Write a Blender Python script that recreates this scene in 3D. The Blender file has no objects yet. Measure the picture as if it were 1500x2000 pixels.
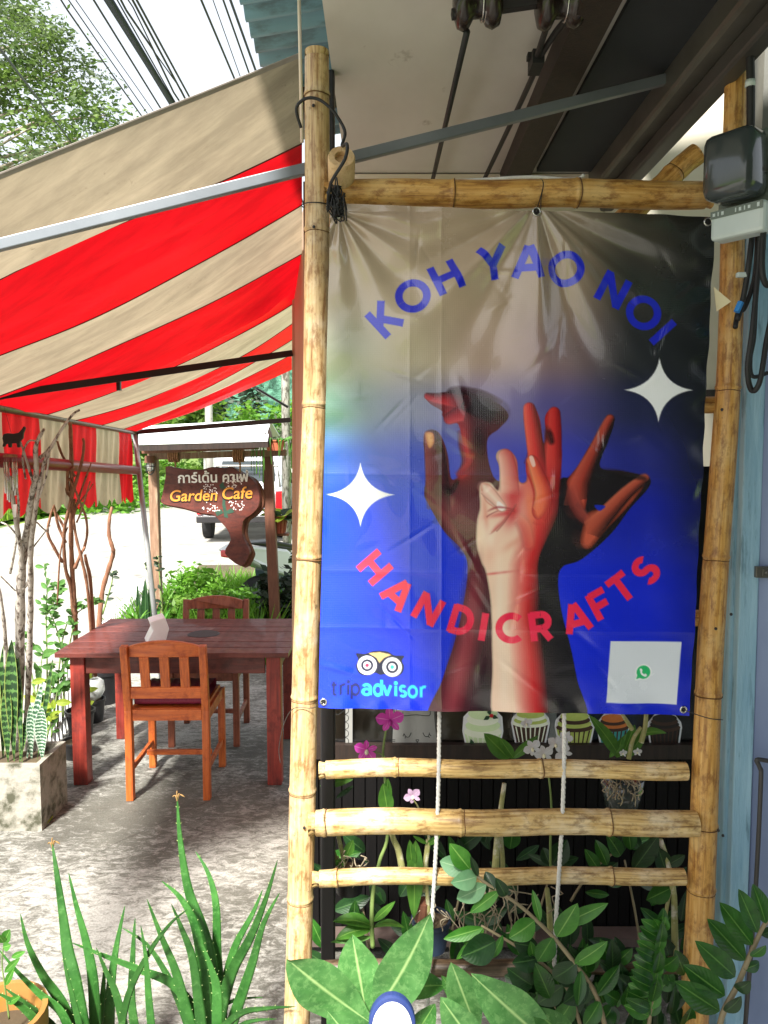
import bpy, math, random
import numpy as np
from mathutils import Vector, Matrix

random.seed(7)
rng = np.random.default_rng(7)
SC = bpy.context.scene
COL = SC.collection
PI = math.pi

# ------------------------------------------------------------------ camera
F = 1502.0                       # focal length in pixels of the 1500 x 2000 photograph
EYE = Vector((0.0, 0.0, 1.75))
PITCH = math.radians(4.5)
cam_d = bpy.data.cameras.new('camera')
cam_d.sensor_fit = 'VERTICAL'
cam_d.sensor_height = 24.0
cam_d.lens = 24.0 * F / 2000.0
cam_d.clip_start = 0.02
cam_d.clip_end = 2000.0
cam = bpy.data.objects.new('camera', cam_d)
COL.objects.link(cam)
cam.location = EYE
cam.rotation_euler = (PI / 2 - PITCH, 0, 0)
SC.camera = cam
CR = Matrix.Rotation(PI / 2 - PITCH, 3, 'X')

# ------------------------------------------------------------------ sky, sun, exposure
TOSUN = Vector((-0.27, -1.0, 1.18)).normalized()
world = bpy.data.worlds.new('World')
SC.world = world
world.use_nodes = True
wn = world.node_tree
wn.nodes.clear()
sky = wn.nodes.new('ShaderNodeTexSky')
sky.sky_type = 'NISHITA'
sky.sun_disc = False
sky.sun_elevation = math.asin(TOSUN.z)
sky.sun_rotation = math.atan2(TOSUN.x, TOSUN.y)
sky.air_density = 1.0
sky.dust_density = 4.0
sky.ozone_density = 1.0
mixw = wn.nodes.new('ShaderNodeMixRGB')          # thin bright tropical cloud over the whole sky
mixw.inputs[0].default_value = 0.62
mixw.inputs[2].default_value = (8.6, 8.9, 9.2, 1)
bgn = wn.nodes.new('ShaderNodeBackground')
bgn.inputs['Strength'].default_value = 0.066
wo = wn.nodes.new('ShaderNodeOutputWorld')
wn.links.new(sky.outputs[0], mixw.inputs[1])
wn.links.new(mixw.outputs[0], bgn.inputs[0])
wn.links.new(bgn.outputs[0], wo.inputs[0])

sun_d = bpy.data.lights.new('sun', 'SUN')
sun_d.energy = 4.9
sun_d.angle = math.radians(7.0)
sun_d.color = (1.0, 0.96, 0.90)
sun = bpy.data.objects.new('sun', sun_d)
COL.objects.link(sun)
sun.rotation_euler = (-TOSUN).to_track_quat('-Z', 'Y').to_euler()
sun.location = (-4, -8, 12)

SC.view_settings.view_transform = 'Standard'
SC.view_settings.look = 'None'
SC.view_settings.gamma = 1.0
SC.view_settings.use_curve_mapping = False
SC.view_settings.exposure = 1.5
SC.cycles.max_bounces = 10
SC.cycles.diffuse_bounces = 5
SC.cycles.transparent_max_bounces = 12

# ------------------------------------------------------------------ helpers
def ray(px, py):
    return CR @ Vector(((px - 750.0) / F, -(py - 1000.0) / F, -1.0))

def at(px, py, Y):
    """point of the place seen at photo pixel px, py on the upright plane at distance Y"""
    d = ray(px, py)
    return EYE + d * (Y / d.y)

def gz(px, py, z):
    """point seen at px, py on the level plane of height z"""
    d = ray(px, py)
    return EYE + d * ((z - EYE.z) / d.z)

def lin(c):
    out = []
    for v in c[:3]:
        v = v / 255.0
        out.append(v / 12.92 if v <= 0.04045 else ((v + 0.055) / 1.055) ** 2.4)
    return (out[0], out[1], out[2], 1.0)

WL = {}                                   # world location of every object, by name

def empty(name, loc, label=None, cat=None, group=None, kind=None):
    o = bpy.data.objects.new(name, None)
    o.empty_display_size = 0.05
    COL.objects.link(o)
    o.location = loc
    WL[o.name] = Vector(loc)
    return tag(o, label, cat, group, kind)

def tag(o, label=None, cat=None, group=None, kind=None):
    if label: o['label'] = label
    if cat: o['category'] = cat
    if group: o['group'] = group
    if kind: o['kind'] = kind
    return o

class MB:
    """collects simple shapes in world coordinates and links them as one mesh object"""
    def __init__(s):
        s.v = []; s.f = []; s.uv = []; s.mi = []; s.m = 0
    def add(s, vs, fs, uvs=None):
        b = len(s.v)
        s.v.extend([tuple(p) for p in vs])
        for k, f in enumerate(fs):
            s.f.append(tuple(i + b for i in f))
            s.mi.append(s.m)
            s.uv.append(uvs[k] if uvs else [(0.5, 0.5)] * len(f))
        return s
    def box(s, c, size, R=None):
        c = Vector(c); hx, hy, hz = size[0] / 2, size[1] / 2, size[2] / 2
        vs = []
        for z in (-hz, hz):
            for x, y in ((-hx, -hy), (hx, -hy), (hx, hy), (-hx, hy)):
                p = Vector((x, y, z))
                if R is not None: p = R @ p
                vs.append(c + p)
        fs = [(3, 2, 1, 0), (4, 5, 6, 7), (0, 1, 5, 4), (1, 2, 6, 5), (2, 3, 7, 6), (3, 0, 4, 7)]
        return s.add(vs, fs, [[(0, 0), (1, 0), (1, 1), (0, 1)]] * 6)
    def bar(s, a, b, w, h, up=(0, 0, 1)):
        """square bar from a to b, w wide and h high"""
        a = Vector(a); b = Vector(b); d = (b - a)
        L = d.length; d.normalize()
        u = Vector(up); x = d.cross(u)
        if x.length < 1e-4: x = d.cross(Vector((1, 0, 0)))
        x.normalize(); z = x.cross(d).normalized()
        R = Matrix((x, d, z)).transposed()
        return s.box((a + b) / 2, (w, L, h), R)
    def tube(s, pts, rad, n=8, cap=True):
        pts = [Vector(p) for p in pts]
        m = len(pts)
        if not hasattr(rad, '__len__'): rad = [rad] * m
        t0 = (pts[1] - pts[0]).normalized()
        ref = Vector((0, 0, 1)) if abs(t0.z) < 0.9 else Vector((0, 1, 0))
        x = t0.cross(ref).normalized()
        vs = []; L = [0.0]
        for i in range(m):
            t = (pts[min(i + 1, m - 1)] - pts[max(i - 1, 0)])
            t = t.normalized() if t.length > 1e-9 else t0
            x = (x - t * x.dot(t))
            x = x.normalized() if x.length > 1e-6 else t.orthogonal().normalized()
            y = t.cross(x)
            for k in range(n):
                a = 2 * PI * k / n
                vs.append(pts[i] + (x * math.cos(a) + y * math.sin(a)) * rad[i])
            if i: L.append(L[-1] + (pts[i] - pts[i - 1]).length)
        fs = []; uv = []
        for i in range(m - 1):
            for k in range(n):
                k2 = (k + 1) % n
                fs.append((i * n + k, i * n + k2, (i + 1) * n + k2, (i + 1) * n + k))
                uv.append([(k / n, L[i]), ((k + 1) / n, L[i]), ((k + 1) / n, L[i + 1]), (k / n, L[i + 1])])
        if cap:
            fs.append(tuple(range(n - 1, -1, -1))); uv.append([(0.5, 0)] * n)
            fs.append(tuple((m - 1) * n + k for k in range(n))); uv.append([(0.5, L[-1])] * n)
        return s.add(vs, fs, uv)
    def lathe(s, prof, c, n=20, ax=(0, 0, 1)):
        """profile [(r, h), ...] turned about axis ax through c"""
        c = Vector(c); ax = Vector(ax).normalized(); x = ax.orthogonal().normalized(); y = ax.cross(x)
        vs = []; fs = []; uv = []
        for r, h in prof:
            for k in range(n):
                a = 2 * PI * k / n
                vs.append(c + ax * h + (x * math.cos(a) + y * math.sin(a)) * r)
        for i in range(len(prof) - 1):
            for k in range(n):
                k2 = (k + 1) % n
                fs.append((i * n + k, i * n + k2, (i + 1) * n + k2, (i + 1) * n + k))
                uv.append([(k / n, prof[i][1]), ((k + 1) / n, prof[i][1]), ((k + 1) / n, prof[i + 1][1]), (k / n, prof[i + 1][1])])
        return s.add(vs, fs, uv)
    def ball(s, c, r, n=10, m=6, sc=(1, 1, 1)):
        c = Vector(c); vs = []; fs = []
        for i in range(m + 1):
            th = PI * i / m
            for k in range(n):
                a = 2 * PI * k / n
                vs.append(c + Vector((r * sc[0] * math.sin(th) * math.cos(a), r * sc[1] * math.sin(th) * math.sin(a), r * sc[2] * math.cos(th))))
        for i in range(m):
            for k in range(n):
                k2 = (k + 1) % n
                fs.append((i * n + k, (i + 1) * n + k, (i + 1) * n + k2, i * n + k2))
        return s.add(vs, fs)
    def prism(s, poly, off):
        """closed outline of world points pushed along off"""
        poly = [Vector(p) for p in poly]; off = Vector(off); n = len(poly)
        vs = poly + [p + off for p in poly]
        fs = [tuple(range(n - 1, -1, -1)), tuple(range(n, 2 * n))]
        fs += [(i, (i + 1) % n, n + (i + 1) % n, n + i) for i in range(n)]
        return s.add(vs, fs)
    def sheet(s, rows):
        """grid of world points rows[i][j]"""
        m = len(rows); n = len(rows[0]); vs = [p for r in rows for p in r]
        fs = []; uv = []
        for i in range(m - 1):
            for j in range(n - 1):
                fs.append((i * n + j, i * n + j + 1, (i + 1) * n + j + 1, (i + 1) * n + j))
                uv.append([(j / (n - 1), i / (m - 1)), ((j + 1) / (n - 1), i / (m - 1)), ((j + 1) / (n - 1), (i + 1) / (m - 1)), (j / (n - 1), (i + 1) / (m - 1))])
        return s.add(vs, fs, uv)
    def build(s, name, mat, parent=None, origin=None, smooth=False, bevel=0.0, auto=None, solid=0.0):
        arr = np.array(s.v, dtype=float)
        if origin is None:
            lo = arr.min(0); hi = arr.max(0)
            origin = Vector(((lo[0] + hi[0]) / 2, (lo[1] + hi[1]) / 2, lo[2]))
        origin = Vector(origin)
        me = bpy.data.meshes.new(name)
        me.from_pydata((arr - np.array(origin)).tolist(), [], s.f)
        uvl = me.uv_layers.new(name='uv')
        uvl.data.foreach_set('uv', np.array([c for f in s.uv for c in f], dtype=float).ravel())
        if smooth: me.polygons.foreach_set('use_smooth', [True] * len(me.polygons))
        mats = mat if isinstance(mat, (list, tuple)) else [mat]
        for m in mats: me.materials.append(m)
        if len(mats) > 1: me.polygons.foreach_set('material_index', s.mi)
        me.update()
        o = bpy.data.objects.new(name, me)
        COL.objects.link(o)
        if parent is not None:
            o.parent = parent
            o.location = origin - WL[parent.name]
        else:
            o.location = origin
        WL[o.name] = origin
        if bevel > 0:
            md = o.modifiers.new('edge', 'BEVEL'); md.width = bevel; md.segments = 2; md.limit_method = 'ANGLE'
        if solid:
            md = o.modifiers.new('thickness', 'SOLIDIFY'); md.thickness = solid; md.offset = 0
        if auto is not None:
            sharp = [False] * len(me.edges)
            me.set_sharp_from_angle(angle=math.radians(auto))
        return o

def copy_tree(o, parent=None):
    c = o.copy(); COL.objects.link(c)
    if parent is not None: c.parent = parent
    WL[c.name] = WL.get(o.name, Vector(o.location)).copy()
    for ch in list(o.children): copy_tree(ch, c)
    return c

def smooth_path(pts, k=4):
    """Catmull-Rom through pts"""
    P = [Vector(p) for p in pts]
    if len(P) < 3: return P
    out = []
    for i in range(len(P) - 1):
        p0 = P[max(i - 1, 0)]; p1 = P[i]; p2 = P[i + 1]; p3 = P[min(i + 2, len(P) - 1)]
        for j in range(k):
            t = j / k
            out.append(0.5 * ((2 * p1) + (p2 - p0) * t + (2 * p0 - 5 * p1 + 4 * p2 - p3) * t * t + (3 * p1 - p0 - 3 * p2 + p3) * t ** 3))
    out.append(P[-1])
    return out

def lerp(a, b, t): return a + (b - a) * t
def rad_lerp(r0, r1, n): return [r0 + (r1 - r0) * i / (n - 1) for i in range(n)]

# ------------------------------------------------------------------ materials
def new_mat(name):
    m = bpy.data.materials.new(name); m.use_nodes = True
    nt = m.node_tree; nt.nodes.clear()
    return m, nt, nt.nodes, nt.links

def noise_node(nt, vec, scale, detail=5, rough=0.6, dist=0.0):
    n = nt.nodes.new('ShaderNodeTexNoise')
    n.inputs['Scale'].default_value = scale; n.inputs['Detail'].default_value = detail
    n.inputs['Roughness'].default_value = rough; n.inputs['Distortion'].default_value = dist
    nt.links.new(vec, n.inputs['Vector'])
    return n.outputs['Fac']

def ramp_node(nt, fac, stops):
    r = nt.nodes.new('ShaderNodeValToRGB')
    e = r.color_ramp.elements
    while len(e) < len(stops): e.new(0.5)
    for k, (p, c) in enumerate(stops):
        e[k].position = p; e[k].color = c
    nt.links.new(fac, r.inputs[0])
    return r.outputs[0]

def mapped(nt, coord, stretch):
    tc = nt.nodes.new('ShaderNodeTexCoord'); mp = nt.nodes.new('ShaderNodeMapping')
    mp.inputs['Scale'].default_value = stretch
    nt.links.new(tc.outputs[coord], mp.inputs[0])
    return mp.outputs[0]

def mixc(nt, fac, a, b, mode='MIX'):
    m = nt.nodes.new('ShaderNodeMixRGB'); m.blend_type = mode
    for sock, v in ((m.inputs[0], fac), (m.inputs[1], a), (m.inputs[2], b)):
        if isinstance(v, (int, float)): sock.default_value = v
        elif isinstance(v, tuple): sock.default_value = v
        else: nt.links.new(v, sock)
    return m.outputs[0]

def math_n(nt, op, a, b=0.0, clamp=False):
    m = nt.nodes.new('ShaderNodeMath'); m.operation = op; m.use_clamp = clamp
    for sock, v in ((m.inputs[0], a), (m.inputs[1], b)):
        if isinstance(v, (int, float)): sock.default_value = v
        else: nt.links.new(v, sock)
    return m.outputs[0]

def vary(nt, col, amt):
    oi = nt.nodes.new('ShaderNodeObjectInfo')
    hs = nt.nodes.new('ShaderNodeHueSaturation')
    v = math_n(nt, 'MULTIPLY_ADD', oi.outputs['Random'], 2 * amt)
    nt.nodes[-1].inputs[2].default_value = 1 - amt
    nt.links.new(v, hs.inputs['Value'])
    nt.links.new(col, hs.inputs['Color'])
    return hs.outputs[0]

def finish(nt, col, rough=0.6, metal=0.0, spec=0.5, bump=None, bump_s=0.3, bump_d=0.01, transl=0.0, coat=0.0, rough_in=None, alpha=None, trans=0.0, tcol=None):
    b = nt.nodes.new('ShaderNodeBsdfPrincipled')
    if isinstance(col, tuple): b.inputs['Base Color'].default_value = col
    else: nt.links.new(col, b.inputs['Base Color'])
    b.inputs['Roughness'].default_value = rough
    if rough_in is not None: nt.links.new(rough_in, b.inputs['Roughness'])
    b.inputs['Metallic'].default_value = metal
    b.inputs['Specular IOR Level'].default_value = spec
    b.inputs['Coat Weight'].default_value = coat
    b.inputs['Transmission Weight'].default_value = trans
    if bump is not None:
        bn = nt.nodes.new('ShaderNodeBump')
        bn.inputs['Strength'].default_value = bump_s; bn.inputs['Distance'].default_value = bump_d
        nt.links.new(bump, bn.inputs['Height']); nt.links.new(bn.outputs[0], b.inputs['Normal'])
    out = nt.nodes.new('ShaderNodeOutputMaterial')
    sh = b.outputs[0]
    if transl > 0:
        t = nt.nodes.new('ShaderNodeBsdfTranslucent')
        src = tcol if tcol is not None else col
        if isinstance(src, tuple): t.inputs[0].default_value = src
        else: nt.links.new(src, t.inputs[0])
        mx = nt.nodes.new('ShaderNodeMixShader'); mx.inputs[0].default_value = transl
        nt.links.new(sh, mx.inputs[1]); nt.links.new(t.outputs[0], mx.inputs[2]); sh = mx.outputs[0]
    nt.links.new(sh, out.inputs[0])

def M(name, c1, c2=None, rough=0.6, scale=6.0, stretch=(1, 1, 1), coord='Object', bump=0.0, metal=0.0, spec=0.5,
      transl=0.0, detail=5, lo=0.35, hi=0.65, c3=None, s3=3.0, lo3=0.55, hi3=0.7, coat=0.0, rv=0.06, bd=0.01):
    """worn surface: noise between c1 and c2, patches of c3, fine relief"""
    m, nt, N, L = new_mat(name)
    v = mapped(nt, coord, stretch)
    n1 = noise_node(nt, v, scale, detail)
    col = ramp_node(nt, n1, [(lo, lin(c1)), (hi, lin(c2 or c1))])
    if c3 is not None:
        n3 = noise_node(nt, v, s3, 7, 0.65)
        f3 = ramp_node(nt, n3, [(lo3, (0, 0, 0, 1)), (hi3, (1, 1, 1, 1))])
        col = mixc(nt, f3, col, lin(c3))
    if rv: col = vary(nt, col, rv)
    bh = noise_node(nt, v, scale * 4, 4) if bump else None
    finish(nt, col, rough, metal, spec, bh, bump, bd, transl, coat)
    return m

def leaf_mat(name, dark, light, rib=None, vein=14.0, mottled=0.0, mot_col=None, rough=0.35, transl=0.3, rv=0.14):
    m, nt, N, L = new_mat(name)
    uvn = N.new('ShaderNodeTexCoord'); sp = N.new('ShaderNodeSeparateXYZ')
    L.new(uvn.outputs['UV'], sp.inputs[0])
    a = math_n(nt, 'ABSOLUTE', math_n(nt, 'SUBTRACT', sp.outputs[0], 0.5))
    obj = uvn.outputs['Object']
    n = noise_node(nt, obj, 22, 4)
    col = ramp_node(nt, n, [(0.3, lin(dark)), (0.7, lin(light))])
    if mottled > 0:
        n2 = noise_node(nt, obj, 58, 8, 0.75, 0.4)
        f = ramp_node(nt, n2, [(0.62 - 0.3 * mottled, (0, 0, 0, 1)), (0.66 - 0.2 * mottled, (1, 1, 1, 1))])
        col = mixc(nt, math_n(nt, 'MULTIPLY', f, 0.5), col, lin(mot_col))
    # side veins run forward from the midrib
    w = math_n(nt, 'SINE', math_n(nt, 'MULTIPLY', math_n(nt, 'SUBTRACT', sp.outputs[1], math_n(nt, 'MULTIPLY', a, 0.55)), vein * 2 * PI))
    wv = math_n(nt, 'MULTIPLY', math_n(nt, 'SUBTRACT', w, 0.8, True), 2.0)
    col = mixc(nt, math_n(nt, 'MULTIPLY', wv, 0.18), col, lin(light))
    if rib is not None:
        rf = math_n(nt, 'SUBTRACT', 1.0, math_n(nt, 'MULTIPLY', a, 22.0), True)
        col = mixc(nt, rf, col, lin(rib))
    bs = noise_node(nt, obj, 60, 5, 0.7)
    bf = ramp_node(nt, bs, [(0.68, (0, 0, 0, 1)), (0.74, (1, 1, 1, 1))])
    col = mixc(nt, math_n(nt, 'MULTIPLY', bf, 0.5), col, lin((120, 104, 52)))
    col = vary(nt, col, rv)
    rgh = ramp_node(nt, n, [(0.3, (rough,) * 3 + (1,)), (0.7, (rough + 0.25,) * 3 + (1,))])
    finish(nt, col, rough, 0, 0.5, w, 0.07, 0.004, transl, 0, rgh)
    return m

def bamboo_mat(name, c1, c2, c3, pale):
    m, nt, N, L = new_mat(name)
    uv = mapped(nt, 'UV', (9, 2.2, 1)); ob = mapped(nt, 'Object', (1, 1, 1))
    streak = noise_node(nt, uv, 3.0, 6, 0.6)
    col = ramp_node(nt, streak, [(0.3, lin(c3)), (0.48, lin(c1)), (0.72, lin(c2))])
    patch = noise_node(nt, ob, 9, 7, 0.65)
    pf = ramp_node(nt, patch, [(0.5, (0, 0, 0, 1)), (0.66, (1, 1, 1, 1))])
    col = mixc(nt, math_n(nt, 'MULTIPLY', pf, 0.45), col, lin(pale))
    dk = noise_node(nt, mapped(nt, 'UV', (4, 9, 1)), 2.2, 8, 0.72)
    dkf = ramp_node(nt, dk, [(0.49, (0, 0, 0, 1)), (0.62, (1, 1, 1, 1))])
    col = mixc(nt, math_n(nt, 'MULTIPLY', dkf, 0.75), col, lin(c3))
    spots = noise_node(nt, ob, 34, 6, 0.7)
    sf = ramp_node(nt, spots, [(0.62, (0, 0, 0, 1)), (0.72, (1, 1, 1, 1))])
    col = mixc(nt, math_n(nt, 'MULTIPLY', sf, 0.7), col, lin((66, 42, 20)))
    col = vary(nt, col, 0.07)
    rr = ramp_node(nt, patch, [(0.3, (0.28,) * 3 + (1,)), (0.7, (0.55,) * 3 + (1,))])
    finish(nt, col, 0.4, 0, 0.5, streak, 0.25, 0.004, 0, 0, rr)
    return m

# ------------------------------------------------------------------ ground, road, verge, hill
m_floor, nt, N, L = new_mat('worn_concrete')
v = mapped(nt, 'Object', (1, 1, 1))
col = ramp_node(nt, noise_node(nt, v, 2.2, 8, 0.7), [(0.3, lin((78, 77, 70))), (0.7, lin((116, 115, 106)))])
dust = noise_node(nt, mapped(nt, 'Object', (3.4, 6.5, 1)), 4.6, 12, 0.82, 0.8)
big = noise_node(nt, v, 0.9, 3)
df = ramp_node(nt, math_n(nt, 'ADD', dust, math_n(nt, 'MULTIPLY', math_n(nt, 'SUBTRACT', big, 0.5), 0.6)), [(0.46, (0, 0, 0, 1)), (0.6, (1, 1, 1, 1))])
col = mixc(nt, math_n(nt, 'MULTIPLY', df, 0.72), col, lin((192, 191, 184)))
st = ramp_node(nt, noise_node(nt, mapped(nt, 'Object', (3, 7, 1)), 6, 8, 0.7), [(0.56, (0, 0, 0, 1)), (0.68, (1, 1, 1, 1))])
col = mixc(nt, math_n(nt, 'MULTIPLY', st, 0.5), col, lin((66, 60, 52)))
crk = N.new('ShaderNodeTexVoronoi'); crk.feature = 'DISTANCE_TO_EDGE'; crk.inputs['Scale'].default_value = 0.9
warp = mixc(nt, 0.12, v, noise_node(nt, v, 5, 5)); L.new(warp, crk.inputs['Vector'])
col = mixc(nt, math_n(nt, 'MULTIPLY', math_n(nt, 'LESS_THAN', crk.outputs['Distance'], 0.003), 0.4), col, lin((58, 54, 48)))
grit = noise_node(nt, v, 120, 4, 0.7)
col = mixc(nt, 0.5, col, ramp_node(nt, grit, [(0.35, (0.3, 0.29, 0.27, 1)), (0.65, (1, 1, 1, 1))]), 'MULTIPLY')
hgt = math_n(nt, 'ADD', dust, math_n(nt, 'MULTIPLY', grit, 0.5))
finish(nt, col, 0.75, 0, 0.4, hgt, 0.5, 0.012)

m_road = M('pale_concrete', (138, 135, 128), (168, 165, 157), 0.85, 1.2, c3=(112, 108, 100), s3=2.5, bump=0.2)
m_soil = M('soil', (70, 58, 42), (96, 84, 60), 0.95, 3, bump=0.6)
m_grassland = M('grassland', (70, 100, 30), (110, 130, 48), 0.95, 0.6)
m_kerbred = M('red_kerb', (120, 62, 54), (150, 88, 76), 0.8, 9)

def facade(Y): return -0.113 * Y
# land in one sheet to the horizon
MB().sheet([[(x, y, -0.16) for x in (-700, -30, 60, 700)] for y in (-60, 60, 300, 900)]).build('ground', m_grassland, origin=(0, 0, -0.16))['kind'] = 'structure'
# road along the house, concrete
rd = MB()
rd.prism([(-1.8, -40, -0.06), (-7.6, -40, -0.06), (-12.0, 130, -0.06), (-1.6, 130, -0.06), (-1.3, 12.5, -0.06), (-2.85, 9, -0.06), (-1.85, 2.2, -0.06)], (0, 0, -0.09))
rd.build('road', m_road, origin=(-5, 20, -0.15))['kind'] = 'structure'
# joints of the road slabs
for k, yy in enumerate((6.5, 10.5, 14.5, 18.5, 23)):
    j = MB().box((-6.2, yy, -0.0585), (7.0, 0.02, 0.003))
    o = j.build('road_joint', M('joint_%d' % k, (120, 116, 108), None, 0.9), origin=(-6.2, yy, -0.06)); o['kind'] = 'structure'
# terrace slab under the awning
fl = MB()
fl.prism([(3.0, -3, 0), (3.0, 2.62, 0), (-0.20, 2.66, 0), (-0.70, 6.2, 0), (-2.42, 6.2, 0), (-1.98, 2.2, 0), (-1.95, -3, 0)], (0, 0, -0.10))
fl.build('floor', m_floor, origin=(0, 2, -0.1))['kind'] = 'structure'
MB().prism([(-0.7, 6.2, -0.03), (-0.9, 12, -0.03), (-2.9, 12, -0.03), (-2.42, 6.2, -0.03)], (0, 0, -0.1)).build('garden_soil', m_soil)['kind'] = 'structure'
kb = MB().box((-2.35, 8.3, 0.0), (1.0, 0.16, 0.14)); kb.build('garden_kerb', m_kerbred)['kind'] = 'structure'

# verge across the road and forested hill
MB().sheet([[(x, y, -0.05 + 0.10 * max(0, -x - 10)) for x in (-60, -30, -16, -9.6 - 0.026 * (y - 10))] for y in (5, 20, 40, 70, 130)]).build('verge', m_grassland, origin=(-20, 40, 0))['kind'] = 'structure'
m_hill = M('forested_hill', (38, 84, 62), (96, 150, 124), 0.95, 0.35, detail=8, lo=0.42, hi=0.6, bump=1.0, bd=2.0)
rows = []
for i in range(40):
    y = 150 + i * 6.0; r = []
    for j in range(90):
        x = -190 + j * 3.4
        t = i / 39
        h = 42 * math.sin(PI * min(1, t * 0.9 + 0.02)) * math.exp(-((x + 55) / 95) ** 2)
        h += 3.2 * math.sin(x * 0.21 + i) * math.sin(i * 0.8 + x * 0.05) + 2.2 * math.sin(x * 0.63 + i * 2.1) + rng.normal() * 1.4
        r.append((x, y, max(-1, h)))
    rows.append(r)
MB().sheet(rows).build('hill', m_hill, origin=(-40, 250, 0), smooth=False)['kind'] = 'structure'

# ------------------------------------------------------------------ shop building (recess wall, ceiling, roof)
WY = 2.60      # plane of the shop window
CZ = 2.66      # ceiling
m_ceil = M('painted_ceiling', (194, 190, 182), (208, 204, 196), 0.75, 3.0, stretch=(1, 0.6, 1), c3=(122, 108, 90), s3=9, lo3=0.62, hi3=0.75, rv=0)
m_cream = M('cream_wall_paint', (214, 206, 186), (226, 219, 200), 0.8, 3, c3=(180, 168, 142), s3=6, lo3=0.62, hi3=0.8, rv=0)
m_tan = M('tan_wall_paint', (170, 140, 114), (190, 162, 136), 0.7, 2, stretch=(1, 1, 0.3), rv=0)
m_darkwood = M('dark_wood', (30, 21, 16), (46, 33, 26), 0.55, 5, stretch=(12, 12, 1), bump=0.2)
m_darkboard = M('dark_cladding', (9, 8, 8), (15, 13, 13), 0.6, 4, stretch=(10, 10, 1), bump=0.1, spec=0.2)
m_darkgrey = M('dark_grey_sheet', (34, 38, 42), (44, 48, 52), 0.7, 2)
m_brownsteel = M('brown_painted_steel', (54, 52, 50), (66, 64, 62), 0.5, 4)
m_steel_dark = M('dark_painted_steel', (28, 26, 28), (38, 36, 38), 0.45, 6)
m_steel_grey = M('grey_steel', (92, 90, 84), (112, 110, 104), 0.4, 5, metal=0.5)
m_bluesheet = M('weathered_blue_sheet', (82, 124, 140), (104, 146, 160), 0.7, 2.0, stretch=(1, 3, 1), c3=(60, 78, 82), s3=5, lo3=0.5, hi3=0.7, rv=0.03)
m_bluewood = M('pale_blue_painted_wood', (128, 172, 196), (162, 200, 218), 0.55, 5, stretch=(6, 6, 0.7), c3=(92, 128, 146), s3=9, lo3=0.58, hi3=0.72, bump=0.3, rv=0.04)
m_bluedoor = M('grey_blue_door_paint', (112, 128, 162), (138, 154, 186), 0.6, 4, stretch=(1, 1, .3), c3=(84, 92, 112), s3=7, lo3=0.58, hi3=0.75, rv=0, bump=0.15)
m_greywall = M('grey_render', (96, 96, 90), (110, 110, 104), 0.85, 3, bump=0.2, rv=0)

shop = empty('shop_building', (0.4, WY, 0), 'shop front with dark plank cladding, sticker window and low beige ceiling', 'shop')
# dark plank cladding below the window, each plank its own
p0 = at(600, 1700, WY).x; p1 = 1.20; npl = 36; pw = (p1 - p0) / npl
pl = MB().box((0, 0, 0.345), (pw - 0.004, 0.02, 0.69))
first = pl.build('plank', m_darkboard, shop, origin=(0, 0, 0))
for k in range(npl):
    o = first if k == 0 else first.copy()
    if k: COL.objects.link(o); o.parent = shop
    o.location = Vector((p0 + (k + 0.5) * pw, WY + 0.02 + (0.004 if k % 2 else 0), 0.0)) - WL[shop.name]
w = MB()
w.box(((p0 + p1) / 2, WY + 0.10, 1.3), (p1 - p0, 0.10, 2.7)).build('wall', m_darkgrey, shop)
w = MB()     # upper cream wall over the window, taller where the roof is open
w.box((0.26, WY + 0.02, 2.305), (0.92, 0.05, 0.70)); w.box((0.955, WY + 0.02, 2.65), (0.46, 0.05, 1.9))
w.build('upper_wall', m_cream, shop)
w = MB().box((1.60, WY + 0.0, 1.9), (0.79, 0.12, 3.8)); w.build('side_wall_return', m_greywall, shop)
sw = MB()
a = Vector((-0.205, WY + 0.02, 0)); b = Vector((facade(3.80) - 0.010, 3.80, 0)); dn = Vector((0.05, 0.012, 0))
sw.prism([a, b, b + dn, a + dn], (0, 0, 2.75)).build('side_wall', m_tan, shop)
# window
gl0 = at(612, 1475, WY); gx0 = gl0.x; gx1 = 1.19
wn_o = MB()
for (x, z, sx, sz) in (((gx0 + gx1) / 2, 0.715, gx1 - gx0, 0.05), ((gx0 + gx1) / 2, 1.93, gx1 - gx0, 0.05)):
    wn_o.box((x, WY + 0.005, z), (sx, 0.05, sz))
for x in (gx0 + 0.02, gx1 - 0.02): wn_o.box((x, WY + 0.005, 1.32), (0.04, 0.046, 1.16))
wf = wn_o.build('window', m_darkwood, shop)
m_glass, nt, N, L = new_mat('dusty_window_glass')
gb = N.new('ShaderNodeBsdfGlossy'); gb.inputs['Roughness'].default_value = 0.08; gb.inputs[0].default_value = (0.9, 0.9, 0.9, 1)
tb = N.new('ShaderNodeBsdfTransparent'); tb.inputs[0].default_value = (0.86, 0.88, 0.88, 1)
fr = N.new('ShaderNodeFresnel'); fr.inputs[0].default_value = 1.5
mx = N.new('ShaderNodeMixShader'); ou = N.new('ShaderNodeOutputMaterial')
L.new(fr.outputs[0], mx.inputs[0]); L.new(tb.outputs[0], mx.inputs[1]); L.new(gb.outputs[0], mx.inputs[2]); L.new(mx.outputs[0], ou.inputs[0])
MB().box(((gx0 + gx1) / 2, WY + 0.01, 1.32), (gx1 - gx0 - 0.06, 0.004, 1.18)).build('pane', m_glass, wf)
m_brownpaper = M('brown_backing_board', (96, 80, 66), (128, 110, 94), 0.8, 5, c3=(76, 60, 48), s3=8)
m_whitecard = M('white_backing_card', (226, 228, 232), (236, 238, 240), 0.7, 4)
xa = at(1000, 1430, WY + .03).x; xb = at(1086, 1430, WY + .03).x
MB().box(((gx0 + xa) / 2, WY + 0.032, 1.1), (xa - gx0, 0.012, 0.72)).build('backing_board', m_brownpaper, wf)
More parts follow.
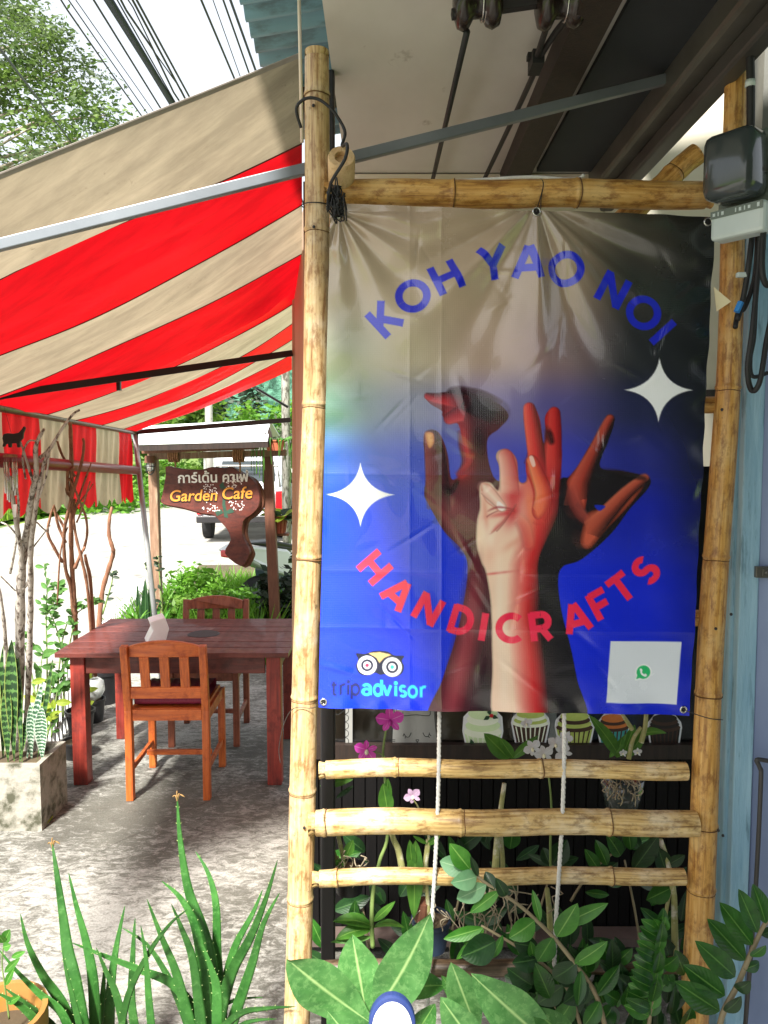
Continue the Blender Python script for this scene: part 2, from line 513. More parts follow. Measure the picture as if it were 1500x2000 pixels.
MB().box(((xa + xb) / 2 + 0.002, WY + 0.036, 1.1), (xb - xa - 0.002, 0.012, 0.72)).build('backing_board', m_whitecard, wf)['label'] = 'white card behind the glass'
# ledge at the foot of the cladding
# unseen wall added behind the viewer to dim that side and its reflections
MB().box((2.6, -2.0, 2.0), (4.5, 0.12, 4.0)).build('unseen_shade_wall', M('dim_brown_wall', (58, 54, 50), (70, 66, 60), 0.8, 2), shop)
MB().box(((p0 + p1) / 2, WY - 0.03, 0.055), (p1 - p0, 0.07, 0.03)).build('ledge', M('ledge', (84, 70, 64), (98, 84, 78), 0.6, 8), shop)

# ceiling, beams and roof
bx = 0.715                     # big beam between ceiling and open strip
MB().box(((-0.125 + bx) / 2, 1.54, CZ + 0.01), (bx + 0.125, 2.26, 0.02)).build('ceiling', m_ceil, shop)
d0 = gz(1130, 0, CZ - 0.03); d1 = gz(985, 345, CZ - 0.03)
MB().bar((d0.x + .03, 0.45, CZ - 0.03), (d1.x + .03, WY - 0.01, CZ - 0.03), 0.075, 0.06).build('ceiling_beam', m_darkwood, shop)
MB().box(((d0.x + bx) / 2 + 0.05, 1.50, CZ - 0.008), (bx - d0.x - 0.12, 2.1, 0.012)).build('ceiling_board', m_darkgrey, shop)
big = MB().bar((bx, 0.0, CZ - 0.03), (bx, WY - 0.01, CZ - 0.03), 0.10, 0.10)
big.build('roof_beam', m_steel_grey, shop, bevel=0.012)
MB().bar((bx + 0.012, 0.0, CZ - 0.105), (bx + 0.012, WY - 0.01, CZ - 0.105), 0.045, 0.045).build('beam_flange', m_brownsteel, shop, bevel=0.008)
# corrugated roof sheet with its free edge over the awning
def corrugated(x0, x1, y0, y1, z0, z1, pitch=0.075, amp=0.011, back=None):
    n = int((y1 - y0) / pitch * 6); rows = []
    b0, b1 = back or (y0, y0)
    for i in range(n + 1):
        t = i / n; ya = b0 + (y1 - b0) * t; yb = b1 + (y1 - b1) * t; dz = amp * math.sin(2 * PI * t * (y1 - y0) / pitch)
        rows.append([(x0, ya, z0 + dz), (x1, yb, z1 + dz)])
    return MB().sheet(rows)
corrugated(-0.345, 0.735, -0.9, WY + 0.2, CZ + 0.17, CZ + 0.34, back=(-0.9, -0.9)).build('roof_sheet', m_bluesheet, shop, solid=0.003, smooth=True)
corrugated(0.735, 2.6, -0.9, 2.30, CZ + 0.44, CZ + 0.72).build('roof_sheet', m_bluesheet, shop, solid=0.003, smooth=True)  # unseen higher sheet, added to shade the right side and the cream wall
for y in (0.6, 1.3, 2.38): MB().bar((-0.34, y, CZ + 0.12), (bx, y, CZ + 0.27), 0.05, 0.05).build('purlin', m_darkwood, shop)
# dark upright just behind the bamboo post, and thin downpipe beside it
po = MB().bar(at(640, 330, 1.93) * 1.0, (at(640, 330, 1.93).x - .012, 1.93, 0.0), 0.036, 0.036, up=(0, 1, 0))
tp = at(640, 330, 1.93)
MB().bar((tp.x, 1.93, CZ), (tp.x - 0.012, 1.93, 0.0), 0.036, 0.036, up=(0, 1, 0)).build('upright', m_steel_dark, shop, bevel=0.004)
a = at(584, -10, 1.86); b = at(590, 278, 1.86)
pipe = MB().tube([a + Vector((0, 0, .25)), a, b], 0.0042, 10).build('downpipe', M('cream_pipe', (222, 204, 182), (232, 216, 196), 0.4, 4), smooth=True)
tag(pipe, 'thin cream pipe end hanging beside the top of the bamboo post', 'pipe')
# awning post standing on the terrace
pp = at(581, 1000, 3.78)
post = MB().bar((pp.x - 0.012, 3.78, 0), (pp.x + 0.012, 3.78, at(580, 575, 3.78).z), 0.052, 0.052, up=(0, 1, 0)).build('awning_post', m_tan, bevel=0.004)
tag(post, 'tan square post standing at the right end of the red table', 'post')

# blue posts, door and grey upper wall at the far right side
frm = empty('blue_door_frame', (0.80, 1.78, 0), 'pale blue painted timber door frame beside the right bamboo post', 'door frame')
a = at(1456, 480, 1.80); b = at(1418, 1900, 1.80)
MB().bar((a.x - .003, 1.80, 2.3), (b.x - .012, 1.80, 0), 0.034, 0.05, up=(0, 1, 0)).build('post', m_bluewood, frm, bevel=0.004)
a = at(1478, 480, 1.755); b = at(1442, 1900, 1.755)
MB().bar((a.x + .006, 1.775, 2.3), (b.x - .004, 1.775, 0), 0.044, 0.05, up=(0, 1, 0)).build('post', m_bluewood, frm, bevel=0.003)['label'] = 'darker blue inner post'
a = at(1494, 480, 1.70); b = at(1474, 1900, 1.70)
dr = MB().prism([(a.x + .012, 1.77, 2.3), (b.x + .004, 1.77, 0), (b.x + .38, 1.45, 0), (a.x + .38, 1.45, 2.3)], (0.02, 0.03, 0)).build('door', m_bluedoor, frm)
# latch
lt = at(1490, 1117, 1.735)
lb = MB().box(lt, (0.035, 0.012, 0.026)); lb.box(lt + Vector((0.02, -0.006, 0)), (0.05, 0.006, 0.018)); lb.ball(lt + Vector((0.004, -0.009, 0)), 0.005)
lb.build('latch', m_steel_grey, frm, bevel=0.002)
hk = smooth_path([at(1499, 1486, 1.70), at(1478, 1484, 1.70), at(1484, 1500, 1.70), at(1486, 1530, 1.70), at(1475, 1750, 1.70), at(1455, 2010, 1.70)], 5)
MB().tube(hk, 0.0052, 8).build('door_hook', m_brownsteel, smooth=True)
tag(bpy.data.objects['door_hook'], 'long rusty brown iron hook hanging on the blue door', 'hook')
gw = MB().box((1.30, 1.80, 2.9), (0.62, 0.05, 1.5)); gw.build('upper_panel', m_greywall, frm)

# ------------------------------------------------------------------ awning
m_red = None
def fabric(name, c1, c2, spot=None, tr=0.45):
    m, nt, N, L = new_mat(name)
    v = mapped(nt, 'Object', (1, 1, 1))
    col = ramp_node(nt, noise_node(nt, v, 2.0, 4), [(0.3, lin(c1)), (0.7, lin(c2))])
    if spot:
        f = ramp_node(nt, noise_node(nt, v, 40, 6, 0.7), [(0.6, (0, 0, 0, 1)), (0.7, (1, 1, 1, 1))])
        f2 = ramp_node(nt, noise_node(nt, v, 3, 3), [(0.45, (0, 0, 0, 1)), (0.6, (1, 1, 1, 1))])
        col = mixc(nt, math_n(nt, 'MULTIPLY', math_n(nt, 'MULTIPLY', f, f2), 0.6), col, lin(spot))
        f3 = ramp_node(nt, noise_node(nt, mapped(nt, 'Object', (1, 1, 1)), 1.6, 6, 0.65), [(0.48, (0, 0, 0, 1)), (0.7, (1, 1, 1, 1))])
        col = mixc(nt, math_n(nt, 'MULTIPLY', f3, 0.3), col, lin(spot))
    f4 = ramp_node(nt, noise_node(nt, mapped(nt, 'Object', (1.2, 5, 1)), 2.6, 7, 0.7), [(0.36, (0.66,) * 3 + (1,)), (0.66, (1, 1, 1, 1))])
    col = mixc(nt, 1.0, col, f4, 'MULTIPLY')
    wv = noise_node(nt, v, 260, 2)
    finish(nt, col, 0.6, 0, 0.35, wv, 0.12, 0.002, tr)
    return m
m_red = fabric('red_awning_cloth', (196, 10, 22), (206, 16, 28), None, 0.45)
m_cre = fabric('cream_awning_cloth', (184, 168, 142), (196, 181, 154), (92, 78, 56), 0.30)

def proj(p):
    d = CR.transposed() @ (Vector(p) - EYE)
    return 750 - F * d.x / d.z, 1000 + F * d.y / d.z

def barpt(Y): return Vector((-1.25 - 0.1 * Y, Y, 1.93 - 0.016 * (Y - 3.1)))
WALLP = [(585, 113, 1.95), (590, 280, 2.35), (590, 400, 2.85), (590, 495, 3.37), (580, 588, 3.8), (572, 631, 4.27), (571, 663, 4.79), (570, 692, 5.35), (570, 722, 5.72)]
BARY = [1.40, 1.93, 2.45, 2.95, 3.68, 4.14, 4.66, 5.22, 5.6]
PASS = [(0, 353), (128, 492), (178, 619), (248, 669), (330, 722), (360, 750), (380, 766), (413, 768), (413, 789)]
LINES = []
for (wx, wy, Y), by, (qx, qy) in zip(WALLP, BARY, PASS):
    W = at(wx, wy, Y); B = barpt(by); best = None
    for i in range(1, 400):
        t = i / 400; p = W.lerp(B, t); q = at(qx, qy, p.y)
        e = abs(q.x - p.x)
        if best is None or e < best[0]: best = (e, t, p.z - q.z)
    t = best[1]; sag = best[2] / (4 * t * (1 - t))
    LINES.append((W, B, max(-0.12, min(0.34, sag))))
aw = empty('awning', (-1.3, 3.6, 0), 'large red and cream striped cloth awning on steel frame with scalloped valance', 'awning')
NS = 44
def awn_pt(u, t, k):
    """u along the awning between line k and k+1, t from wall to front bar"""
    (W0, B0, s0), (W1, B1, s1) = LINES[k], LINES[k + 1]
    W = W0.lerp(W1, u); B = B0.lerp(B1, u); s = lerp(s0, s1, u)
    p = W.lerp(B, t); p.z -= s * 4 * t * (1 - t) + 0.018 * math.sin(PI * u) * math.sin(PI * t)
    g_ = k + u; near_ = min(1, g_ / 0.6); p.z += near_ * 0.0045 * math.sin(PI * t) * (math.sin(17 * g_ + 3 * math.sin(4 * t)) + 0.7 * math.sin(41 * g_ - 5 * t + 2 * math.sin(1.3 * g_))); p.z += near_ * 0.004 * math.sin(9 * t + 3.1 * (k + u)) * math.sin(PI * t) + 0.004 * math.sin(31 * (u + k) + 4 * t) * t * (1 - t) * 4
    if k == 3:      # slack fold along the second red stripe
        p.z -= 0.05 * math.exp(-((u - 0.62) / 0.10) ** 2) * (1 - 0.8 * t) * min(1, t * 8)
    return p
for k in range(8):
    rows = [[awn_pt(j / 10, i / NS, k) for j in range(11)] for i in range(NS + 1)]
    MB().sheet(rows).build('stripe_panel', m_red if k % 2 else m_cre, aw, smooth=True)
m_seam = M('seam_thread', (92, 30, 28), (110, 44, 40), 0.8, 20)
for k in range(1, 8):
    for dv in (-0.003,):
        MB().tube([awn_pt(0, i / NS, k) + Vector((0, dv, -0.002)) for i in range(NS + 1)], 0.0022, 5).build('seam', m_seam, aw, smooth=True)
# hem of the near edge and seam tapes
m_hem = M('hem_tape', (150, 140, 132), (168, 158, 150), 0.6, 10)
rows = [[awn_pt(0, i / NS, 0) + Vector((0, -0.012 * q, 0.006 * math.sin(q * PI) + 0.004 * q)) for q in (0, 0.5, 1)] for i in range(NS + 1)]
MB().sheet(rows).build('hem', m_hem, aw, solid=0.003)
# frame
m_bar = M('front_rail_steel', (92, 84, 78), (116, 108, 100), 0.4, 5, metal=0.4)
b0 = barpt(1.2); b1 = barpt(5.62)
MB().tube([b0, b1], 0.019, 12).build('front_rail', m_bar, aw, smooth=True)
m_alu = M('aluminium_tube', (112, 118, 124), (128, 134, 140), 0.35, 5, metal=0.3)
ar0 = at(-110, 506, 1.62); ar1 = at(1306, 154, 1.90)
ar0 = ar0 + (ar0 - ar1) * ((barpt(1.5).x - ar0.x) / (ar0.x - ar1.x))
MB().bar(ar0, ar1, 0.020, 0.023).build('arm', m_alu, aw, bevel=0.002)
a0 = at(-70, 783, 2.95); a1 = at(569, 690, 3.75)
MB().bar(a0, a1, 0.026, 0.03).build('arm', m_steel_dark, aw, bevel=0.002)['label'] = 'dark painted inner arm'
q = at(232, 747, 3.35); MB().box(q - Vector((0, 0, 0.012)), (0.016, 0.02, 0.045)).build('bracket', m_steel_dark, aw)
f0 = barpt(5.62); f1 = at(568, 820, 5.72)
MB().bar(f0, f1, 0.03, 0.034).build('end_rail', m_steel_dark, aw, bevel=0.002)
g0 = at(500, 758, 5.72); g1 = at(562, 795, 5.9); MB().tube([g0, g1], 0.010, 6).build('brace', m_steel_dark, aw)
pb = at(316, 1260, 5.55)
MB().tube([barpt(5.62), (pb.x, pb.y, 0.0)], 0.020, 10).build('pole', M('galvanised_pole', (128, 130, 130), (156, 158, 158), 0.45, 5, stretch=(6, 6, 1), metal=0.3), aw, smooth=True)
# valance
VB = [0.95, 1.35, 1.75, 2.15, 2.7, 3.24, 3.68, 4.14, 4.66, 5.22, 5.6]
def val_pt(Y, s):
    b = barpt(Y); drop = lerp(0.40, 0.455, (Y - 3.1) / 2.5)
    z = b.z - 0.012 - s * drop
    scal = abs(math.sin(2 * PI * (Y - 0.95) / 0.36))
    z -= (s ** 6) * 0.045 * scal
    x = b.x - 0.022 + 0.012 * math.sin(46 * Y + 6 * s) * (1 - abs(s - 0.5)) * 0.6 + 0.01 * math.sin(17 * Y) * s
    return Vector((x, Y, z))
for k in range(len(VB) - 1):
    n = 30
    rows = [[val_pt(lerp(VB[k], VB[k + 1], i / n), j / 10) for j in range(11)] for i in range(n + 1)]
    MB().sheet(rows).build('valance_panel', m_red if k % 2 == 1 else m_cre, aw, smooth=True)
m_maroon = M('maroon_tube', (108, 14, 24), (128, 22, 34), 0.4, 5)
t0 = at(-200, 888, 2.5); t1 = at(272, 919, 5.55); t0.x = barpt(2.5).x + 0.02; t1.x = barpt(5.55).x + 0.02
MB().tube([t0, t1], 0.030, 12).build('roller_tube', m_maroon, aw, smooth=True)

# ------------------------------------------------------------------ bamboo frame
BY = 1.72
m_bam = bamboo_mat('bamboo', (192, 160, 112), (216, 192, 146), (128, 88, 46), (226, 214, 186))
m_bamo = bamboo_mat('orange_bamboo', (200, 150, 76), (220, 178, 108), (128, 78, 30), (230, 202, 142))
m_bamw = bamboo_mat('weathered_bamboo', (200, 166, 104), (224, 198, 142), (112, 78, 38), (232, 222, 196))
m_bame = M('cut_bamboo_end', (186, 150, 104), (206, 176, 132), 0.8, 30, bump=0.5)

m_node = M('bamboo_node_groove', (86, 58, 30), (118, 84, 48), 0.8, 30)
def bamboo(name, pts, r0, r1, nodes, mat, parent, n=18):
    """pts: world points; nodes: fractions along the stem with raised rings"""
    P = smooth_path(pts, 12) if len(pts) > 2 else [Vector(pts[0]).lerp(Vector(pts[1]), i / 40) for i in range(41)]
    cum = [0.0]
    for i in range(1, len(P)): cum.append(cum[-1] + (P[i] - P[i - 1]).length)
    T = cum[-1]
    s_all = sorted(set([c / T for c in cum] + [max(0, min(1, q + d / T)) for q in nodes for d in (-0.011, -0.006, -0.0025, 0, 0.0025, 0.006, 0.011)]))
    pts2 = []; rad = []
    for s in s_all:
        d = s * T; i = max(0, min(len(P) - 2, int(np.searchsorted(cum, d)) - 1))
        f = (d - cum[i]) / max(1e-9, cum[i + 1] - cum[i])
        pts2.append(P[i].lerp(P[i + 1], max(0, min(1, f))))
        r = lerp(r0, r1, s)
        for q in nodes:
            e = (s - q) * T
            r += 0.0022 * math.exp(-((e + 0.002) / 0.0035) ** 2) - 0.0012 * math.exp(-((e - 0.004) / 0.002) ** 2)
        rad.append(r * (1 + 0.012 * math.sin(s * 17 + 3 * r0 * 1000) + 0.012 * math.sin(s * 43 + pts[0][0] * 9)))
        pts2[-1] = pts2[-1] + Vector((0.0022 * math.sin(s * 11 + pts[0][2] * 7), 0.0015 * math.sin(s * 9), 0.0022 * math.sin(s * 13 + pts[0][0] * 5)))
    mb = MB()
    d0 = (pts2[0] - pts2[1]).normalized(); d1 = (pts2[-1] - pts2[-2]).normalized()
    pts2 = [pts2[0] - d0 * 0.02, pts2[0]] + pts2[1:-1] + [pts2[-1], pts2[-1] - d1 * 0.02]
    rad = [rad[0] * 0.72, rad[0]] + rad[1:-1] + [rad[-1], rad[-1] * 0.72]
    mb.tube(pts2, rad, n)
    mb.m = 1
    for q in nodes:                      # dark groove line under each raised ring
        i = min(range(len(pts2)), key=lambda j: abs((pts2[j] - pts2[1]).length - q * T)); ax_ = (pts2[min(i + 3, len(pts2) - 1)] - pts2[max(i - 3, 0)]).normalized()
        e1 = ax_.orthogonal().normalized(); e2 = ax_.cross(e1)
        mb.tube([pts2[i] + (e1 * math.cos(a) + e2 * math.sin(a)) * (rad[i] - 0.0003) + ax_ * 0.0032 * (1 + 0.3 * math.sin(3 * a)) for a in np.linspace(0, 2 * PI, 21)], 0.0013, 4, cap=False)
    o = mb.build(name, [mat, m_node], parent, smooth=True, auto=50)
    return o

frame = empty('bamboo_frame', at(980, 1990, BY) * 1.0, 'tall bamboo lattice frame of poles and rails carrying the printed banner', 'frame')
lp = [at(620, 99, BY), at(618, 400, BY), at(614, 800, BY), at(600, 1250, BY), at(588, 1640, BY), at(578, 2010, BY), at(570, 2300, BY)]
bamboo('pole', lp, 0.0265, 0.032, [0.035, 0.145, 0.29, 0.42, 0.545, 0.63, 0.73, 0.86], m_bam, frame, 24)
rp = [at(1441, 128, BY), at(1432, 400, BY), at(1421, 750, BY), at(1391, 1225, BY), at(1370, 1700, BY), at(1352, 2050, BY), at(1340, 2320, BY)]
bamboo('pole', rp, 0.0235, 0.034, [0.11, 0.265, 0.41, 0.53, 0.65, 0.71, 0.80, 0.92], m_bamo, frame, 24)
rail = lambda pts, r, nd, m, y: bamboo('rail', [at(px, py, y) for px, py in pts], r, r, nd, m, frame, 20)
rail([(636, 380), (857, 378), (1122, 379), (1388, 380)], 0.0295, [0.33, 0.655], m_bamo, BY)
rail([(622, 1503), (900, 1500), (1342, 1506)], 0.0205, [0.21, 0.60], m_bamw, BY - 0.012)
rail([(603, 1607), (900, 1605), (1362, 1608)], 0.0290, [0.04, 0.395, 0.77], m_bamw, BY - 0.022)
rail([(612, 1716), (900, 1711), (1338, 1712)], 0.0190, [0.065, 0.80], m_bamw, BY - 0.012)
rail([(612, 1893), (900, 1890), (1342, 1884)], 0.0190, [0.3, 0.78], bamboo_mat('shaded_bamboo', (78, 62, 46), (100, 82, 62), (48, 36, 26), (110, 98, 82)), BY + 0.01)  # lowest rail's bamboo colour darkened to stand for the shade behind the plants
rail([(622, 792), (1000, 790), (1402, 790)], 0.0190, [0.3, 0.72], m_bamo, BY + 0.02)
rail([(606, 1206), (1000, 1206), (1382, 1206)], 0.0190, [0.25, 0.7], m_bamo, BY + 0.02)
bamboo('brace', [at(1215, 432, 1.86), at(1360, 300, 1.86)], 0.026, 0.026, [0.7], m_bamo, frame)
bamboo('pole', [at(1461, 150, 1.80), at(1455, 330, 1.80), at(1440, 700, 1.80)], 0.012, 0.012, [0.4], m_bamo, frame)['label'] = 'thin second pole behind the right one'
# cross pole end pointing out of the frame, hollow
c = at(667, 306, 1.645); axd = Vector((0.06, -1, 0.42)).normalized()
mb = MB(); mb.lathe([(0.0, -0.012), (0.0135, -0.012), (0.0145, 0.0), (0.0265, 0.001), (0.0285, -0.004), (0.0285, -0.30), (0.0, -0.30)], c, 24, axd)
mb.build('cross_pole', m_bame, frame, smooth=True, auto=40)
# nails in the poles
for px, py in ((612, 206), (613, 443), (594, 1617), (1428, 1200), (1398, 1228), (1410, 800), (625, 1617), (1403, 1622), (1412, 1632)):
    MB().ball(at(px, py, BY - 0.033), 0.0035, 8, 5).build('nail', m_steel_dark, frame)

# ------------------------------------------------------------------ the printed banner
NX, NY = 480, 630
TL, TR, BR_, BL = (645, 399), (1397, 424), (1346, 1398), (622, 1383)
U, V = np.meshgrid(np.linspace(0, 1, NX), np.linspace(0, 1, NY))
PX = (TL[0] * (1 - U) + TR[0] * U) * (1 - V) + (BL[0] * (1 - U) + BR_[0] * U) * V
PY = (TL[1] * (1 - U) + TR[1] * U) * (1 - V) + (BL[1] * (1 - U) + BR_[1] * U) * V
# colour field of the printed photograph
cx_ = np.array([640, 800, 950, 1090, 1250, 1400.0]); cy_ = np.array([390, 560, 700, 800, 900, 1000, 1150, 1400.0])
CG = np.array([
    [(150, 132, 112), (150, 130, 110), (152, 134, 112), (132, 119, 102), (70, 66, 54), (32, 34, 32)],
    [(158, 144, 120), (170, 152, 128), (164, 144, 122), (146, 126, 106), (56, 54, 50), (24, 28, 30)],
    [(140, 146, 120), (172, 160, 136), (166, 142, 126), (132, 108, 110), (36, 40, 46), (22, 27, 32)],
    [(104, 146, 124), (126, 132, 160), (118, 106, 166), (92, 86, 152), (38, 44, 82), (22, 27, 36)],
    [(44, 96, 190), (68, 90, 206), (82, 86, 198), (60, 66, 190), (36, 44, 136), (18, 24, 48)],
    [(26, 74, 236), (32, 68, 232), (50, 64, 222), (36, 50, 216), (26, 40, 176), (16, 24, 80)],
    [(22, 62, 236), (20, 56, 236), (20, 52, 232), (18, 46, 230), (18, 42, 218), (16, 30, 140)],
    [(20, 58, 236), (18, 50, 236), (18, 48, 230), (18, 44, 228), (20, 42, 212), (18, 36, 180)]], float)
def field(PX, PY):
    fx = np.clip(np.interp(PX, cx_, np.arange(6)), 0, 4.999); fy = np.clip(np.interp(PY, cy_, np.arange(8)), 0, 6.999)
    ix = fx.astype(int); iy = fy.astype(int); a = (fx - ix)[..., None]; b = (fy - iy)[..., None]
    a = a * a * (3 - 2 * a); b = b * b * (3 - 2 * b)
    return (CG[iy, ix] * (1 - a) + CG[iy, ix + 1] * a) * (1 - b) + (CG[iy + 1, ix] * (1 - a) + CG[iy + 1, ix + 1] * a) * b
CG[:3, :4] *= 1.12
ART = field(PX, PY)

def spline2(pts, k=6, closed=True):
    P = np.array(pts, float); n = len(P); out = []
    for i in range(n if closed else n - 1):
        p0, p1, p2, p3 = (P[(i - 1) % n], P[i], P[(i + 1) % n], P[(i + 2) % n])
        for j in range(k):
            t = j / k
            out.append(0.5 * (2 * p1 + (p2 - p0) * t + (2 * p0 - 5 * p1 + 4 * p2 - p3) * t * t + (3 * p1 - p0 - 3 * p2 + p3) * t ** 3))
    return np.array(out)

def sdist(pts, pad=40):
    """signed distance (inside positive) to a closed outline; returns the window and the values"""
    P = np.array(pts, float)
    x0, y0 = P.min(0) - pad; x1, y1 = P.max(0) + pad
    m = (PX > x0) & (PX < x1) & (PY > y0) & (PY < y1)
    X = PX[m]; Y = PY[m]; D = np.full(X.shape, 1e9); ins = np.zeros(X.shape, bool)
    for i in range(len(P)):
        ax, ay = P[i]; bx_, by_ = P[(i + 1) % len(P)]
        dx, dy = bx_ - ax, by_ - ay; l2 = dx * dx + dy * dy + 1e-9
        t = np.clip(((X - ax) * dx + (Y - ay) * dy) / l2, 0, 1)
        D = np.minimum(D, (X - ax - t * dx) ** 2 + (Y - ay - t * dy) ** 2)
        if ay != by_:
            c_ = ((ay > Y) != (by_ > Y)) & (X < (bx_ - ax) * (Y - ay) / (by_ - ay) + ax)
            ins ^= c_
    D = np.sqrt(D)
    return m, np.where(ins, D, -D), X, Y

def paint(pts, color, soft=0.8, smooth=True, alpha=1.0, k=6):
    """fill an outline; color is rgb or a function of X, Y, d"""
    P = spline2(pts, k) if smooth else np.array(pts, float)
    m, d, X, Y = sdist(P, 10 + soft * 2)
    c = np.clip(d / (2 * soft) + 0.5, 0, 1) * alpha
    col = color(X, Y, d) if callable(color) else np.array(color, float)[None, :]
    ART[m] = ART[m] * (1 - c[:, None]) + col * c[:, None]

def mixA(a, b, f): f = np.clip(f, 0, 1)[:, None]; return np.array(a, float) * (1 - f) + np.array(b, float) * f
def blob(X, Y, x, y, rx, ry, ang=0.0):
    c, s = math.cos(ang), math.sin(ang); u = ((X - x) * c + (Y - y) * s) / rx; v = (-(X - x) * s + (Y - y) * c) / ry
    return np.exp(-(u * u + v * v))

# --- left hand and forearm: very dark brown lit red
H1 = [(842, 1410), (864, 1326), (886, 1258), (901, 1197), (912, 1120), (905, 1078), (867, 1037), (838, 987), (828, 965), (832, 930), (830, 897), (827, 856), (838, 842), (855, 844), (868, 868), (875, 895), (881, 935),
      (900, 926), (910, 900), (901, 855), (893, 828), (876, 828), (863, 812), (862, 803), (841, 790), (830, 777), (836, 769), (863, 768), (897, 761), (933, 772), (967, 786), (987, 803), (990, 818), (973, 838), (950, 862), (962, 930), (1010, 1000), (1010, 1410)]
def c1(X, Y, d):
    c = mixA((88, 30, 40), (70, 28, 42), (Y - 800) / 400)
    f = 0.75 * blob(X, Y, 905, 860, 16, 70, -0.12) + 0.8 * blob(X, Y, 852, 780, 26, 12, 0.35) + 0.8 * blob(X, Y, 878, 812, 13, 18) + 0.6 * blob(X, Y, 905, 912, 14, 34, 0.35)
    c = c * (1 - np.clip(f, 0, 1))[:, None] + np.array((186, 34, 48)) * np.clip(f, 0, 1)[:, None]
    f = 0.7 * blob(X, Y, 925, 1210, 14, 90, 0.12) + 0.75 * blob(X, Y, 890, 1330, 22, 70, 0.25) + 0.45 * blob(X, Y, 870, 985, 34, 26) + 0.3 * blob(X, Y, 905, 1020, 40, 40)
    c = c * (1 - np.clip(f, 0, 1))[:, None] + np.array((176, 74, 84)) * np.clip(f, 0, 1)[:, None]
    f = 0.85 * blob(X, Y, 945, 800, 40, 20, 0.4) + 0.6 * blob(X, Y, 935, 860, 16, 30) + 0.6 * blob(X, Y, 862, 955, 22, 14) + 0.8 * blob(X, Y, 948, 1370, 18, 70) + 0.55 * blob(X, Y, 846, 910, 10, 34)
    return c * (1 - np.clip(f, 0, 1))[:, None] + np.array((22, 16, 26)) * np.clip(f, 0, 1)[:, None]
paint(H1, c1)
paint([(829, 846), (846, 845), (848, 866), (836, 877)], (226, 158, 92), 1.2)

# --- right hand: almost black forearm, brown lit fingers
H3 = [(1143, 1410), (1126, 1326), (1113, 1262), (1096, 1194), (1088, 1132), (1098, 1105), (1134, 1091), (1193, 1040), (1229, 993), (1262, 956), (1269, 938), (1256, 929), (1215, 920), (1170, 912), (1187, 863), (1198, 830), (1196, 812), (1184, 812), (1176, 832), (1150, 870), (1128, 907), (1108, 931), (1094, 934), (1075, 960), (1036, 1100), (1024, 1410)]
def c3(X, Y, d):
    c = mixA((28, 24, 30), (24, 22, 30), (Y - 900) / 300)
    f = 0.5 * blob(X, Y, 1048, 1340, 30, 90)
    return c * (1 - np.clip(f, 0, 1))[:, None] + np.array((60, 22, 30)) * np.clip(f, 0, 1)[:, None]
paint(H3, c3)
paint([(1107, 934), (1128, 908), (1150, 872), (1177, 832), (1185, 814), (1194, 815), (1194, 832), (1176, 866), (1158, 900), (1150, 935), (1142, 985), (1136, 992), (1118, 965), (1106, 950)],
      lambda X, Y, d: mixA((110, 34, 28), (200, 84, 64), d / 8) * 1.1 * (1 - 0.35 * blob(X, Y, 1190, 815, 14, 30))[:, None], 1.6)
paint([(1131, 1062), (1134, 1030), (1146, 1000), (1178, 990), (1205, 968), (1230, 944), (1250, 936), (1258, 944), (1240, 972), (1214, 1002), (1180, 1036), (1150, 1070)],
      lambda X, Y, d: mixA((104, 42, 32), (212, 96, 70), d / 10), 2.0)
paint([(1159, 987), (1178, 989), (1168, 996)], (26, 46, 190), 1.0)

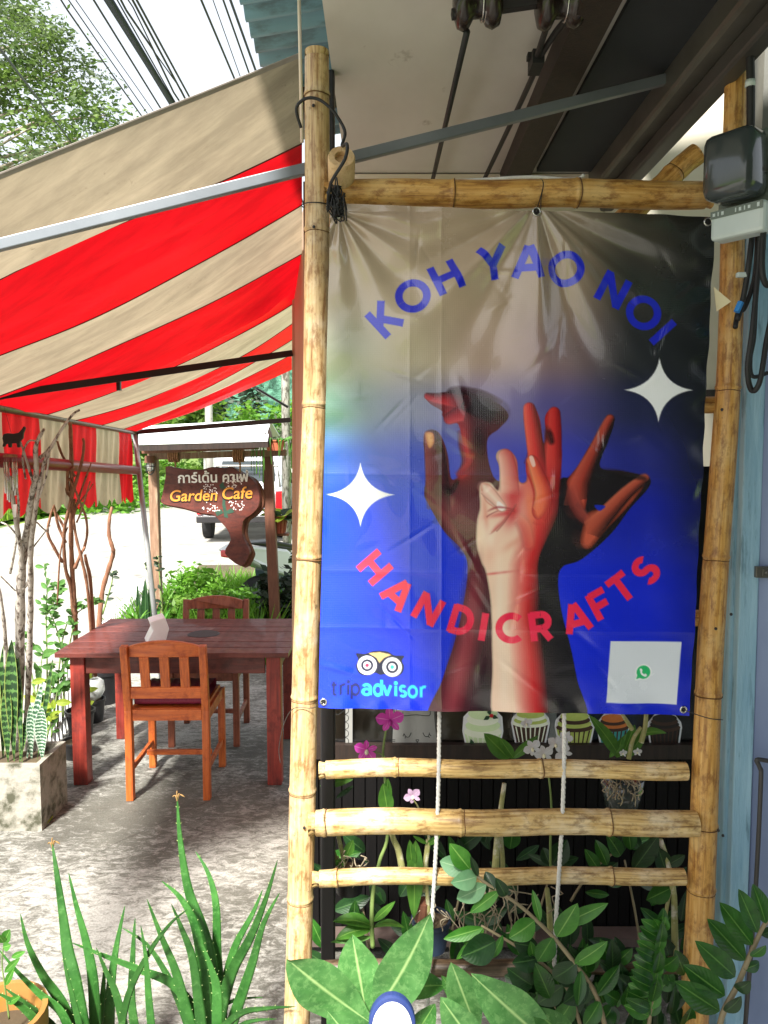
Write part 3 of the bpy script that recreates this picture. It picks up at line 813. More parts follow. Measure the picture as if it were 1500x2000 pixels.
# --- middle hand: pale skin in red light
H2 = [(968, 1410), (961, 1295), (958, 1188), (948, 1120), (938, 1096), (929, 1062), (930, 1018), (936, 990), (935, 955), (941, 943), (957, 942), (972, 956), (974, 915), (967, 892), (974, 879), (992, 879), (1008, 898), (1012, 938), (1026, 938), (1025, 903), (1029, 886), (1023, 838), (1020, 805), (1029, 793), (1041, 796), (1052, 822), (1059, 866), (1063, 848), (1061, 818), (1068, 803), (1080, 800), (1090, 808), (1093, 850), (1095, 900), (1090, 945), (1086, 1007), (1066, 1052), (1050, 1094), (1052, 1150), (1064, 1265), (1074, 1410)]
def c2(X, Y, d):
    edge = np.interp(Y, [900, 1050, 1100, 1200, 1300, 1400], [1030, 1020, 1005, 1003, 1012, 1022])
    c = mixA((250, 214, 188), (216, 44, 48), (X - edge + 16) / 44)
    red = np.clip((960 - Y) / 60, 0, 1) * np.clip((X - 990) / 30, 0, 1)
    c = c * (1 - red)[:, None] + np.array((214, 40, 46)) * red[:, None]
    drk = np.interp(Y, [780, 1000, 1100, 1200, 1300, 1400], [1105, 1090, 1060, 1052, 1066, 1076])
    c = c * (1 - np.clip((X - drk + 34) / 34, 0, 1) ** 2 * np.clip((Y - 900) / 120, 0, 1))[:, None] + np.array((34, 20, 28)) * (np.clip((X - drk + 34) / 34, 0, 1) ** 2 * np.clip((Y - 900) / 120, 0, 1))[:, None]
    f = 0.9 * blob(X, Y, 1000, 1000, 15, 28, 0.3) + 0.85 * blob(X, Y, 1004, 965, 26, 17, -0.4) + 0.55 * blob(X, Y, 975, 1004, 26, 5, -0.2) + 0.5 * blob(X, Y, 966, 1030, 16, 3, -0.8) + 0.5 * blob(X, Y, 986, 905, 16, 24) + 0.7 * blob(X, Y, 970, 1118, 26, 2.5, -0.12)
    f = np.clip(f, 0, 1); c = c * (1 - f)[:, None] + np.array((210, 62, 66)) * f[:, None]
    f = np.clip(0.9 * blob(X, Y, 1056, 872, 6, 26, 0.1) + 0.9 * blob(X, Y, 1070, 848, 9, 12) + 0.5 * blob(X, Y, 1048, 830, 5, 26, -0.25) + 0.5 * blob(X, Y, 1080, 930, 8, 40), 0, 1)
    c = c * (1 - f)[:, None] + np.array((58, 12, 22)) * f[:, None]
    f = np.clip(0.8 * blob(X, Y, 1034, 990, 9, 44, -0.1) + 0.6 * blob(X, Y, 1080, 895, 6, 22) + 0.5 * blob(X, Y, 1034, 860, 5, 20), 0, 1)
    c = c * (1 - f)[:, None] + np.array((244, 128, 88)) * f[:, None]
    f = np.clip(0.55 * blob(X, Y, 948, 1010, 5, 40, -0.1) + 0.45 * blob(X, Y, 985, 930, 16, 4) + 0.5 * blob(X, Y, 990, 945, 20, 3, 0.3) + 0.4 * blob(X, Y, 1000, 1060, 26, 7, -0.6) + 0.35 * blob(X, Y, 960, 1070, 12, 30, 0.3), 0, 1)
    c = c * (1 - f)[:, None] + np.array((226, 128, 108)) * f[:, None]
    f = np.clip(0.7 * blob(X, Y, 955, 1050, 14, 30, -0.2) + 0.6 * blob(X, Y, 975, 1180, 9, 90) + 0.5 * blob(X, Y, 985, 1330, 11, 70), 0, 1)
    c = c * (1 - f)[:, None] + np.array((255, 236, 214)) * f[:, None]
    return c * np.clip(0.72 + d / 14, 0.72, 1)[:, None]
paint(H2, c2)
for l_ in ([(1022, 905), (1030, 880), (1036, 850)], [(1062, 850), (1060, 890), (1066, 930)], [(1024, 838), (1034, 842), (1046, 836)], [(1066, 862), (1078, 866), (1090, 860)], [(976, 915), (990, 920), (1006, 912)], [(950, 1010), (975, 996), (1004, 1000)], [(968, 1036), (985, 1018), (1006, 985)]):
    q_ = spline2(l_, 5, False); paint(list(map(tuple, q_ - np.array([0.7, 0.6]))) + list(map(tuple, (q_ + np.array([0.7, 0.8]))[::-1])), (120, 24, 30), 0.9, False, 0.55)
paint([(1027, 898), (1036, 890), (1047, 896), (1056, 922), (1068, 936), (1072, 975), (1062, 1002), (1048, 1014), (1037, 1000), (1040, 968), (1034, 942), (1026, 922)],
      lambda X, Y, d: mixA((176, 36, 36), (244, 116, 78), d / 9), 1.2)
paint([(1033, 893), (1039, 892), (1043, 908), (1038, 910)], (250, 196, 180), 1.0)
paint([(938, 946), (950, 944), (966, 956), (980, 976), (988, 992), (978, 1000), (962, 990), (946, 976)], lambda X, Y, d: mixA((216, 140, 124), (252, 226, 206), d / 6), 1.2)
paint([(969, 982), (974, 979), (983, 990), (979, 996), (972, 993)], (255, 238, 232), 0.9)

# --- rounded shading of each finger: across the finger from its left side to its right side
def limb(pts, rad, cl, cc, cr, soft=1.2, alpha=1.0):
    P = spline2(pts, 6, False); n = len(P); R = np.interp(np.linspace(0, len(rad) - 1, n), np.arange(len(rad)), rad)
    pad = max(rad) + 6; m = (PX > P[:, 0].min() - pad) & (PX < P[:, 0].max() + pad) & (PY > P[:, 1].min() - pad) & (PY < P[:, 1].max() + pad)
    X = PX[m]; Y = PY[m]; best = np.full(X.shape, -1e9); sd = np.zeros(X.shape); gg = np.zeros(X.shape)
    for i in range(n - 1):
        ax, ay = P[i]; ex, ey = P[i + 1] - P[i]; L2 = ex * ex + ey * ey + 1e-9; L1 = math.sqrt(L2)
        t = np.clip(((X - ax) * ex + (Y - ay) * ey) / L2, 0, 1); ddx = X - ax - t * ex; ddy = Y - ay - t * ey
        r = R[i] + (R[i + 1] - R[i]) * t; d = r - np.hypot(ddx, ddy); side = (ddx * -ey + ddy * ex) / L1 / r
        u_ = d > best; best = np.where(u_, d, best); sd = np.where(u_, side, sd); gg = np.where(u_, (i + t) / (n - 1), gg)
    c = np.clip(best / (2 * soft) + 0.5, 0, 1) * alpha * np.clip((gg - 0.02) / 0.33, 0, 1) ** 0.8
    q = np.clip(sd, -1, 1); col = np.where((q < 0)[:, None], mixA(cc, cl, np.maximum(-q, 0)), mixA(cc, cr, np.maximum(q, 0)))
    col = col * np.clip(0.80 + np.maximum(best, 0) / 16, 0.8, 1)[:, None]
    ART[m] = ART[m] * (1 - c[:, None]) + col * c[:, None]
# left hand
limb([(856, 1000), (852, 930), (848, 885), (841, 858)], [24, 22, 20, 13], (150, 70, 72), (104, 46, 54), (48, 22, 32), 2.0)
paint([(830, 847), (845, 846), (847, 865), (837, 875)], lambda X, Y, d: mixA((196, 120, 74), (240, 178, 110), d / 6), 1.2)
limb([(970, 806), (930, 786), (890, 776)], [24, 26, 20], (34, 18, 28), (24, 16, 26), (60, 24, 36), 3, 0.85)
limb([(905, 786), (875, 780), (850, 778), (837, 774)], [16, 14, 10, 6], (214, 66, 72), (168, 36, 48), (70, 20, 32), 1.6)
limb([(908, 806), (890, 812), (877, 818)], [18, 14, 11], (220, 78, 84), (176, 40, 54), (110, 24, 40), 2.0)
limb([(898, 838), (904, 870), (910, 902), (898, 924)], [7, 9, 9, 8], (206, 58, 62), (176, 36, 48), (104, 24, 38), 3.0, 0.9)
limb([(890, 930), (912, 910), (922, 890)], [6, 8, 6], (196, 60, 64), (160, 40, 50), (110, 30, 42), 3, 0.7)
limb([(868, 945), (878, 960), (892, 940)], [5, 6, 4], (30, 14, 22), (26, 12, 20), (40, 18, 28), 3, 0.7)
limb([(925, 1080), (915, 1190), (895, 1320), (880, 1400)], [10, 16, 22, 24], (120, 40, 52), (176, 70, 82), (110, 36, 50), 9, 0.55)
limb([(850, 985), (880, 1030), (905, 1070)], [8, 12, 10], (120, 44, 54), (140, 60, 68), (90, 34, 44), 6, 0.6)
# right hand
limb([(1124, 985), (1132, 940), (1160, 880), (1190, 822)], [24, 20, 13.5, 9], (206, 92, 72), (172, 62, 50), (30, 16, 20), 2.0)
limb([(1112, 945), (1120, 985), (1138, 1010)], [10, 14, 12], (190, 84, 72), (168, 70, 62), (90, 36, 36), 4, 0.8)
limb([(1140, 1044), (1176, 1010), (1222, 962), (1254, 938)], [27, 18, 13.5, 9], (214, 108, 82), (178, 76, 58), (34, 18, 22), 2.2)
limb([(1170, 920), (1215, 926), (1256, 934)], [6, 7, 4], (60, 34, 36), (30, 22, 26), (20, 16, 20), 3, 0.7)
paint([(1159, 986), (1180, 988), (1168, 997)], (26, 46, 190), 1.0)
# middle hand
limb([(994, 965), (991, 915), (985, 893)], [19, 17.5, 14.5], (252, 206, 186), (232, 142, 128), (196, 70, 74), 1.4)
limb([(1054, 945), (1044, 875), (1035, 822), (1032, 806)], [17, 16.5, 14.5, 11], (248, 104, 84), (214, 42, 46), (96, 14, 22), 1.4)
limb([(1078, 960), (1079, 890), (1080, 835), (1079, 814)], [15, 15.5, 14, 11.5], (226, 70, 64), (208, 48, 48), (126, 20, 28), 1.4)
limb([(1066, 838), (1070, 852), (1074, 862)], [5, 8, 6], (40, 8, 18), (50, 10, 20), (110, 20, 28), 3, 0.85)
limb([(1046, 1006), (1060, 968), (1049, 928), (1036, 902)], [17, 17, 14, 10], (252, 150, 104), (240, 104, 70), (168, 30, 34), 1.4)
paint([(1032, 893), (1039, 891), (1044, 908), (1038, 911)], (252, 204, 190), 0.9)
limb([(944, 952), (960, 968), (980, 990)], [13, 12, 8.5], (240, 176, 158), (252, 222, 202), (228, 168, 150), 1.2)
paint([(969, 983), (974, 979), (985, 990), (980, 997), (972, 994)], (255, 240, 234), 0.9)
limb([(952, 1000), (972, 990), (1002, 996)], [1.4, 2.0, 1.2], (176, 44, 52), (176, 44, 52), (176, 44, 52), 1.6, 0.7)
limb([(956, 1040), (978, 1022), (1006, 984)], [1.2, 1.8, 1.2], (206, 90, 84), (206, 90, 84), (206, 90, 84), 1.6, 0.7)
limb([(1010, 1012), (1024, 1030), (1030, 1062)], [8, 12, 10], (246, 150, 116), (230, 96, 80), (200, 50, 52), 7, 0.55)

# --- stars, logo, lettering
def star(x, y, rx, ry, col):
    pts = []
    for q in range(4):
        a0 = q * PI / 2
        for i in range(10):
            t = i / 10; a = (math.cos(a0), math.sin(a0)); b = (math.cos(a0 + PI / 2), math.sin(a0 + PI / 2))
            p = ((1 - t) ** 2 * a[0] + 2 * t * (1 - t) * 0.13 * (a[0] + b[0]) + t * t * b[0], (1 - t) ** 2 * a[1] + 2 * t * (1 - t) * 0.13 * (a[1] + b[1]) + t * t * b[1])
            pts.append((x + rx * p[0], y + ry * p[1]))
    paint(pts, col, 0.8, False)
star(1285, 762, 67, 62, (250, 252, 254)); star(704, 966, 67, 62, (252, 253, 254))

def stroke_field(strokes, x, y, sc, rot, w, mirror=1.0, shear=0.0):
    """coverage of a letter made of strokes, cap height 1, centred; y up; butt ends"""
    r = sc * 1.2; m = (np.abs(PX - x) < r) & (np.abs(PY - y) < r)
    X = PX[m] - x; Y = -(PY[m] - y); c, s = math.cos(-rot), math.sin(-rot)
    gx = (X * c - Y * s) / sc; gy = (X * s + Y * c) / sc
    gx = gx - shear * gy
    D = np.full(gx.shape, 9.0)
    for st in strokes:
        if st[0] == 'L':
            _, ax, ay, bx_, by_ = st; L = math.hypot(bx_ - ax, by_ - ay); ux, uy = (bx_ - ax) / L, (by_ - ay) / L
            a = (gx - ax) * ux + (gy - ay) * uy; b = -(gx - ax) * uy + (gy - ay) * ux
            D = np.minimum(D, np.maximum(np.abs(a - L / 2) - L / 2, np.abs(b) - w / 2))
        else:                                    # arc: centre, radii, from angle, to angle (degrees, counter-clockwise)
            _, ax, ay, rx, ry, a0, a1 = st
            q = np.degrees(np.arctan2((gy - ay) / ry, (gx - ax) / rx))
            rr = np.hypot((gx - ax) / rx, (gy - ay) / ry); dr = np.abs(rr - 1) * (rx + ry) / 2 - w / 2
            mid = (a0 + a1) / 2; half = (a1 - a0) / 2
            dq = np.abs((q - mid + 180) % 360 - 180) - half
            da = np.radians(dq) * (rx + ry) / 2
            D = np.minimum(D, np.where(dq <= 0, np.maximum(dr, da), np.maximum(dr, da)))
    return m, np.clip(0.5 - D * sc / 1.5, 0, 1)
h = 0.5
GL = {
 'K': [('L', -.29, -h, -.29, h), ('L', -.25, -.06, .30, h), ('L', -.10, .10, .34, -h)],
 'O': [('A', 0, 0, .44, .43, -180, 180)],
 'H': [('L', -.33, -h, -.33, h), ('L', .33, -h, .33, h), ('L', -.33, 0, .33, 0)],
 'Y': [('L', 0, -h, 0, .02), ('L', -.01, -.04, -.38, h), ('L', .01, -.04, .38, h)],
 'A': [('L', -.40, -h, -.02, h), ('L', .40, -h, .02, h), ('L', -.22, -.20, .22, -.20)],
 'N': [('L', -.33, -h, -.33, h), ('L', .33, -h, .33, h), ('L', -.33, h - .05, .33, -h + .05)],
 'I': [('L', 0, -h, 0, h)],
 'D': [('L', -.30, -h, -.30, h), ('A', -.08, 0, .40, .415, -90, 90), ('L', -.34, .415, -.08, .415), ('L', -.34, -.415, -.08, -.415)],
 'C': [('A', .04, 0, .44, .43, 48, 312)],
 'R': [('L', -.30, -h, -.30, h), ('A', .02, .17, .25, .245, -90, 90), ('L', -.34, .415, .02, .415), ('L', -.34, -.075, .02, -.075), ('L', .02, -.10, .28, -h)],
 'F': [('L', -.26, -h, -.26, h), ('L', -.26, .415, .32, .415), ('L', -.26, -.02, .26, -.02)],
 'T': [('L', 0, -h, 0, h), ('L', -.38, .415, .38, .415)],
 'S': [('A', 0, .205, .25, .215, 35, 280), ('A', 0, -.205, .26, .21, -145, 100)],
 't': [('L', -.05, -.38, -.05, .46), ('L', -.22, .22, .18, .22), ('A', .10, -.36, .15, .13, 180, 285)],
 'r': [('L', -.14, -.5, -.14, .26), ('A', .12, -.02, .26, .27, 70, 180)],
 'i': [('L', 0, -.5, 0, .24), ('A', 0, .44, .045, .045, -180, 180)],
 'p': [('L', -.27, -.80, -.27, .26), ('A', 0, -.12, .27, .37, -180, 180)],
 'a': [('L', .27, -.5, .27, .05), ('A', 0, -.27, .27, .21, -180, 180), ('A', .0, .0, .27, .25, 0, 150)],
 'd': [('L', .27, -.5, .27, .62), ('A', 0, -.12, .27, .37, -180, 180)],
 'v': [('L', -.27, .26, 0, -.5), ('L', .27, .26, 0, -.5)],
 's': [('A', 0, .06, .19, .19, 35, 262), ('A', 0, -.30, .20, .18, -145, 90)],
 'o': [('A', 0, -.12, .29, .37, -180, 180)],
}
def letter(ch, x, y, sc, rot, w, col, fade=0.0):
    m, c = stroke_field(GL[ch], x, y, sc, math.radians(rot), w)
    ART[m] = ART[m] * (1 - c[:, None]) + np.array(col, float) * c[:, None]
BLUE = (26, 38, 206); PINK = (250, 44, 84)
for ch, x, y, r in (('K', 751, 624, 42), ('O', 806, 579, 33), ('H', 871, 543, 23.5), ('Y', 962, 515, 10), ('A', 1031, 513, -2), ('O', 1105, 526, -10), ('N', 1196, 567, -28), ('O', 1255, 612, -38), ('I', 1292, 650, -48)):
    letter(ch, x, y, 62, r, 0.235, BLUE)
for ch, x, y, r in (('H', 732, 1108, -49), ('A', 778, 1158, -41), ('N', 836, 1188, -29), ('D', 901, 1211, -17), ('I', 944, 1224, -9), ('C', 996, 1226, 0), ('R', 1056, 1222, 7), ('A', 1124, 1205, 16), ('F', 1172, 1179, 28), ('T', 1214, 1148, 37), ('S', 1261, 1114, 46)):
    letter(ch, x, y, 55, r, 0.25, PINK)
CY = (52, 222, 250); NV = (24, 30, 96)
xs = {'t': 656, 'r': 671, 'i': 683, 'p': 697}
for ch, x in (('t', 653), ('r', 669), ('i', 680), ('p', 694)): letter(ch, x, 1344 + (x - 650) * 0.02, 27, 0, 0.20, NV)
for ch, x in (('a', 716), ('d', 738), ('v', 756), ('i', 773), ('s', 787), ('o', 806), ('r', 826)): letter(ch, x, 1345 + (x - 710) * 0.02, 27, 0, 0.20, CY)
def disc(x, y, r, col): paint([(x + r * math.cos(a), y + r * math.sin(a)) for a in np.linspace(0, 2 * PI, 36, endpoint=False)], col, 0.7, False)
NAVY = (22, 26, 58)
paint([(695, 1276), (712, 1277), (728, 1272), (742, 1271), (758, 1273), (770, 1280), (789, 1281), (785, 1290), (789, 1302), (785, 1315), (770, 1323), (752, 1318), (742, 1319), (732, 1315), (716, 1321), (701, 1316), (695, 1302), (699, 1288)], NAVY, 0.8, True, k=4)
paint([(719, 1276), (742, 1274), (765, 1279), (750, 1285), (741, 1295), (735, 1285)], (246, 208, 132), 0.7, False)
for x, y, cc in ((717, 1300, (208, 48, 92)), (766, 1303, (52, 190, 176))):
    disc(x, y, 19, (252, 252, 252)); disc(x, y, 12, NAVY); disc(x, y, 7.6, (246, 246, 250)); disc(x, y, 3.8, cc)
# plain white square with the round green chat mark (the square code itself is left out)
paint([(1191, 1251), (1330, 1253), (1322, 1377), (1184, 1373)], (226, 232, 240), 0.7, False)
disc(1257, 1313, 16, (250, 252, 252)); paint([(1243, 1320), (1250, 1328), (1241, 1330)], (250, 252, 252), 0.6, False)
disc(1257, 1313, 13.5, (38, 190, 112)); paint([(1245, 1319), (1250, 1325), (1243, 1327)], (38, 190, 112), 0.6, False)
paint([(1250, 1307), (1253, 1306), (1255, 1310), (1254, 1313), (1258, 1317), (1261, 1316), (1264, 1319), (1262, 1322), (1257, 1321), (1252, 1316)], (250, 252, 252), 0.5, True)

# --- creases and folds of the vinyl (metres towards the viewer)
def folds(X, Y):
    hx, hy = 1048, 406
    dx = X - hx; dy = Y - hy + 10; r = np.hypot(dx, dy); th = np.arctan2(dx, np.maximum(dy, 1))
    env = np.clip(r / 90, 0, 1) * np.exp(-(r / 330) ** 4)
    w = 0.0118 * env * (np.cos(th * 9.0 + 0.5) + 0.35 * np.cos(th * 15 - 0.6) + 0.10 * np.sin(th * 31 + 1)) * (0.6 + r / 500)
    # pull lines from the upper left eyelet
    dx2 = X - 662; dy2 = Y - 415; r2 = np.hypot(dx2, dy2); th2 = np.arctan2(dx2, np.maximum(dy2, 1))
    w += 0.007 * np.clip(r2 / 60, 0, 1) * np.exp(-(r2 / 210) ** 2) * np.cos(th2 * 13)
    # scallops along the hems
    w += 0.0035 * np.exp(-((X - 650) / 34) ** 2) * np.sin(Y / 15.0 + 1.5 * np.sin(Y / 71)) * np.clip((1000 - Y) / 250, 0, 1)
    w += 0.003 * np.exp(-((X - 1372) / 22) ** 2) * np.sin(Y / 13.0)
    w += 0.0022 * np.exp(-((Y - 418) / 18) ** 2) * np.sin(X / 17.0 + np.sin(X / 40))
    w += 0.0024 * np.exp(-((Y - 1382) / 16) ** 2) * np.sin(X / 14.0 + 2 * np.sin(X / 60))
    # storage creases, level and upright
    for y0, a in ((928, 0.0018), (1118, 0.0014), (1228, 0.0022)):
        w += a * np.exp(-np.abs(Y - y0 - 0.012 * (X - 900)) / 9)
    for x0, a in ((862, 0.0012), (800, 0.001)): w += a * np.exp(-np.abs(X - x0) / 7)
    # slack belly and slow waves
    w += 0.012 * np.sin(PI * np.clip((X - 640) / 740, 0, 1)) * np.sin(PI * np.clip((Y - 400) / 990, 0, 1))
    w += 0.0042 * np.sin(X / 61 + Y / 97 + 1.3) * np.sin(Y / 83 - X / 140) + 0.0018 * np.sin(X / 29 - Y / 41) * np.sin(Y / 53 + 0.7)
    # small dents with sharp highlights
    rg = np.random.default_rng(5)
    for _ in range(110):
        x0 = rg.uniform(650, 1370); y0 = rg.uniform(430, 1370); a = rg.uniform(0, PI); c, s = math.cos(a), math.sin(a)
        u = ((X - x0) * c + (Y - y0) * s) / rg.uniform(14, 42); v = (-(X - x0) * s + (Y - y0) * c) / rg.uniform(4, 9)
        w += rg.uniform(-0.0018, 0.0022) * np.exp(-u * u - v * v)
    return w
W_ = folds(PX, PY)
BAN_Y = 1.672
dx = (PX - 750.0) / F; dyy = -(PY - 1000.0) / F
R3 = np.array(CR)
DW = np.stack([dx, dyy, -np.ones_like(dx)], -1) @ R3.T
PT = np.array(EYE) + DW * (BAN_Y / DW[..., 1])[..., None]
PT[..., 1] -= W_
ban_o = Vector((float(PT[..., 0].mean()), BAN_Y, float(PT[..., 2].min())))
me = bpy.data.meshes.new('banner')
idx = np.arange(NX * NY).reshape(NY, NX)
quads = np.stack([idx[:-1, :-1], idx[1:, :-1], idx[1:, 1:], idx[:-1, 1:]], -1).reshape(-1, 4)
me.vertices.add(NX * NY); me.vertices.foreach_set('co', (PT.reshape(-1, 3) - np.array(ban_o)).ravel())
me.loops.add(quads.size); me.loops.foreach_set('vertex_index', quads.ravel())
me.polygons.add(len(quads)); me.polygons.foreach_set('loop_start', np.arange(0, quads.size, 4)); me.polygons.foreach_set('loop_total', np.full(len(quads), 4))
me.polygons.foreach_set('use_smooth', [True] * len(quads))
me.update(); me.validate()
a_ = np.clip(ART, 0, 255) / 255
a_ = np.where(a_ <= 0.04045, a_ / 12.92, ((a_ + 0.055) / 1.055) ** 2.4) * 0.95
att = me.color_attributes.new('print', 'FLOAT_COLOR', 'POINT')
att.data.foreach_set('color', np.concatenate([a_.reshape(-1, 3), np.ones((NX * NY, 1))], 1).astype(np.float32).ravel())
m_ban, nt, N, L = new_mat('printed_vinyl')
an = N.new('ShaderNodeAttribute'); an.attribute_name = 'print'
weave = N.new('ShaderNodeTexWave'); weave.inputs['Scale'].default_value = 80; weave.bands_direction = 'X'
weave2 = N.new('ShaderNodeTexWave'); weave2.inputs['Scale'].default_value = 80; weave2.bands_direction = 'Z'
vv = mapped(nt, 'Object', (1, 1, 1)); L.new(vv, weave.inputs[0]); L.new(vv, weave2.inputs[0])
wsum = math_n(nt, 'ADD', weave.outputs['Fac'], weave2.outputs['Fac'])
gr_ = noise_node(nt, mapped(nt, 'Object', (60, 60, 60)), 9, 3)
rr_ = ramp_node(nt, noise_node(nt, vv, 7, 5), [(0.3, (0.16,) * 3 + (1,)), (0.7, (0.30,) * 3 + (1,))])
finish(nt, an.outputs['Color'], 0.24, 0, 0.8, math_n(nt, 'ADD', wsum, gr_), 0.16, 0.0006, 0, 0.55, rr_)
me.materials.append(m_ban)
banner = bpy.data.objects.new('banner', me); COL.objects.link(banner); banner.location = ban_o; WL[banner.name] = ban_o
tag(banner, 'glossy vinyl banner printed with raised hands, two white stars and KOH YAO NOI HANDICRAFTS', 'banner')
m_chrome = M('eyelet_metal', (190, 188, 182), (206, 204, 200), 0.25, 5, metal=0.9)
m_black = M('black_hole', (8, 8, 8), (10, 10, 10), 0.8)
def ring(mb, c, r, t, n=18, axis='y'):
    pts = [c + Vector((r * math.cos(a), 0, r * math.sin(a))) for a in np.linspace(0, 2 * PI, n + 1)]
    return mb.tube(pts, t, 6, cap=False)
for px, py in ((661, 418), (1383, 433), (632, 1371), (1335, 1386), (1048, 413)):
    fw = float(folds(np.array([px], float), np.array([py], float))[0])
    c = at(px, py, BAN_Y - fw - 0.002)
    mb = MB(); ring(mb, c, 0.0078 if py < 1000 else 0.0066, 0.0021); mb.m = 1
    mb.lathe([(0.0, 0.0006), (0.0062, 0.0006)], c, 14, (0, -1, 0))
    mb.build('eyelet', [m_chrome, m_black], banner, smooth=True)

# ------------------------------------------------------------------ cords and ties on the frame
m_blackcord = M('black_cord', (22, 22, 22), (30, 30, 30), 0.6, 20)
m_wire = M('thin_wire', (60, 58, 56), (76, 74, 72), 0.45, 20, metal=0.5)
loop = smooth_path([at(588, 250, 1.70), at(579, 212, 1.685), at(596, 193, 1.675), at(622, 194, 1.675), at(648, 214, 1.675), at(668, 243, 1.68), at(674, 262, 1.67), at(668, 284, 1.66), at(678, 282, 1.60), at(674, 310, 1.59), at(650, 350, 1.62), at(644, 368, 1.64), at(640, 410, 1.66)], 6)
o = MB().tube(loop, 0.0034, 8).build('cord', m_blackcord, smooth=True)
tag(o, 'black cord looped over the top of the left bamboo pole and its cross pole end', 'cord')
mb = MB(); rg = random.Random(3)
for k in range(22):
    c = at(657 + rg.uniform(-8, 8), 392 + rg.uniform(-20, 26), 1.655)
    pts = [c + Vector((rg.uniform(-.014, .014), rg.uniform(-.012, .01), rg.uniform(-.03, .03))) for _ in range(5)]
    mb.tube(smooth_path(pts, 4), 0.0016, 5)
for k in range(5):
    z0 = at(664, 362 + k * 9, 1.72); pts = []
    for a in np.linspace(0, 2 * PI, 15): pts.append(Vector((z0.x - 0.004 * k + 0.004 * math.sin(a * 2), BY + 0.0335 * math.cos(a), at(660, 380, BY).z + 0.0335 * math.sin(a))))
    mb.tube(pts, 0.0018, 5)
tag(mb.build('tie_string', m_blackcord, smooth=True), 'tangle of black string tying the banner corner to the bamboo joint', 'string')
mb = MB()
for (px, py, r) in ((616, 402, 0.0300),):
    c = at(px, py, BY); mb.tube([c + Vector((r * math.cos(a), r * math.sin(a), 0.002 * math.sin(a))) for a in np.linspace(0, 2 * PI, 25)], 0.0013, 5)
tag(mb.build('binding_wire', m_blackcord, smooth=True), 'thin dark wire wound round the left pole level with the banner top', 'wire')
mb = MB(); c = at(1054, 380, BY); mb.tube([c + Vector((0.002 * math.sin(3 * a), 0.0312 * math.cos(a), 0.0312 * math.sin(a))) for a in np.linspace(0, 2 * PI, 25)], 0.0011, 5)
mb.tube([c + Vector((0, -0.031, 0)), at(1050, 404, 1.675), at(1048, 413, 1.655)], 0.0011, 5)
tag(mb.build('hanging_wire', m_wire, smooth=True), 'wire from the top rail through the middle eyelet of the banner', 'wire')
pts = smooth_path([at(1335, 1386, 1.655), at(1350, 1392, 1.66), at(1385, 1403, 1.68), at(1412, 1406, 1.70)], 5)
tag(MB().tube(pts, 0.0011, 5).build('corner_wire', m_wire, smooth=True), 'thin wire holding the lower right banner corner to the orange pole', 'wire')
pts = smooth_path([at(632, 1371, 1.655), at(610, 1383, 1.68), at(575, 1383, 1.685), at(556, 1410, 1.70), at(545, 1460, 1.71), at(548, 1490, 1.71)], 5)
tag(MB().tube(pts, 0.0009, 5).build('corner_wire', m_wire, smooth=True), 'thin wire from the lower left banner corner trailing past the pole', 'wire')
# twisted white ropes
m_rope = M('white_rope', (196, 194, 188), (216, 214, 208), 0.85, 60)
def rope(px0, py0, px1, py1, y0, y1, label):
    a = at(px0, py0, y0); b = at(px1, py1, y1); n = 90; mb = MB()
    for s in range(3):
        pts = []
        for i in range(n + 1):
            t = i / n; ang = t * (a - b).length * 2 * PI / 0.034 + s * 2 * PI / 3
            p = a.lerp(b, t); p = p + Vector((0.0026 * math.cos(ang), 0.0026 * math.sin(ang), 0)) + Vector((0.004 * math.sin(t * 5), 0, 0))
            pts.append(p)
        mb.tube(pts, 0.0029, 5)
    tag(mb.build('rope', m_rope, smooth=True), label, 'rope', 'white ropes hanging down the bamboo frame')
rope(858, 1380, 838, 1990, 1.693, 1.675, 'twisted white rope hanging past the cat sticker, longer of the two')
rope(1102, 1385, 1086, 1888, 1.693, 1.68, 'twisted white rope hanging past the white orchid, shorter of the two')
pts = [at(px, py, BY - .004) + Vector((0, 0, .004 * math.sin(px / 9))) for px, py in ((895, 351), (960, 350), (1040, 349), (1120, 348), (1140, 345))]
tag(MB().tube(smooth_path(pts, 5), 0.0045, 6).build('rope_end', m_rope, smooth=True), 'short pale rope lying along the top bamboo rail', 'rope')
# torn card tucked behind the right pole
MBc = MB().prism([at(1394, 560, 1.68), at(1428, 589, 1.672), at(1400, 608, 1.68)], (0, 0.001, 0))
tag(MBc.build('paper_scrap', M('cream_card', (222, 208, 168), (232, 220, 184), 0.8, 10)), 'torn triangular cream card tucked on the right bamboo pole', 'card')

# ------------------------------------------------------------------ electricity meter, cables, insulators
meter = empty('electricity_meter', at(1450, 460, 1.58), 'electricity meter with smoky clear cover above the blue door frame', 'meter')
m_smoke, nt, N, L = new_mat('smoky_cover')
finish(nt, (0.045, 0.055, 0.055, 1), 0.16, 0, 0.5, None, coat=0.4)
m_mbase = M('meter_base', (96, 108, 98), (112, 122, 112), 0.5, 6)
m_mterm = M('meter_terminal_cover', (184, 196, 192), (198, 208, 204), 0.4, 6)
Rm = Matrix.Rotation(math.radians(-52), 3, 'Z')
cc = at(1436, 326, 1.60)
MB().box(cc, (0.106, 0.088, 0.132), Rm).build('cover', m_smoke, meter, bevel=0.022, smooth=True)
MB().box(cc + Rm @ Vector((0.004, 0.056, -0.015)), (0.132, 0.026, 0.19), Rm).build('base', m_mbase, meter, bevel=0.012)
tc = cc + Rm @ Vector((0.004, 0.026, -0.105))
MB().box(tc, (0.112, 0.046, 0.062), Rm).build('terminal_cover', m_mterm, meter, bevel=0.008)
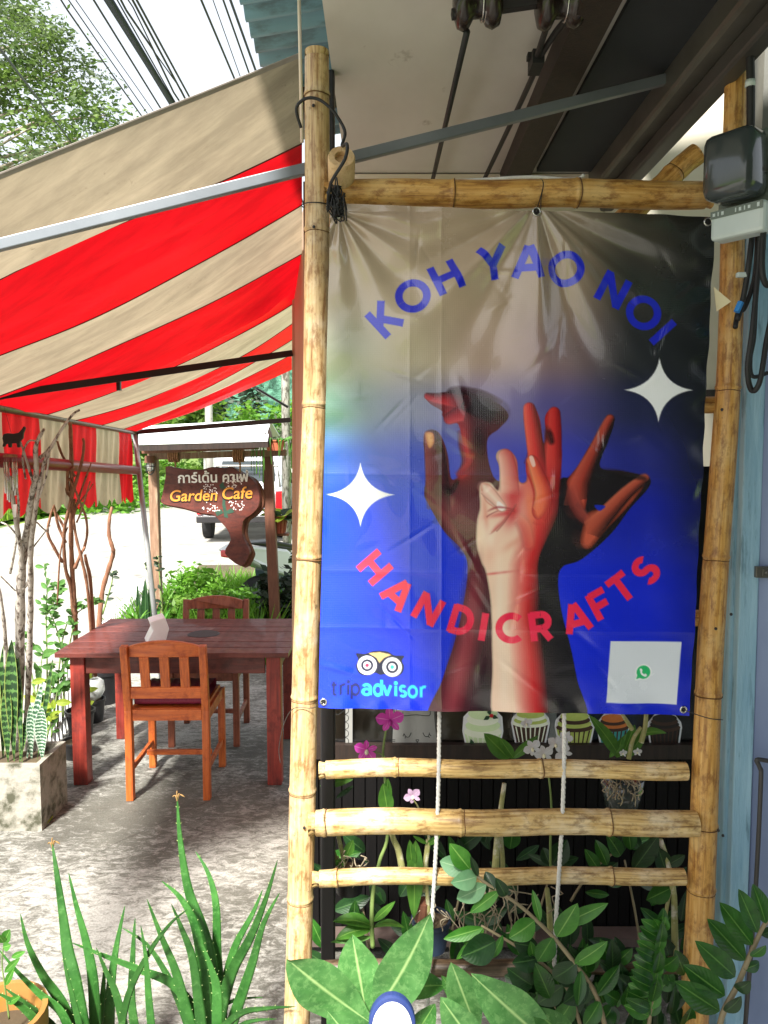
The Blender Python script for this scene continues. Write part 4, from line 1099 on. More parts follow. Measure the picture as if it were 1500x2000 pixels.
mb = MB().box(tc + Rm @ Vector((0, -0.0245, 0.020)), (0.108, 0.002, 0.015), Rm); mb.build('number_plate', m_mbase, meter)
mb = MB()
for k, hgt_ in enumerate((3, 5, 4, 0, 0, 5, 4, 5, 3, 0, 5)):
    if hgt_: mb.box(tc + Rm @ Vector((-0.046 + k * 0.0092, -0.026, 0.020)), (0.0022 if k % 2 else 0.005, 0.001, 0.001 * hgt_ + .003), Rm)
mb.build('number_marks', m_mterm, meter)
mb = MB().lathe([(0, 0.006), (0.008, 0.006), (0.009, 0), (0.006, -0.004)], cc + Rm @ Vector((0.058, 0.036, -0.01)), 12, Rm @ Vector((0, -1, 0))); mb.build('seal_screw', m_steel_grey, meter)
cabs = [([(1470, 455), (1462, 520), (1452, 580), (1440, 625)], 1.62, 0.0060, 'black meter cable ending in a bare blue core beside the right pole'),
        ([(1480, 455), (1474, 540), (1455, 600), (1442, 610), (1436, 640)], 1.64, 0.0052, 'black meter cable bending down onto the right bamboo pole'),
        ([(1486, 440), (1480, 530), (1470, 640), (1460, 720), (1468, 762), (1484, 745), (1498, 660), (1512, 600)], 1.60, 0.0058, 'black meter cable hanging in the long loop in front of the blue post'),
        ([(1492, 440), (1488, 520), (1494, 552), (1506, 556), (1515, 540)], 1.58, 0.0062, 'thick black meter cable turning out past the grey base'),
        ([(1476, 540), (1476, 600), (1473, 660), (1466, 700), (1470, 735), (1500, 728)], 1.63, 0.0042, 'thinner black cable inside the long loop below the meter')]
for pts, y, r, lab in cabs:
    o = MB().tube(smooth_path([at(px, py, y + 0.01 * math.sin(py)) for px, py in pts], 6), r, 8).build('meter_cable', m_blackcord, smooth=True)
    tag(o, lab, 'cable', 'cables below the electricity meter')
mb = MB(); a = at(1447, 590, 1.612); mb.tube([a, a + Vector((-.008, 0, -.02))], 0.0066, 8)
tag(mb.build('cable_tape', M('blue_tape', (40, 120, 190), (50, 134, 204), 0.4)), 'blue tape on the cable beside the right pole', 'tape')
mb = MB().box(at(1448, 537, 1.615), (0.020, 0.012, 0.010)); tag(mb.build('cable_clip', m_mterm, bevel=0.002), 'white clip around the cables under the meter', 'clip')
# service cable down the grey wall
o = MB().tube(smooth_path([at(1420, -20, 1.60), at(1448, 20, 1.60), at(1462, 70, 1.60), at(1466, 150, 1.60), at(1466, 260, 1.61)], 5), 0.0085, 8).build('service_cable', m_blackcord, smooth=True)
tag(o, 'thick black service cable running down the grey wall into the meter', 'cable')
for py in (74, 163):
    c = at(1465, py, 1.60); o = MB().tube([c + Vector((0, 0, .006)), c - Vector((0, 0, .006))], 0.0098, 10).build('cable_clip', m_mterm, smooth=True)
    tag(o, 'pale clip on the service cable ' + ('near the ceiling' if py < 100 else 'just above the meter'), 'clip')
rack = empty('insulator_rack', at(930, 20, 1.60), 'dark porcelain spool insulators on a steel rod under the ceiling', 'insulator')
m_porc = M('dark_porcelain', (34, 26, 24), (44, 34, 30), 0.25, 8)
spool = [(0.0, -0.05), (0.02, -0.05), (0.040, -0.044), (0.046, -0.032), (0.042, -0.022), (0.026, -0.012), (0.026, 0.006), (0.040, 0.014), (0.046, 0.026), (0.040, 0.040), (0.02, 0.046), (0.0, 0.046)]
for px in (935, 1096): MB().lathe(spool, at(px, 8, 1.60), 22, (1, 0, 0.08)).build('spool', m_porc, rack, smooth=True)
MB().bar(at(885, 28, 1.60), at(1130, -8, 1.60), 0.022, 0.018).build('rod', m_steel_dark, rack, bevel=0.003)
mb = MB().lathe([(0, 0.008), (0.011, 0.006), (0.011, -0.006), (0, -0.008)], at(888, 28, 1.60), 8, (1, 0, 0.1)); mb.build('nut', m_steel_dark, rack)
for px in (945, 1108):
    mb = MB()
    for d in (-0.003, 0.003):
        c = at(px, 8, 1.60); mb.tube([c + Vector((d, 0.031 * math.cos(a), 0.031 * math.sin(a))) for a in np.linspace(0, 2 * PI, 22)], 0.0022, 5)
    mb.build('tie_wire', m_chrome, rack, smooth=True)
o = MB().tube([at(912, 62, 1.61), at(845, 352, 2.56)], 0.0068, 8).build('overhead_cable', m_blackcord, smooth=True)
tag(o, 'black cable from the first spool insulator running straight along the ceiling', 'cable')
mb = MB(); mb.tube(smooth_path([at(1072, 40, 1.61), at(1050, 108, 1.76), at(1040, 150, 1.85), at(944, 354, 2.56)], 5), 0.0068, 8)
mb.tube(smooth_path([at(1112, 32, 1.60), at(1086, 62, 1.67), at(1054, 112, 1.77)], 5), 0.0068, 8)
kn = at(1047, 122, 1.79); mb.box(kn, (0.026, 0.06, 0.03)); mb.box(kn + Vector((-0.014, 0, 0.012)), (0.012, 0.02, 0.012))
tag(mb.build('overhead_cable', m_blackcord), 'black doubled cable clamped below the second spool insulator', 'cable')

# ------------------------------------------------------------------ table, chairs, things on and by them
def xf(mb, R, t):
    mb.v = [tuple(R @ Vector(p) + t) for p in mb.v]
    return mb
def wood(name, c1, c2, c3, rough=0.35, stretch=(1.2, 14, 14), coat=0.08):
    m, nt, N, L = new_mat(name)
    v = mapped(nt, 'Object', stretch)
    n = noise_node(nt, v, 3.0, 8, 0.65, 0.6)
    col = ramp_node(nt, n, [(0.25, lin(c3)), (0.5, lin(c1)), (0.75, lin(c2))])
    wr = noise_node(nt, mapped(nt, 'Object', (1, 1, 1)), 16, 8, 0.7)
    f = ramp_node(nt, wr, [(0.52, (0, 0, 0, 1)), (0.7, (1, 1, 1, 1))])
    col = mixc(nt, math_n(nt, 'MULTIPLY', f, 0.75), col, lin(c3))
    gm = noise_node(nt, mapped(nt, 'Object', (1, 1, 1)), 6, 6, 0.7)
    col = mixc(nt, math_n(nt, 'MULTIPLY', ramp_node(nt, gm, [(0.55, (0, 0, 0, 1)), (0.7, (1, 1, 1, 1))]), 0.5), col, lin(tuple(int(v * 0.6) for v in c3)))
    sc_ = noise_node(nt, mapped(nt, 'Object', tuple(s * 2.2 for s in stretch)), 9, 6, 0.75)
    sf_ = ramp_node(nt, sc_, [(0.62, (0, 0, 0, 1)), (0.7, (1, 1, 1, 1))])
    col = mixc(nt, math_n(nt, 'MULTIPLY', sf_, 0.35), col, lin(tuple(min(255, int(v * 0.6 + 100)) for v in c2)))
    col = vary(nt, col, 0.08)
    rr = ramp_node(nt, wr, [(0.3, (rough,) * 3 + (1,)), (0.7, (rough + 0.3,) * 3 + (1,))])
    finish(nt, col, rough, 0, 0.5, n, 0.15, 0.004, 0, coat, rr)
    return m
m_redwood = wood('red_stained_wood', (94, 40, 32), (116, 56, 44), (56, 24, 20), 0.42)
m_redwoodv = wood('red_stained_wood_upright', (132, 44, 34), (154, 60, 44), (78, 26, 22), 0.4, (14, 14, 1.2))
m_orwood = wood('worn_orange_wood', (186, 92, 32), (208, 118, 48), (122, 46, 20), 0.35, (14, 14, 1.2))
m_orwoodh = wood('worn_orange_wood_level', (190, 94, 32), (212, 122, 50), (130, 50, 20), 0.35, (1.2, 14, 14))
m_dkchair = wood('dark_chair_wood', (136, 72, 48), (158, 92, 64), (84, 40, 28), 0.4, (14, 14, 1.2))
m_plum = M('plum_cushion', (116, 26, 56), (138, 38, 70), 0.5, 10, stretch=(30, 4, 4), bump=0.4)
m_blackseat = M('black_seat', (22, 20, 22), (30, 28, 30), 0.45, 9)

TX0, TX1, TY0, TY1, TZ = -1.69, -0.49, 3.87, 4.69, 0.72
tab = empty('dining_table', ((TX0 + TX1) / 2, (TY0 + TY1) / 2, 0), 'red stained wooden table with plank top under the awning', 'table')
n = 7; pd = (TY1 - TY0) / n
for k in range(n):
    y = TY0 + (k + 0.5) * pd
    o = MB().box(((TX0 + TX1) / 2, y, TZ - 0.0125 + 0.001 * ((k * 7) % 3)), (TX1 - TX0, pd - 0.004, 0.025)).build('plank', m_redwood, tab, bevel=0.002)
for x in (TX0 + 0.095, TX1 - 0.085):
    for y in (TY0 + 0.085, TY1 - 0.085):
        MB().box((x, y, (TZ - 0.026) / 2), (0.075, 0.075, TZ - 0.026)).build('leg', m_redwoodv, tab, bevel=0.004)
for y in (TY0 + 0.075, TY1 - 0.075):
    MB().box(((TX0 + TX1) / 2, y, TZ - 0.076), (TX1 - TX0 - 0.262, 0.022, 0.098)).build('apron', m_redwood, tab, bevel=0.002)
for x in (TX0 + 0.085, TX1 - 0.075):
    MB().box((x, (TY0 + TY1) / 2, TZ - 0.076), (0.022, TY1 - TY0 - 0.25, 0.098)).build('apron', m_redwood, tab, bevel=0.002)

def chair(loc, rz, mv, mh, mc, label):
    root = empty('chair', loc, label, 'chair')
    R = Matrix.Rotation(rz, 3, 'Z'); t = Vector(loc)
    def put(mb, name, m, bev=0.003, **k): return xf(mb, R, t).build(name, m, root, bevel=bev, **k)
    W = 0.192; yb = -0.20; yf = 0.205
    for s in (-1, 1):
        put(MB().bar((s * W, yb, 0), (s * W, yb + 0.005, 0.46), 0.036, 0.040, up=(0, 1, 0)).bar((s * W, yb + 0.005, 0.455), (s * W, yb - 0.045, 0.80), 0.036, 0.036, up=(0, 1, 0)), 'back_post', mv)
        put(MB().bar((s * W, yf, 0), (s * W, yf, 0.45), 0.036, 0.036, up=(0, 1, 0)), 'leg', mv)
        put(MB().bar((s * W, yb + 0.022, 0.15), (s * W, yf - 0.02, 0.15), 0.018, 0.026), 'stretcher', mv, 0.002)
        put(MB().bar((s * W, yb + 0.022, 0.425), (s * W, yf - 0.02, 0.425), 0.022, 0.055), 'seat_rail', mh, 0.002)
    put(MB().bar((-W + .02, 0.03, 0.155), (W - .02, 0.03, 0.155), 0.02, 0.026), 'stretcher', mh, 0.002)
    put(MB().bar((-W + .02, yf, 0.425), (W - .02, yf, 0.425), 0.022, 0.055), 'seat_rail', mh, 0.002)
    put(MB().bar((-W + .02, yb + 0.006, 0.437), (W - .02, yb + 0.006, 0.437), 0.026, 0.056), 'seat_rail', mh, 0.002)
    # arched top rail
    out = []
    for i in range(13):
        u = -1 + i / 6; out.append((u * (W - 0.018), yb - 0.052 + 0.012 * u * u, 0.795 + 0.030 * (1 - u * u)))
    low = [(x, y + 0.004, 0.742) for x, y, z in reversed(out)]
    put(MB().prism(out + low, (0, 0.024, 0)), 'top_rail', mh, 0.003)
    put(MB().bar((-W + .018, yb - 0.012, 0.555), (W - .018, yb - 0.012, 0.555), 0.022, 0.056), 'lower_rail', mh, 0.002)
    for x in (-0.098, 0.0, 0.098):
        put(MB().bar((x, yb - 0.014, 0.583), (x, yb - 0.040, 0.743), 0.046, 0.014, up=(0, 1, 0)), 'slat', mv, 0.002)
    put(MB().box((0, 0.005, 0.458), (2 * W - 0.01, 0.40, 0.02)), 'seat', mh, 0.004)
    cu = MB(); nx = 16; rows = []
    for j in range(nx + 1):
        a = 2 * PI * j / nx; sx = abs(math.cos(a)) ** 0.35 * (1 if math.cos(a) >= 0 else -1); sz = abs(math.sin(a)) ** 0.7 * (1 if math.sin(a) >= 0 else -1)
        rows.append([( -0.172 + 0.344 * i / 24, 0.005 + 0.175 * sx, 0.496 + (0.026 + 0.0025 * math.sin(i * 2.2)) * sz) for i in range(25)])
    put(cu.sheet(rows), 'cushion', mc, 0, smooth=True)
    return root
chair((-1.088, 3.955, 0), 0.02, m_orwood, m_orwoodh, m_plum, 'worn orange wooden chair with plum cushion, its back turned to us at the table')
chair((-1.075, 4.66, 0), PI + 0.03, m_dkchair, m_dkchair, m_blackseat, 'dark red wooden chair with black seat on the far side of the table')

m_whitepl = M('white_plastic', (226, 224, 222), (236, 234, 232), 0.4, 8)
hold = MB(); a = Vector((-1.275, 4.06, TZ + 0.001)); u = Vector((0.085, 0.055, 0)); w_ = Vector((-0.02, 0.10, 0))
mb = MB(); prof = [(0.0, 0), (0.035, 0.07), (0.02, 0.115), (0.10, 0.135), (0.12, 0.07), (0.10, 0)]
dirx = Vector((0.93, 0.36, 0)); dep = Vector((-0.10, 0.24, 0)) * 0.5
mb.prism([a + dirx * p[0] + Vector((0, 0, p[1])) for p in prof], dep)
tag(mb.build('napkin_holder', m_whitepl, bevel=0.004), 'slanted white plastic napkin holder standing on the red table', 'napkin holder')
mb = MB().lathe([(0, 0.003), (0.085, 0.003), (0.09, 0.0), (0, 0.0)], (-1.02, 4.28, TZ + 0.001), 26)
tag(mb.build('place_mat', M('dark_mat', (34, 32, 36), (46, 42, 46), 0.6, 20)), 'round dark mat lying on the table top', 'mat')

# concrete planter box with snake plants comes later; the box itself
m_planter = M('mossy_planter_concrete', (140, 136, 126), (168, 164, 152), 0.8, 9, c3=(66, 66, 50), s3=9, lo3=0.44, hi3=0.62, bump=0.4)
plx = empty('planter_box', (-1.9, 3.6, 0), 'square mossy concrete planter box at the terrace edge', 'planter')
x0, x1, y0, y1, hh = -2.25, -1.582, 3.43, 3.72, 0.315
mb = MB()
for c, s in ((((x0 + x1) / 2, y0 + 0.0125, hh / 2), (x1 - x0, 0.025, hh)), (((x0 + x1) / 2, y1 - 0.0125, hh / 2), (x1 - x0, 0.025, hh)), ((x1 - 0.0125, (y0 + y1) / 2, hh / 2), (0.025, y1 - y0 - 0.052, hh)), ((x0 + 0.0125, (y0 + y1) / 2, hh / 2), (0.025, y1 - y0 - 0.052, hh))):
    mb.box(c, s)
mb.build('box', m_planter, plx)
MB().box(((x0 + x1) / 2, (y0 + y1) / 2, hh - 0.05), (x1 - x0 - 0.054, y1 - y0 - 0.054, 0.02)).build('soil', m_soil, plx)

m_potblack = M('black_plastic_pot', (24, 24, 26), (34, 34, 36), 0.45, 8)
m_terra = M('terracotta', (168, 84, 56), (186, 102, 72), 0.75, 8)
m_redpot = M('red_brown_plastic_pot', (136, 56, 40), (152, 68, 50), 0.5, 8)
def pot(c, r, h, mat, label, name='plant_pot', parent=None, soil=True):
    root = empty(name, c, label, 'pot') if parent is None else parent
    MB().lathe([(0.0, 0.0), (r * 0.78, 0.0), (r * 0.98, h * 0.88), (r * 1.06, h * 0.88), (r * 1.06, h), (r * 0.94, h), (r * 0.9, h * 0.8)], c, 24).build('pot' if parent is not None else 'shell', mat, root, smooth=True, auto=40)
    if soil: MB().lathe([(r * 0.92, h * 0.84), (0.0, h * 0.87)], c, 16).build('soil', m_soil, root)
    return root
pot(gz(207, 1372, 0), 0.092, 0.235, m_potblack, 'tall black plastic pot standing in front of the back table leg')
pot(gz(158, 1435, 0), 0.085, 0.16, m_potblack, 'black pot in the middle of the row behind the front table leg')
pot(gz(150, 1478, 0), 0.08, 0.10, m_potblack, 'low black pot nearest the planter behind the front table leg')
pot(gz(183, 1408, 0), 0.075, 0.15, m_potblack, 'small black pot under the clear jar by the fence')
gl, nt, N, L = new_mat('clear_plastic'); finish(nt, (0.8, 0.82, 0.8, 1), 0.12, 0, 0.5, None, trans=0.6)
j = gz(183, 1408, 0) + Vector((0, 0, .152))
tag(MB().lathe([(0, 0), (0.05, 0.0), (0.075, 0.05), (0.07, 0.11), (0.04, 0.13)], j, 20).build('clear_jar', gl, smooth=True, solid=0.002), 'clear round plastic jar on a small black pot under the table', 'jar')

# white picket fence along the terrace edge: every picket its own piece
m_picket = M('white_picket', (204, 206, 204), (220, 222, 220), 0.5, 8, stretch=(4, 4, 1))
fen = empty('picket_fence', (-2.2, 6.0, 0), 'low white plastic picket fence between the terrace and the road', 'fence')
fa = Vector((-1.93, 4.35, 0)); fb = Vector((-2.52, 8.0, 0)); nf = 46
pk = MB().prism([(-0.017, 0, -0.1), (0.017, 0, -0.1), (0.017, 0, 0.40), (0, 0, 0.43), (-0.017, 0, 0.40)], (0, 0.012, 0))
first = None; ang = math.atan2((fb - fa).y, (fb - fa).x)
for k in range(nf):
    p = fa.lerp(fb, k / (nf - 1))
    if first is None: first = o = pk.build('picket', m_picket, fen, origin=(0, 0, 0))
    else: o = first.copy(); COL.objects.link(o); o.parent = fen
    o.rotation_euler.z = ang; o.location = p - WL[fen.name]
for z in (0.10, 0.30): MB().bar(fa + Vector((-0.012, 0, z)), fb + Vector((-0.012, 0, z)), 0.012, 0.03).build('rail', m_picket, fen)

# bare branches standing along the fence
m_barkw = M('bleached_bark', (172, 162, 152), (198, 190, 180), 0.85, 7, stretch=(6, 6, 1), c3=(84, 70, 60), s3=9, lo3=0.5, hi3=0.6, bump=0.5)
m_barkb = M('brown_bark', (122, 82, 60), (152, 108, 82), 0.8, 8, stretch=(4, 4, 1), c3=(80, 52, 38), s3=9, bump=0.4)
def branchy(label, stems, Y, mat, base):
    root = empty('bare_branches', base, label, 'branches')
    for k, (pts, w0, w1) in enumerate(stems):
        P = smooth_path([at(px, py, (Y if not isinstance(Y, tuple) else lerp(Y[1], Y[0], (py - 830) / 620)) + 0.03 * math.sin(k * 1.9 + i * 0.7)) for i, (px, py) in enumerate(pts)], 5)
        Ym = Y if not isinstance(Y, tuple) else Y[1]
        rr = [r * Ym / F / 2 * (1 + 0.10 * math.sin(i * 1.7 + k)) for i, r in enumerate(rad_lerp(w0, w1, len(P)))]
        MB().tube(P, rr, 8).build('stem', mat, root, smooth=True)
    return root
branchy('bleached driftwood branches with peeling white bark rising behind the planter box', [
    ([(32, 1470), (38, 1300), (40, 1160), (44, 1095), (52, 1045), (62, 970), (71, 925), (70, 872), (86, 838)], 26, 6),
    ([(52, 1420), (58, 1260), (60, 1150), (60, 1075), (68, 1005), (76, 955), (88, 900), (112, 852), (140, 812), (155, 801)], 15, 4),
    ([(44, 1095), (30, 1010), (24, 960), (22, 930)], 11, 6), ([(66, 945), (52, 900), (40, 862)], 7, 3), ([(70, 900), (92, 882), (104, 866)], 8, 6),
    ([(8, 1420), (12, 1290), (6, 1200), (-4, 1140)], 12, 6), ([(0, 1124), (14, 1138), (30, 1154)], 4, 3), ([(44, 1150), (58, 1130), (62, 1070), (66, 1010)], 9, 4),
    ([(60, 1075), (78, 1052), (98, 1026)], 4, 2), ([(72, 1020), (84, 1032), (95, 1040)], 4, 3), ([(50, 935), (44, 890), (56, 862), (72, 862)], 4, 3), ([(20, 1120), (34, 1040), (36, 980), (28, 920)], 7, 4), ([(66, 1000), (90, 930), (96, 880)], 6, 3), ([(44, 1060), (20, 1030), (2, 1020)], 4, 3)], (3.85, 2.95), m_barkw, gz(32, 1480, 0))
branchy('tangled brown branches standing between the planter and the table', [
    ([(150, 1330), (146, 1200), (142, 1130), (139, 1060), (139, 1000), (140, 930), (138, 850), (137, 826)], 13, 7),
    ([(150, 1300), (140, 1160), (128, 1110), (125, 1045), (133, 1000), (146, 950), (160, 900), (164, 868), (162, 856)], 9, 5),
    ([(184, 1320), (172, 1160), (160, 1095), (150, 1055), (144, 1015), (146, 975)], 8, 5), ([(186, 1320), (178, 1150), (168, 1095), (166, 1083)], 10, 6),
    ([(163, 1075), (170, 1045), (168, 1012), (156, 980), (146, 955), (134, 934)], 6, 4), ([(122, 1098), (106, 1070), (93, 1040), (100, 1002), (108, 970), (98, 934)], 7, 4),
    ([(146, 1110), (158, 1082), (166, 1068)], 8, 5), ([(133, 1005), (152, 985), (170, 962), (182, 945)], 4, 2), ([(150, 1020), (160, 995), (176, 940)], 4, 3),
    ([(112, 1180), (118, 1080), (132, 1030)], 4, 3), ([(125, 1030), (108, 1000), (80, 960), (62, 930)], 6, 3), ([(138, 970), (126, 955), (114, 942)], 7, 5), ([(132, 960), (133, 920), (146, 915)], 6, 8), ([(128, 1060), (112, 1020), (96, 940), (84, 890)], 7, 4), ([(143, 1010), (158, 960), (178, 905)], 6, 3), ([(146, 930), (122, 890), (112, 862)], 6, 4)], (4.75, 3.85), m_barkb, gz(150, 1400, 0))
branchy('single crooked brown branch next to the far left corner of the red table', [
    ([(190, 1300), (194, 1215), (200, 1155), (212, 1112), (221, 1082), (220, 1070), (213, 1045), (214, 1012), (219, 990)], 11, 6)], 4.95, m_barkb, gz(190, 1380, 0))

# wind chime hanging from the awning rail
m_iron = M('black_iron', (16, 16, 16), (24, 22, 22), 0.5, 8)
chm = empty('wind_chime', at(20, 1000, 2.95), 'wind chime with black elephant and silver tubes hanging from the awning rail', 'wind chime')
el = [(4, 856), (6, 848), (14, 846), (26, 847), (36, 845), (42, 838), (46, 832), (49, 836), (45, 846), (44, 856), (38, 862), (38, 874), (33, 874), (32, 866), (22, 866), (21, 874), (16, 874), (15, 866), (10, 868), (8, 873), (4, 872), (6, 864)]
MB().prism([at(x, y, 2.94) for x, y in el], (0, 0.012, 0)).build('elephant', m_iron, chm, bevel=0.002)
MB().lathe([(0, 0.012), (0.024, 0.010), (0.026, 0), (0, 0)], at(20, 893, 2.95), 18).build('disc', m_barkb, chm)
for k in range(6):
    a = 2 * PI * k / 6 + 0.3; L_ = (0.10, 0.13, 0.155, 0.12, 0.145, 0.11)[k]
    c = at(20, 896, 2.95) + Vector((0.021 * math.cos(a), 0.021 * math.sin(a), -0.012))
    mb = MB().tube([c, c - Vector((0, 0, L_))], 0.0042, 8); mb.tube([c + Vector((0, 0, .02)), c], 0.0006, 4)
    mb.build('tube', m_chrome, chm, smooth=True)
c = at(20, 893, 2.95); MB().tube([c, at(29, 985, 2.95)], 0.0006, 4).build('string', m_blackcord, chm)
MB().prism([at(24, 985, 2.95), at(33, 985, 2.95), at(31, 1010, 2.95), at(26, 1010, 2.95)], (0, 0.001, 0)).build('wind_tag', m_whitepl, chm)
MB().tube([at(8, 795, 2.95), at(22, 846, 2.95)], 0.0006, 4).build('string', m_blackcord, chm)

# ------------------------------------------------------------------ Garden Cafe sign under its little roof
GY = 6.5
m_gatewood = M('weathered_gate_wood', (112, 84, 64), (140, 112, 90), 0.8, 6, stretch=(8, 8, 1), c3=(150, 146, 120), s3=4, bump=0.4)
m_gatewood2 = M('brown_gate_wood', (96, 58, 42), (116, 74, 54), 0.7, 6, stretch=(8, 8, 1), bump=0.3)
m_whiteroof = M('white_roof_sheet', (214, 216, 218), (226, 228, 230), 0.5, 3)
gate = empty('sign_gate', at(410, 1200, GY) * 1.0, 'rustic wooden sign gate with white roof at the garden edge', 'gate')
WL[gate.name].z = 0; gate.location.z = 0
for (xa_, ya_, xb_, yb_, m, w, yo) in ((299, 880, 311, 1290, m_gatewood, 0.075, 0), (522, 880, 541, 1290, m_gatewood2, 0.085, 0.02)):
    t = at(xa_, ya_, GY + yo); b = at(xb_, yb_, GY + yo)
    MB().bar(t, (b.x, b.y, 0), w, w, up=(0, 1, 0)).build('post', m, gate, bevel=0.006)
MB().bar(at(290, 892, GY - 0.06), at(560, 884, GY - 0.06), 0.06, 0.055).build('beam', m_gatewood, gate, bevel=0.005)
MB().bar(at(278, 881, GY - 0.22), at(505, 872, GY - 0.22), 0.05, 0.045).build('beam', m_gatewood2, gate, bevel=0.005)
f_l = at(270, 869, GY - 0.42); f_r = at(523, 862, GY - 0.42); r_l = at(272, 835, GY); r_r = at(528, 822, GY + 0.02)
mb = MB().prism([f_l, f_r, r_r, r_l], (0, 0, 0.012)); mb.build('roof', m_whiteroof, gate)
mb = MB().prism([r_l, r_r, r_r + Vector((0, .55, -.12)), r_l + Vector((0, .55, -.12))], (0, 0, 0.012)); mb.build('roof', m_whiteroof, gate)
MB().bar(f_l + Vector((0, .015, -.025)), f_r + Vector((0, .015, -.025)), 0.02, 0.045).build('fascia', m_darkwood, gate)
cz = [(517, 872), (516, 842), (521, 848), (525, 834), (530, 846), (531, 852), (527, 866), (524, 873)]
MB().prism([at(x, y, GY - .30) for x, y in cz], (0, 0.03, 0)).build('finial', m_darkwood, gate)
# lamp in a wire cage on the gate post
lamp = empty('cage_lamp', at(293, 930, GY - 0.12), 'small bulkhead lamp with wire cage under the sign gate roof', 'lamp')
lc = at(293, 904, GY - 0.12)
MB().lathe([(0, 0.06), (0.04, 0.058), (0.046, 0.0), (0, 0)], lc, 16).build('cap', m_gatewood2, lamp, smooth=True, auto=40)
MB().ball(lc - Vector((0, 0, 0.03)), 0.030, 10, 6, (1, 1, 1.5)).build('bulb_glass', gl, lamp, smooth=True)
mb = MB()
for k in range(6):
    a = PI * k / 3; mb.tube([lc + Vector((0.044 * math.cos(a) * math.cos(q), 0.044 * math.sin(a) * math.cos(q), -0.10 * math.sin(q))) for q in np.linspace(0, PI / 2, 7)], 0.003, 5)
for z, r in ((-0.03, 0.043), (-0.065, 0.036)): mb.tube([lc + Vector((r * math.cos(a), r * math.sin(a), z)) for a in np.linspace(0, 2 * PI, 17)], 0.003, 5)
mb.build('wire_cage', m_blackcord, lamp)
# the carved board
SY = GY - 0.10
m_sign = wood('carved_sign_wood', (88, 36, 26), (108, 50, 36), (50, 20, 14), 0.45, (2, 2, 6))
m_bark_edge = M('sign_bark_edge', (84, 46, 30), (110, 66, 44), 0.85, 14, bump=0.6)
out = [(324, 911), (342, 914), (370, 917), (394, 917), (414, 912), (438, 914), (452, 912), (471, 924), (488, 932), (501, 948), (507, 972), (504, 991), (490, 1006), (477, 1015), (473, 1032), (475, 1050), (486, 1074), (486, 1086), (471, 1106), (439, 1081), (450, 1055), (445, 1037), (433, 1022), (416, 1006), (394, 1003), (356, 992), (316, 983), (317, 965), (323, 930)]
sign = empty('cafe_sign', at(412, 1106, SY), 'carved tree slab sign reading Garden Cafe hanging from the gate', 'sign')
sm = [Vector((float(p[0]), 0, float(p[1]))) for p in spline2(out, 3)]
bk = MB().prism([at(p.x, p.z, SY) for p in sm], (0.012, 0.05, 0)); bk.build('board', m_sign, sign, bevel=0.004)
rim = spline2([(x + (2 if x < 400 else 5), y + 3) for x, y in out], 3)
MB().prism([at(p[0] + 3, p[1], SY + 0.052) for p in rim], (0.01, 0.03, 0)).build('bark_edge', m_bark_edge, sign)
face = [(334, 930), (380, 926), (430, 922), (462, 930), (485, 944), (496, 966), (492, 984), (470, 1000), (448, 1010), (430, 996), (400, 990), (340, 976), (330, 958)]
def text(body, p, size, mat, name, dz, rot=0.0, shear=0.0, off=0.0, ext=0.002):
    """every letter (with its marks) is one mesh; body is a list of letters, None leaves a space"""
    cu = bpy.data.curves.new(name, 'FONT'); cu.size = size; cu.shear = shear; cu.offset = off; cu.resolution_u = 4
    tmp = bpy.data.objects.new(name, cu); COL.objects.link(tmp)
    def mesh(s, e):
        cu.body = s; cu.extrude = e; tmp.update_tag(); bpy.context.view_layer.update()
        dg = bpy.context.evaluated_depsgraph_get(); dg.update()
        return bpy.data.meshes.new_from_object(tmp.evaluated_get(dg))
    def right(s):
        m = mesh(s + '|', 0.0); return max(v.co.x for v in m.vertices)
    r0 = right(''); done = ''
    for ch in body:
        if ch is None: done += ' '; continue
        x = right(done) - r0; done += ch
        me = mesh(ch, ext); me.name = name; me.materials.clear(); me.materials.append(mat)
        o = bpy.data.objects.new(name, me); COL.objects.link(o); o.parent = sign
        o.location = Vector(p) + Vector((x * math.cos(rot), dz, x * math.sin(rot))) - WL[sign.name]; o.rotation_euler = (PI / 2, -rot, 0)
    bpy.data.objects.remove(tmp)
m_wtext = M('white_sign_paint', (230, 226, 218), (240, 236, 228), 0.6, 20)
m_otext = M('orange_sign_paint', (210, 130, 40), (226, 156, 64), 0.5, 14)
m_ktext = M('black_sign_paint', (24, 18, 16), (32, 24, 20), 0.6, 20)
text(['ก', 'า', 'ร์', 'เ', 'ด้', 'น', None, 'ค', 'า', 'เ', 'ฟ่'], at(347, 943, SY), 0.112, m_wtext, 'letter', -0.004, 0.02, 0, 0.0022)
text('Garden', at(329, 980, SY), 0.133, m_ktext, 'letter_outline', -0.003, 0.02, 0.18, 0.006)
text('Garden', at(330, 979, SY), 0.133, m_otext, 'letter', -0.006, 0.02, 0.18, 0.0015)
text('Cafe', at(431, 976, SY), 0.140, m_ktext, 'letter_outline', -0.003, 0.04, 0.18, 0.006)
text('Cafe', at(432, 975, SY), 0.140, m_otext, 'letter', -0.006, 0.04, 0.18, 0.0015)
rg = random.Random(11); mb = MB()
for cxp, cyp, rx, ry in ((411, 955, 13, 9), (462, 938, 10, 12), (452, 946, 10, 8), (412, 990, 17, 9), (462, 988, 15, 9)):
    for k in range(26):
        x = cxp + rg.uniform(-rx, rx); y = cyp + rg.uniform(-ry, ry)
        mb.lathe([(0, 0.002), (0.0052, 0.001), (0.0055, 0)], at(x, y, SY - 0.0015), 6, (0, -1, 0))
o = mb.build('painted_blossom', M('white_blossom_paint', (232, 214, 208), (240, 226, 222), 0.6, 20), sign); o['kind'] = 'stuff'
mb = MB()
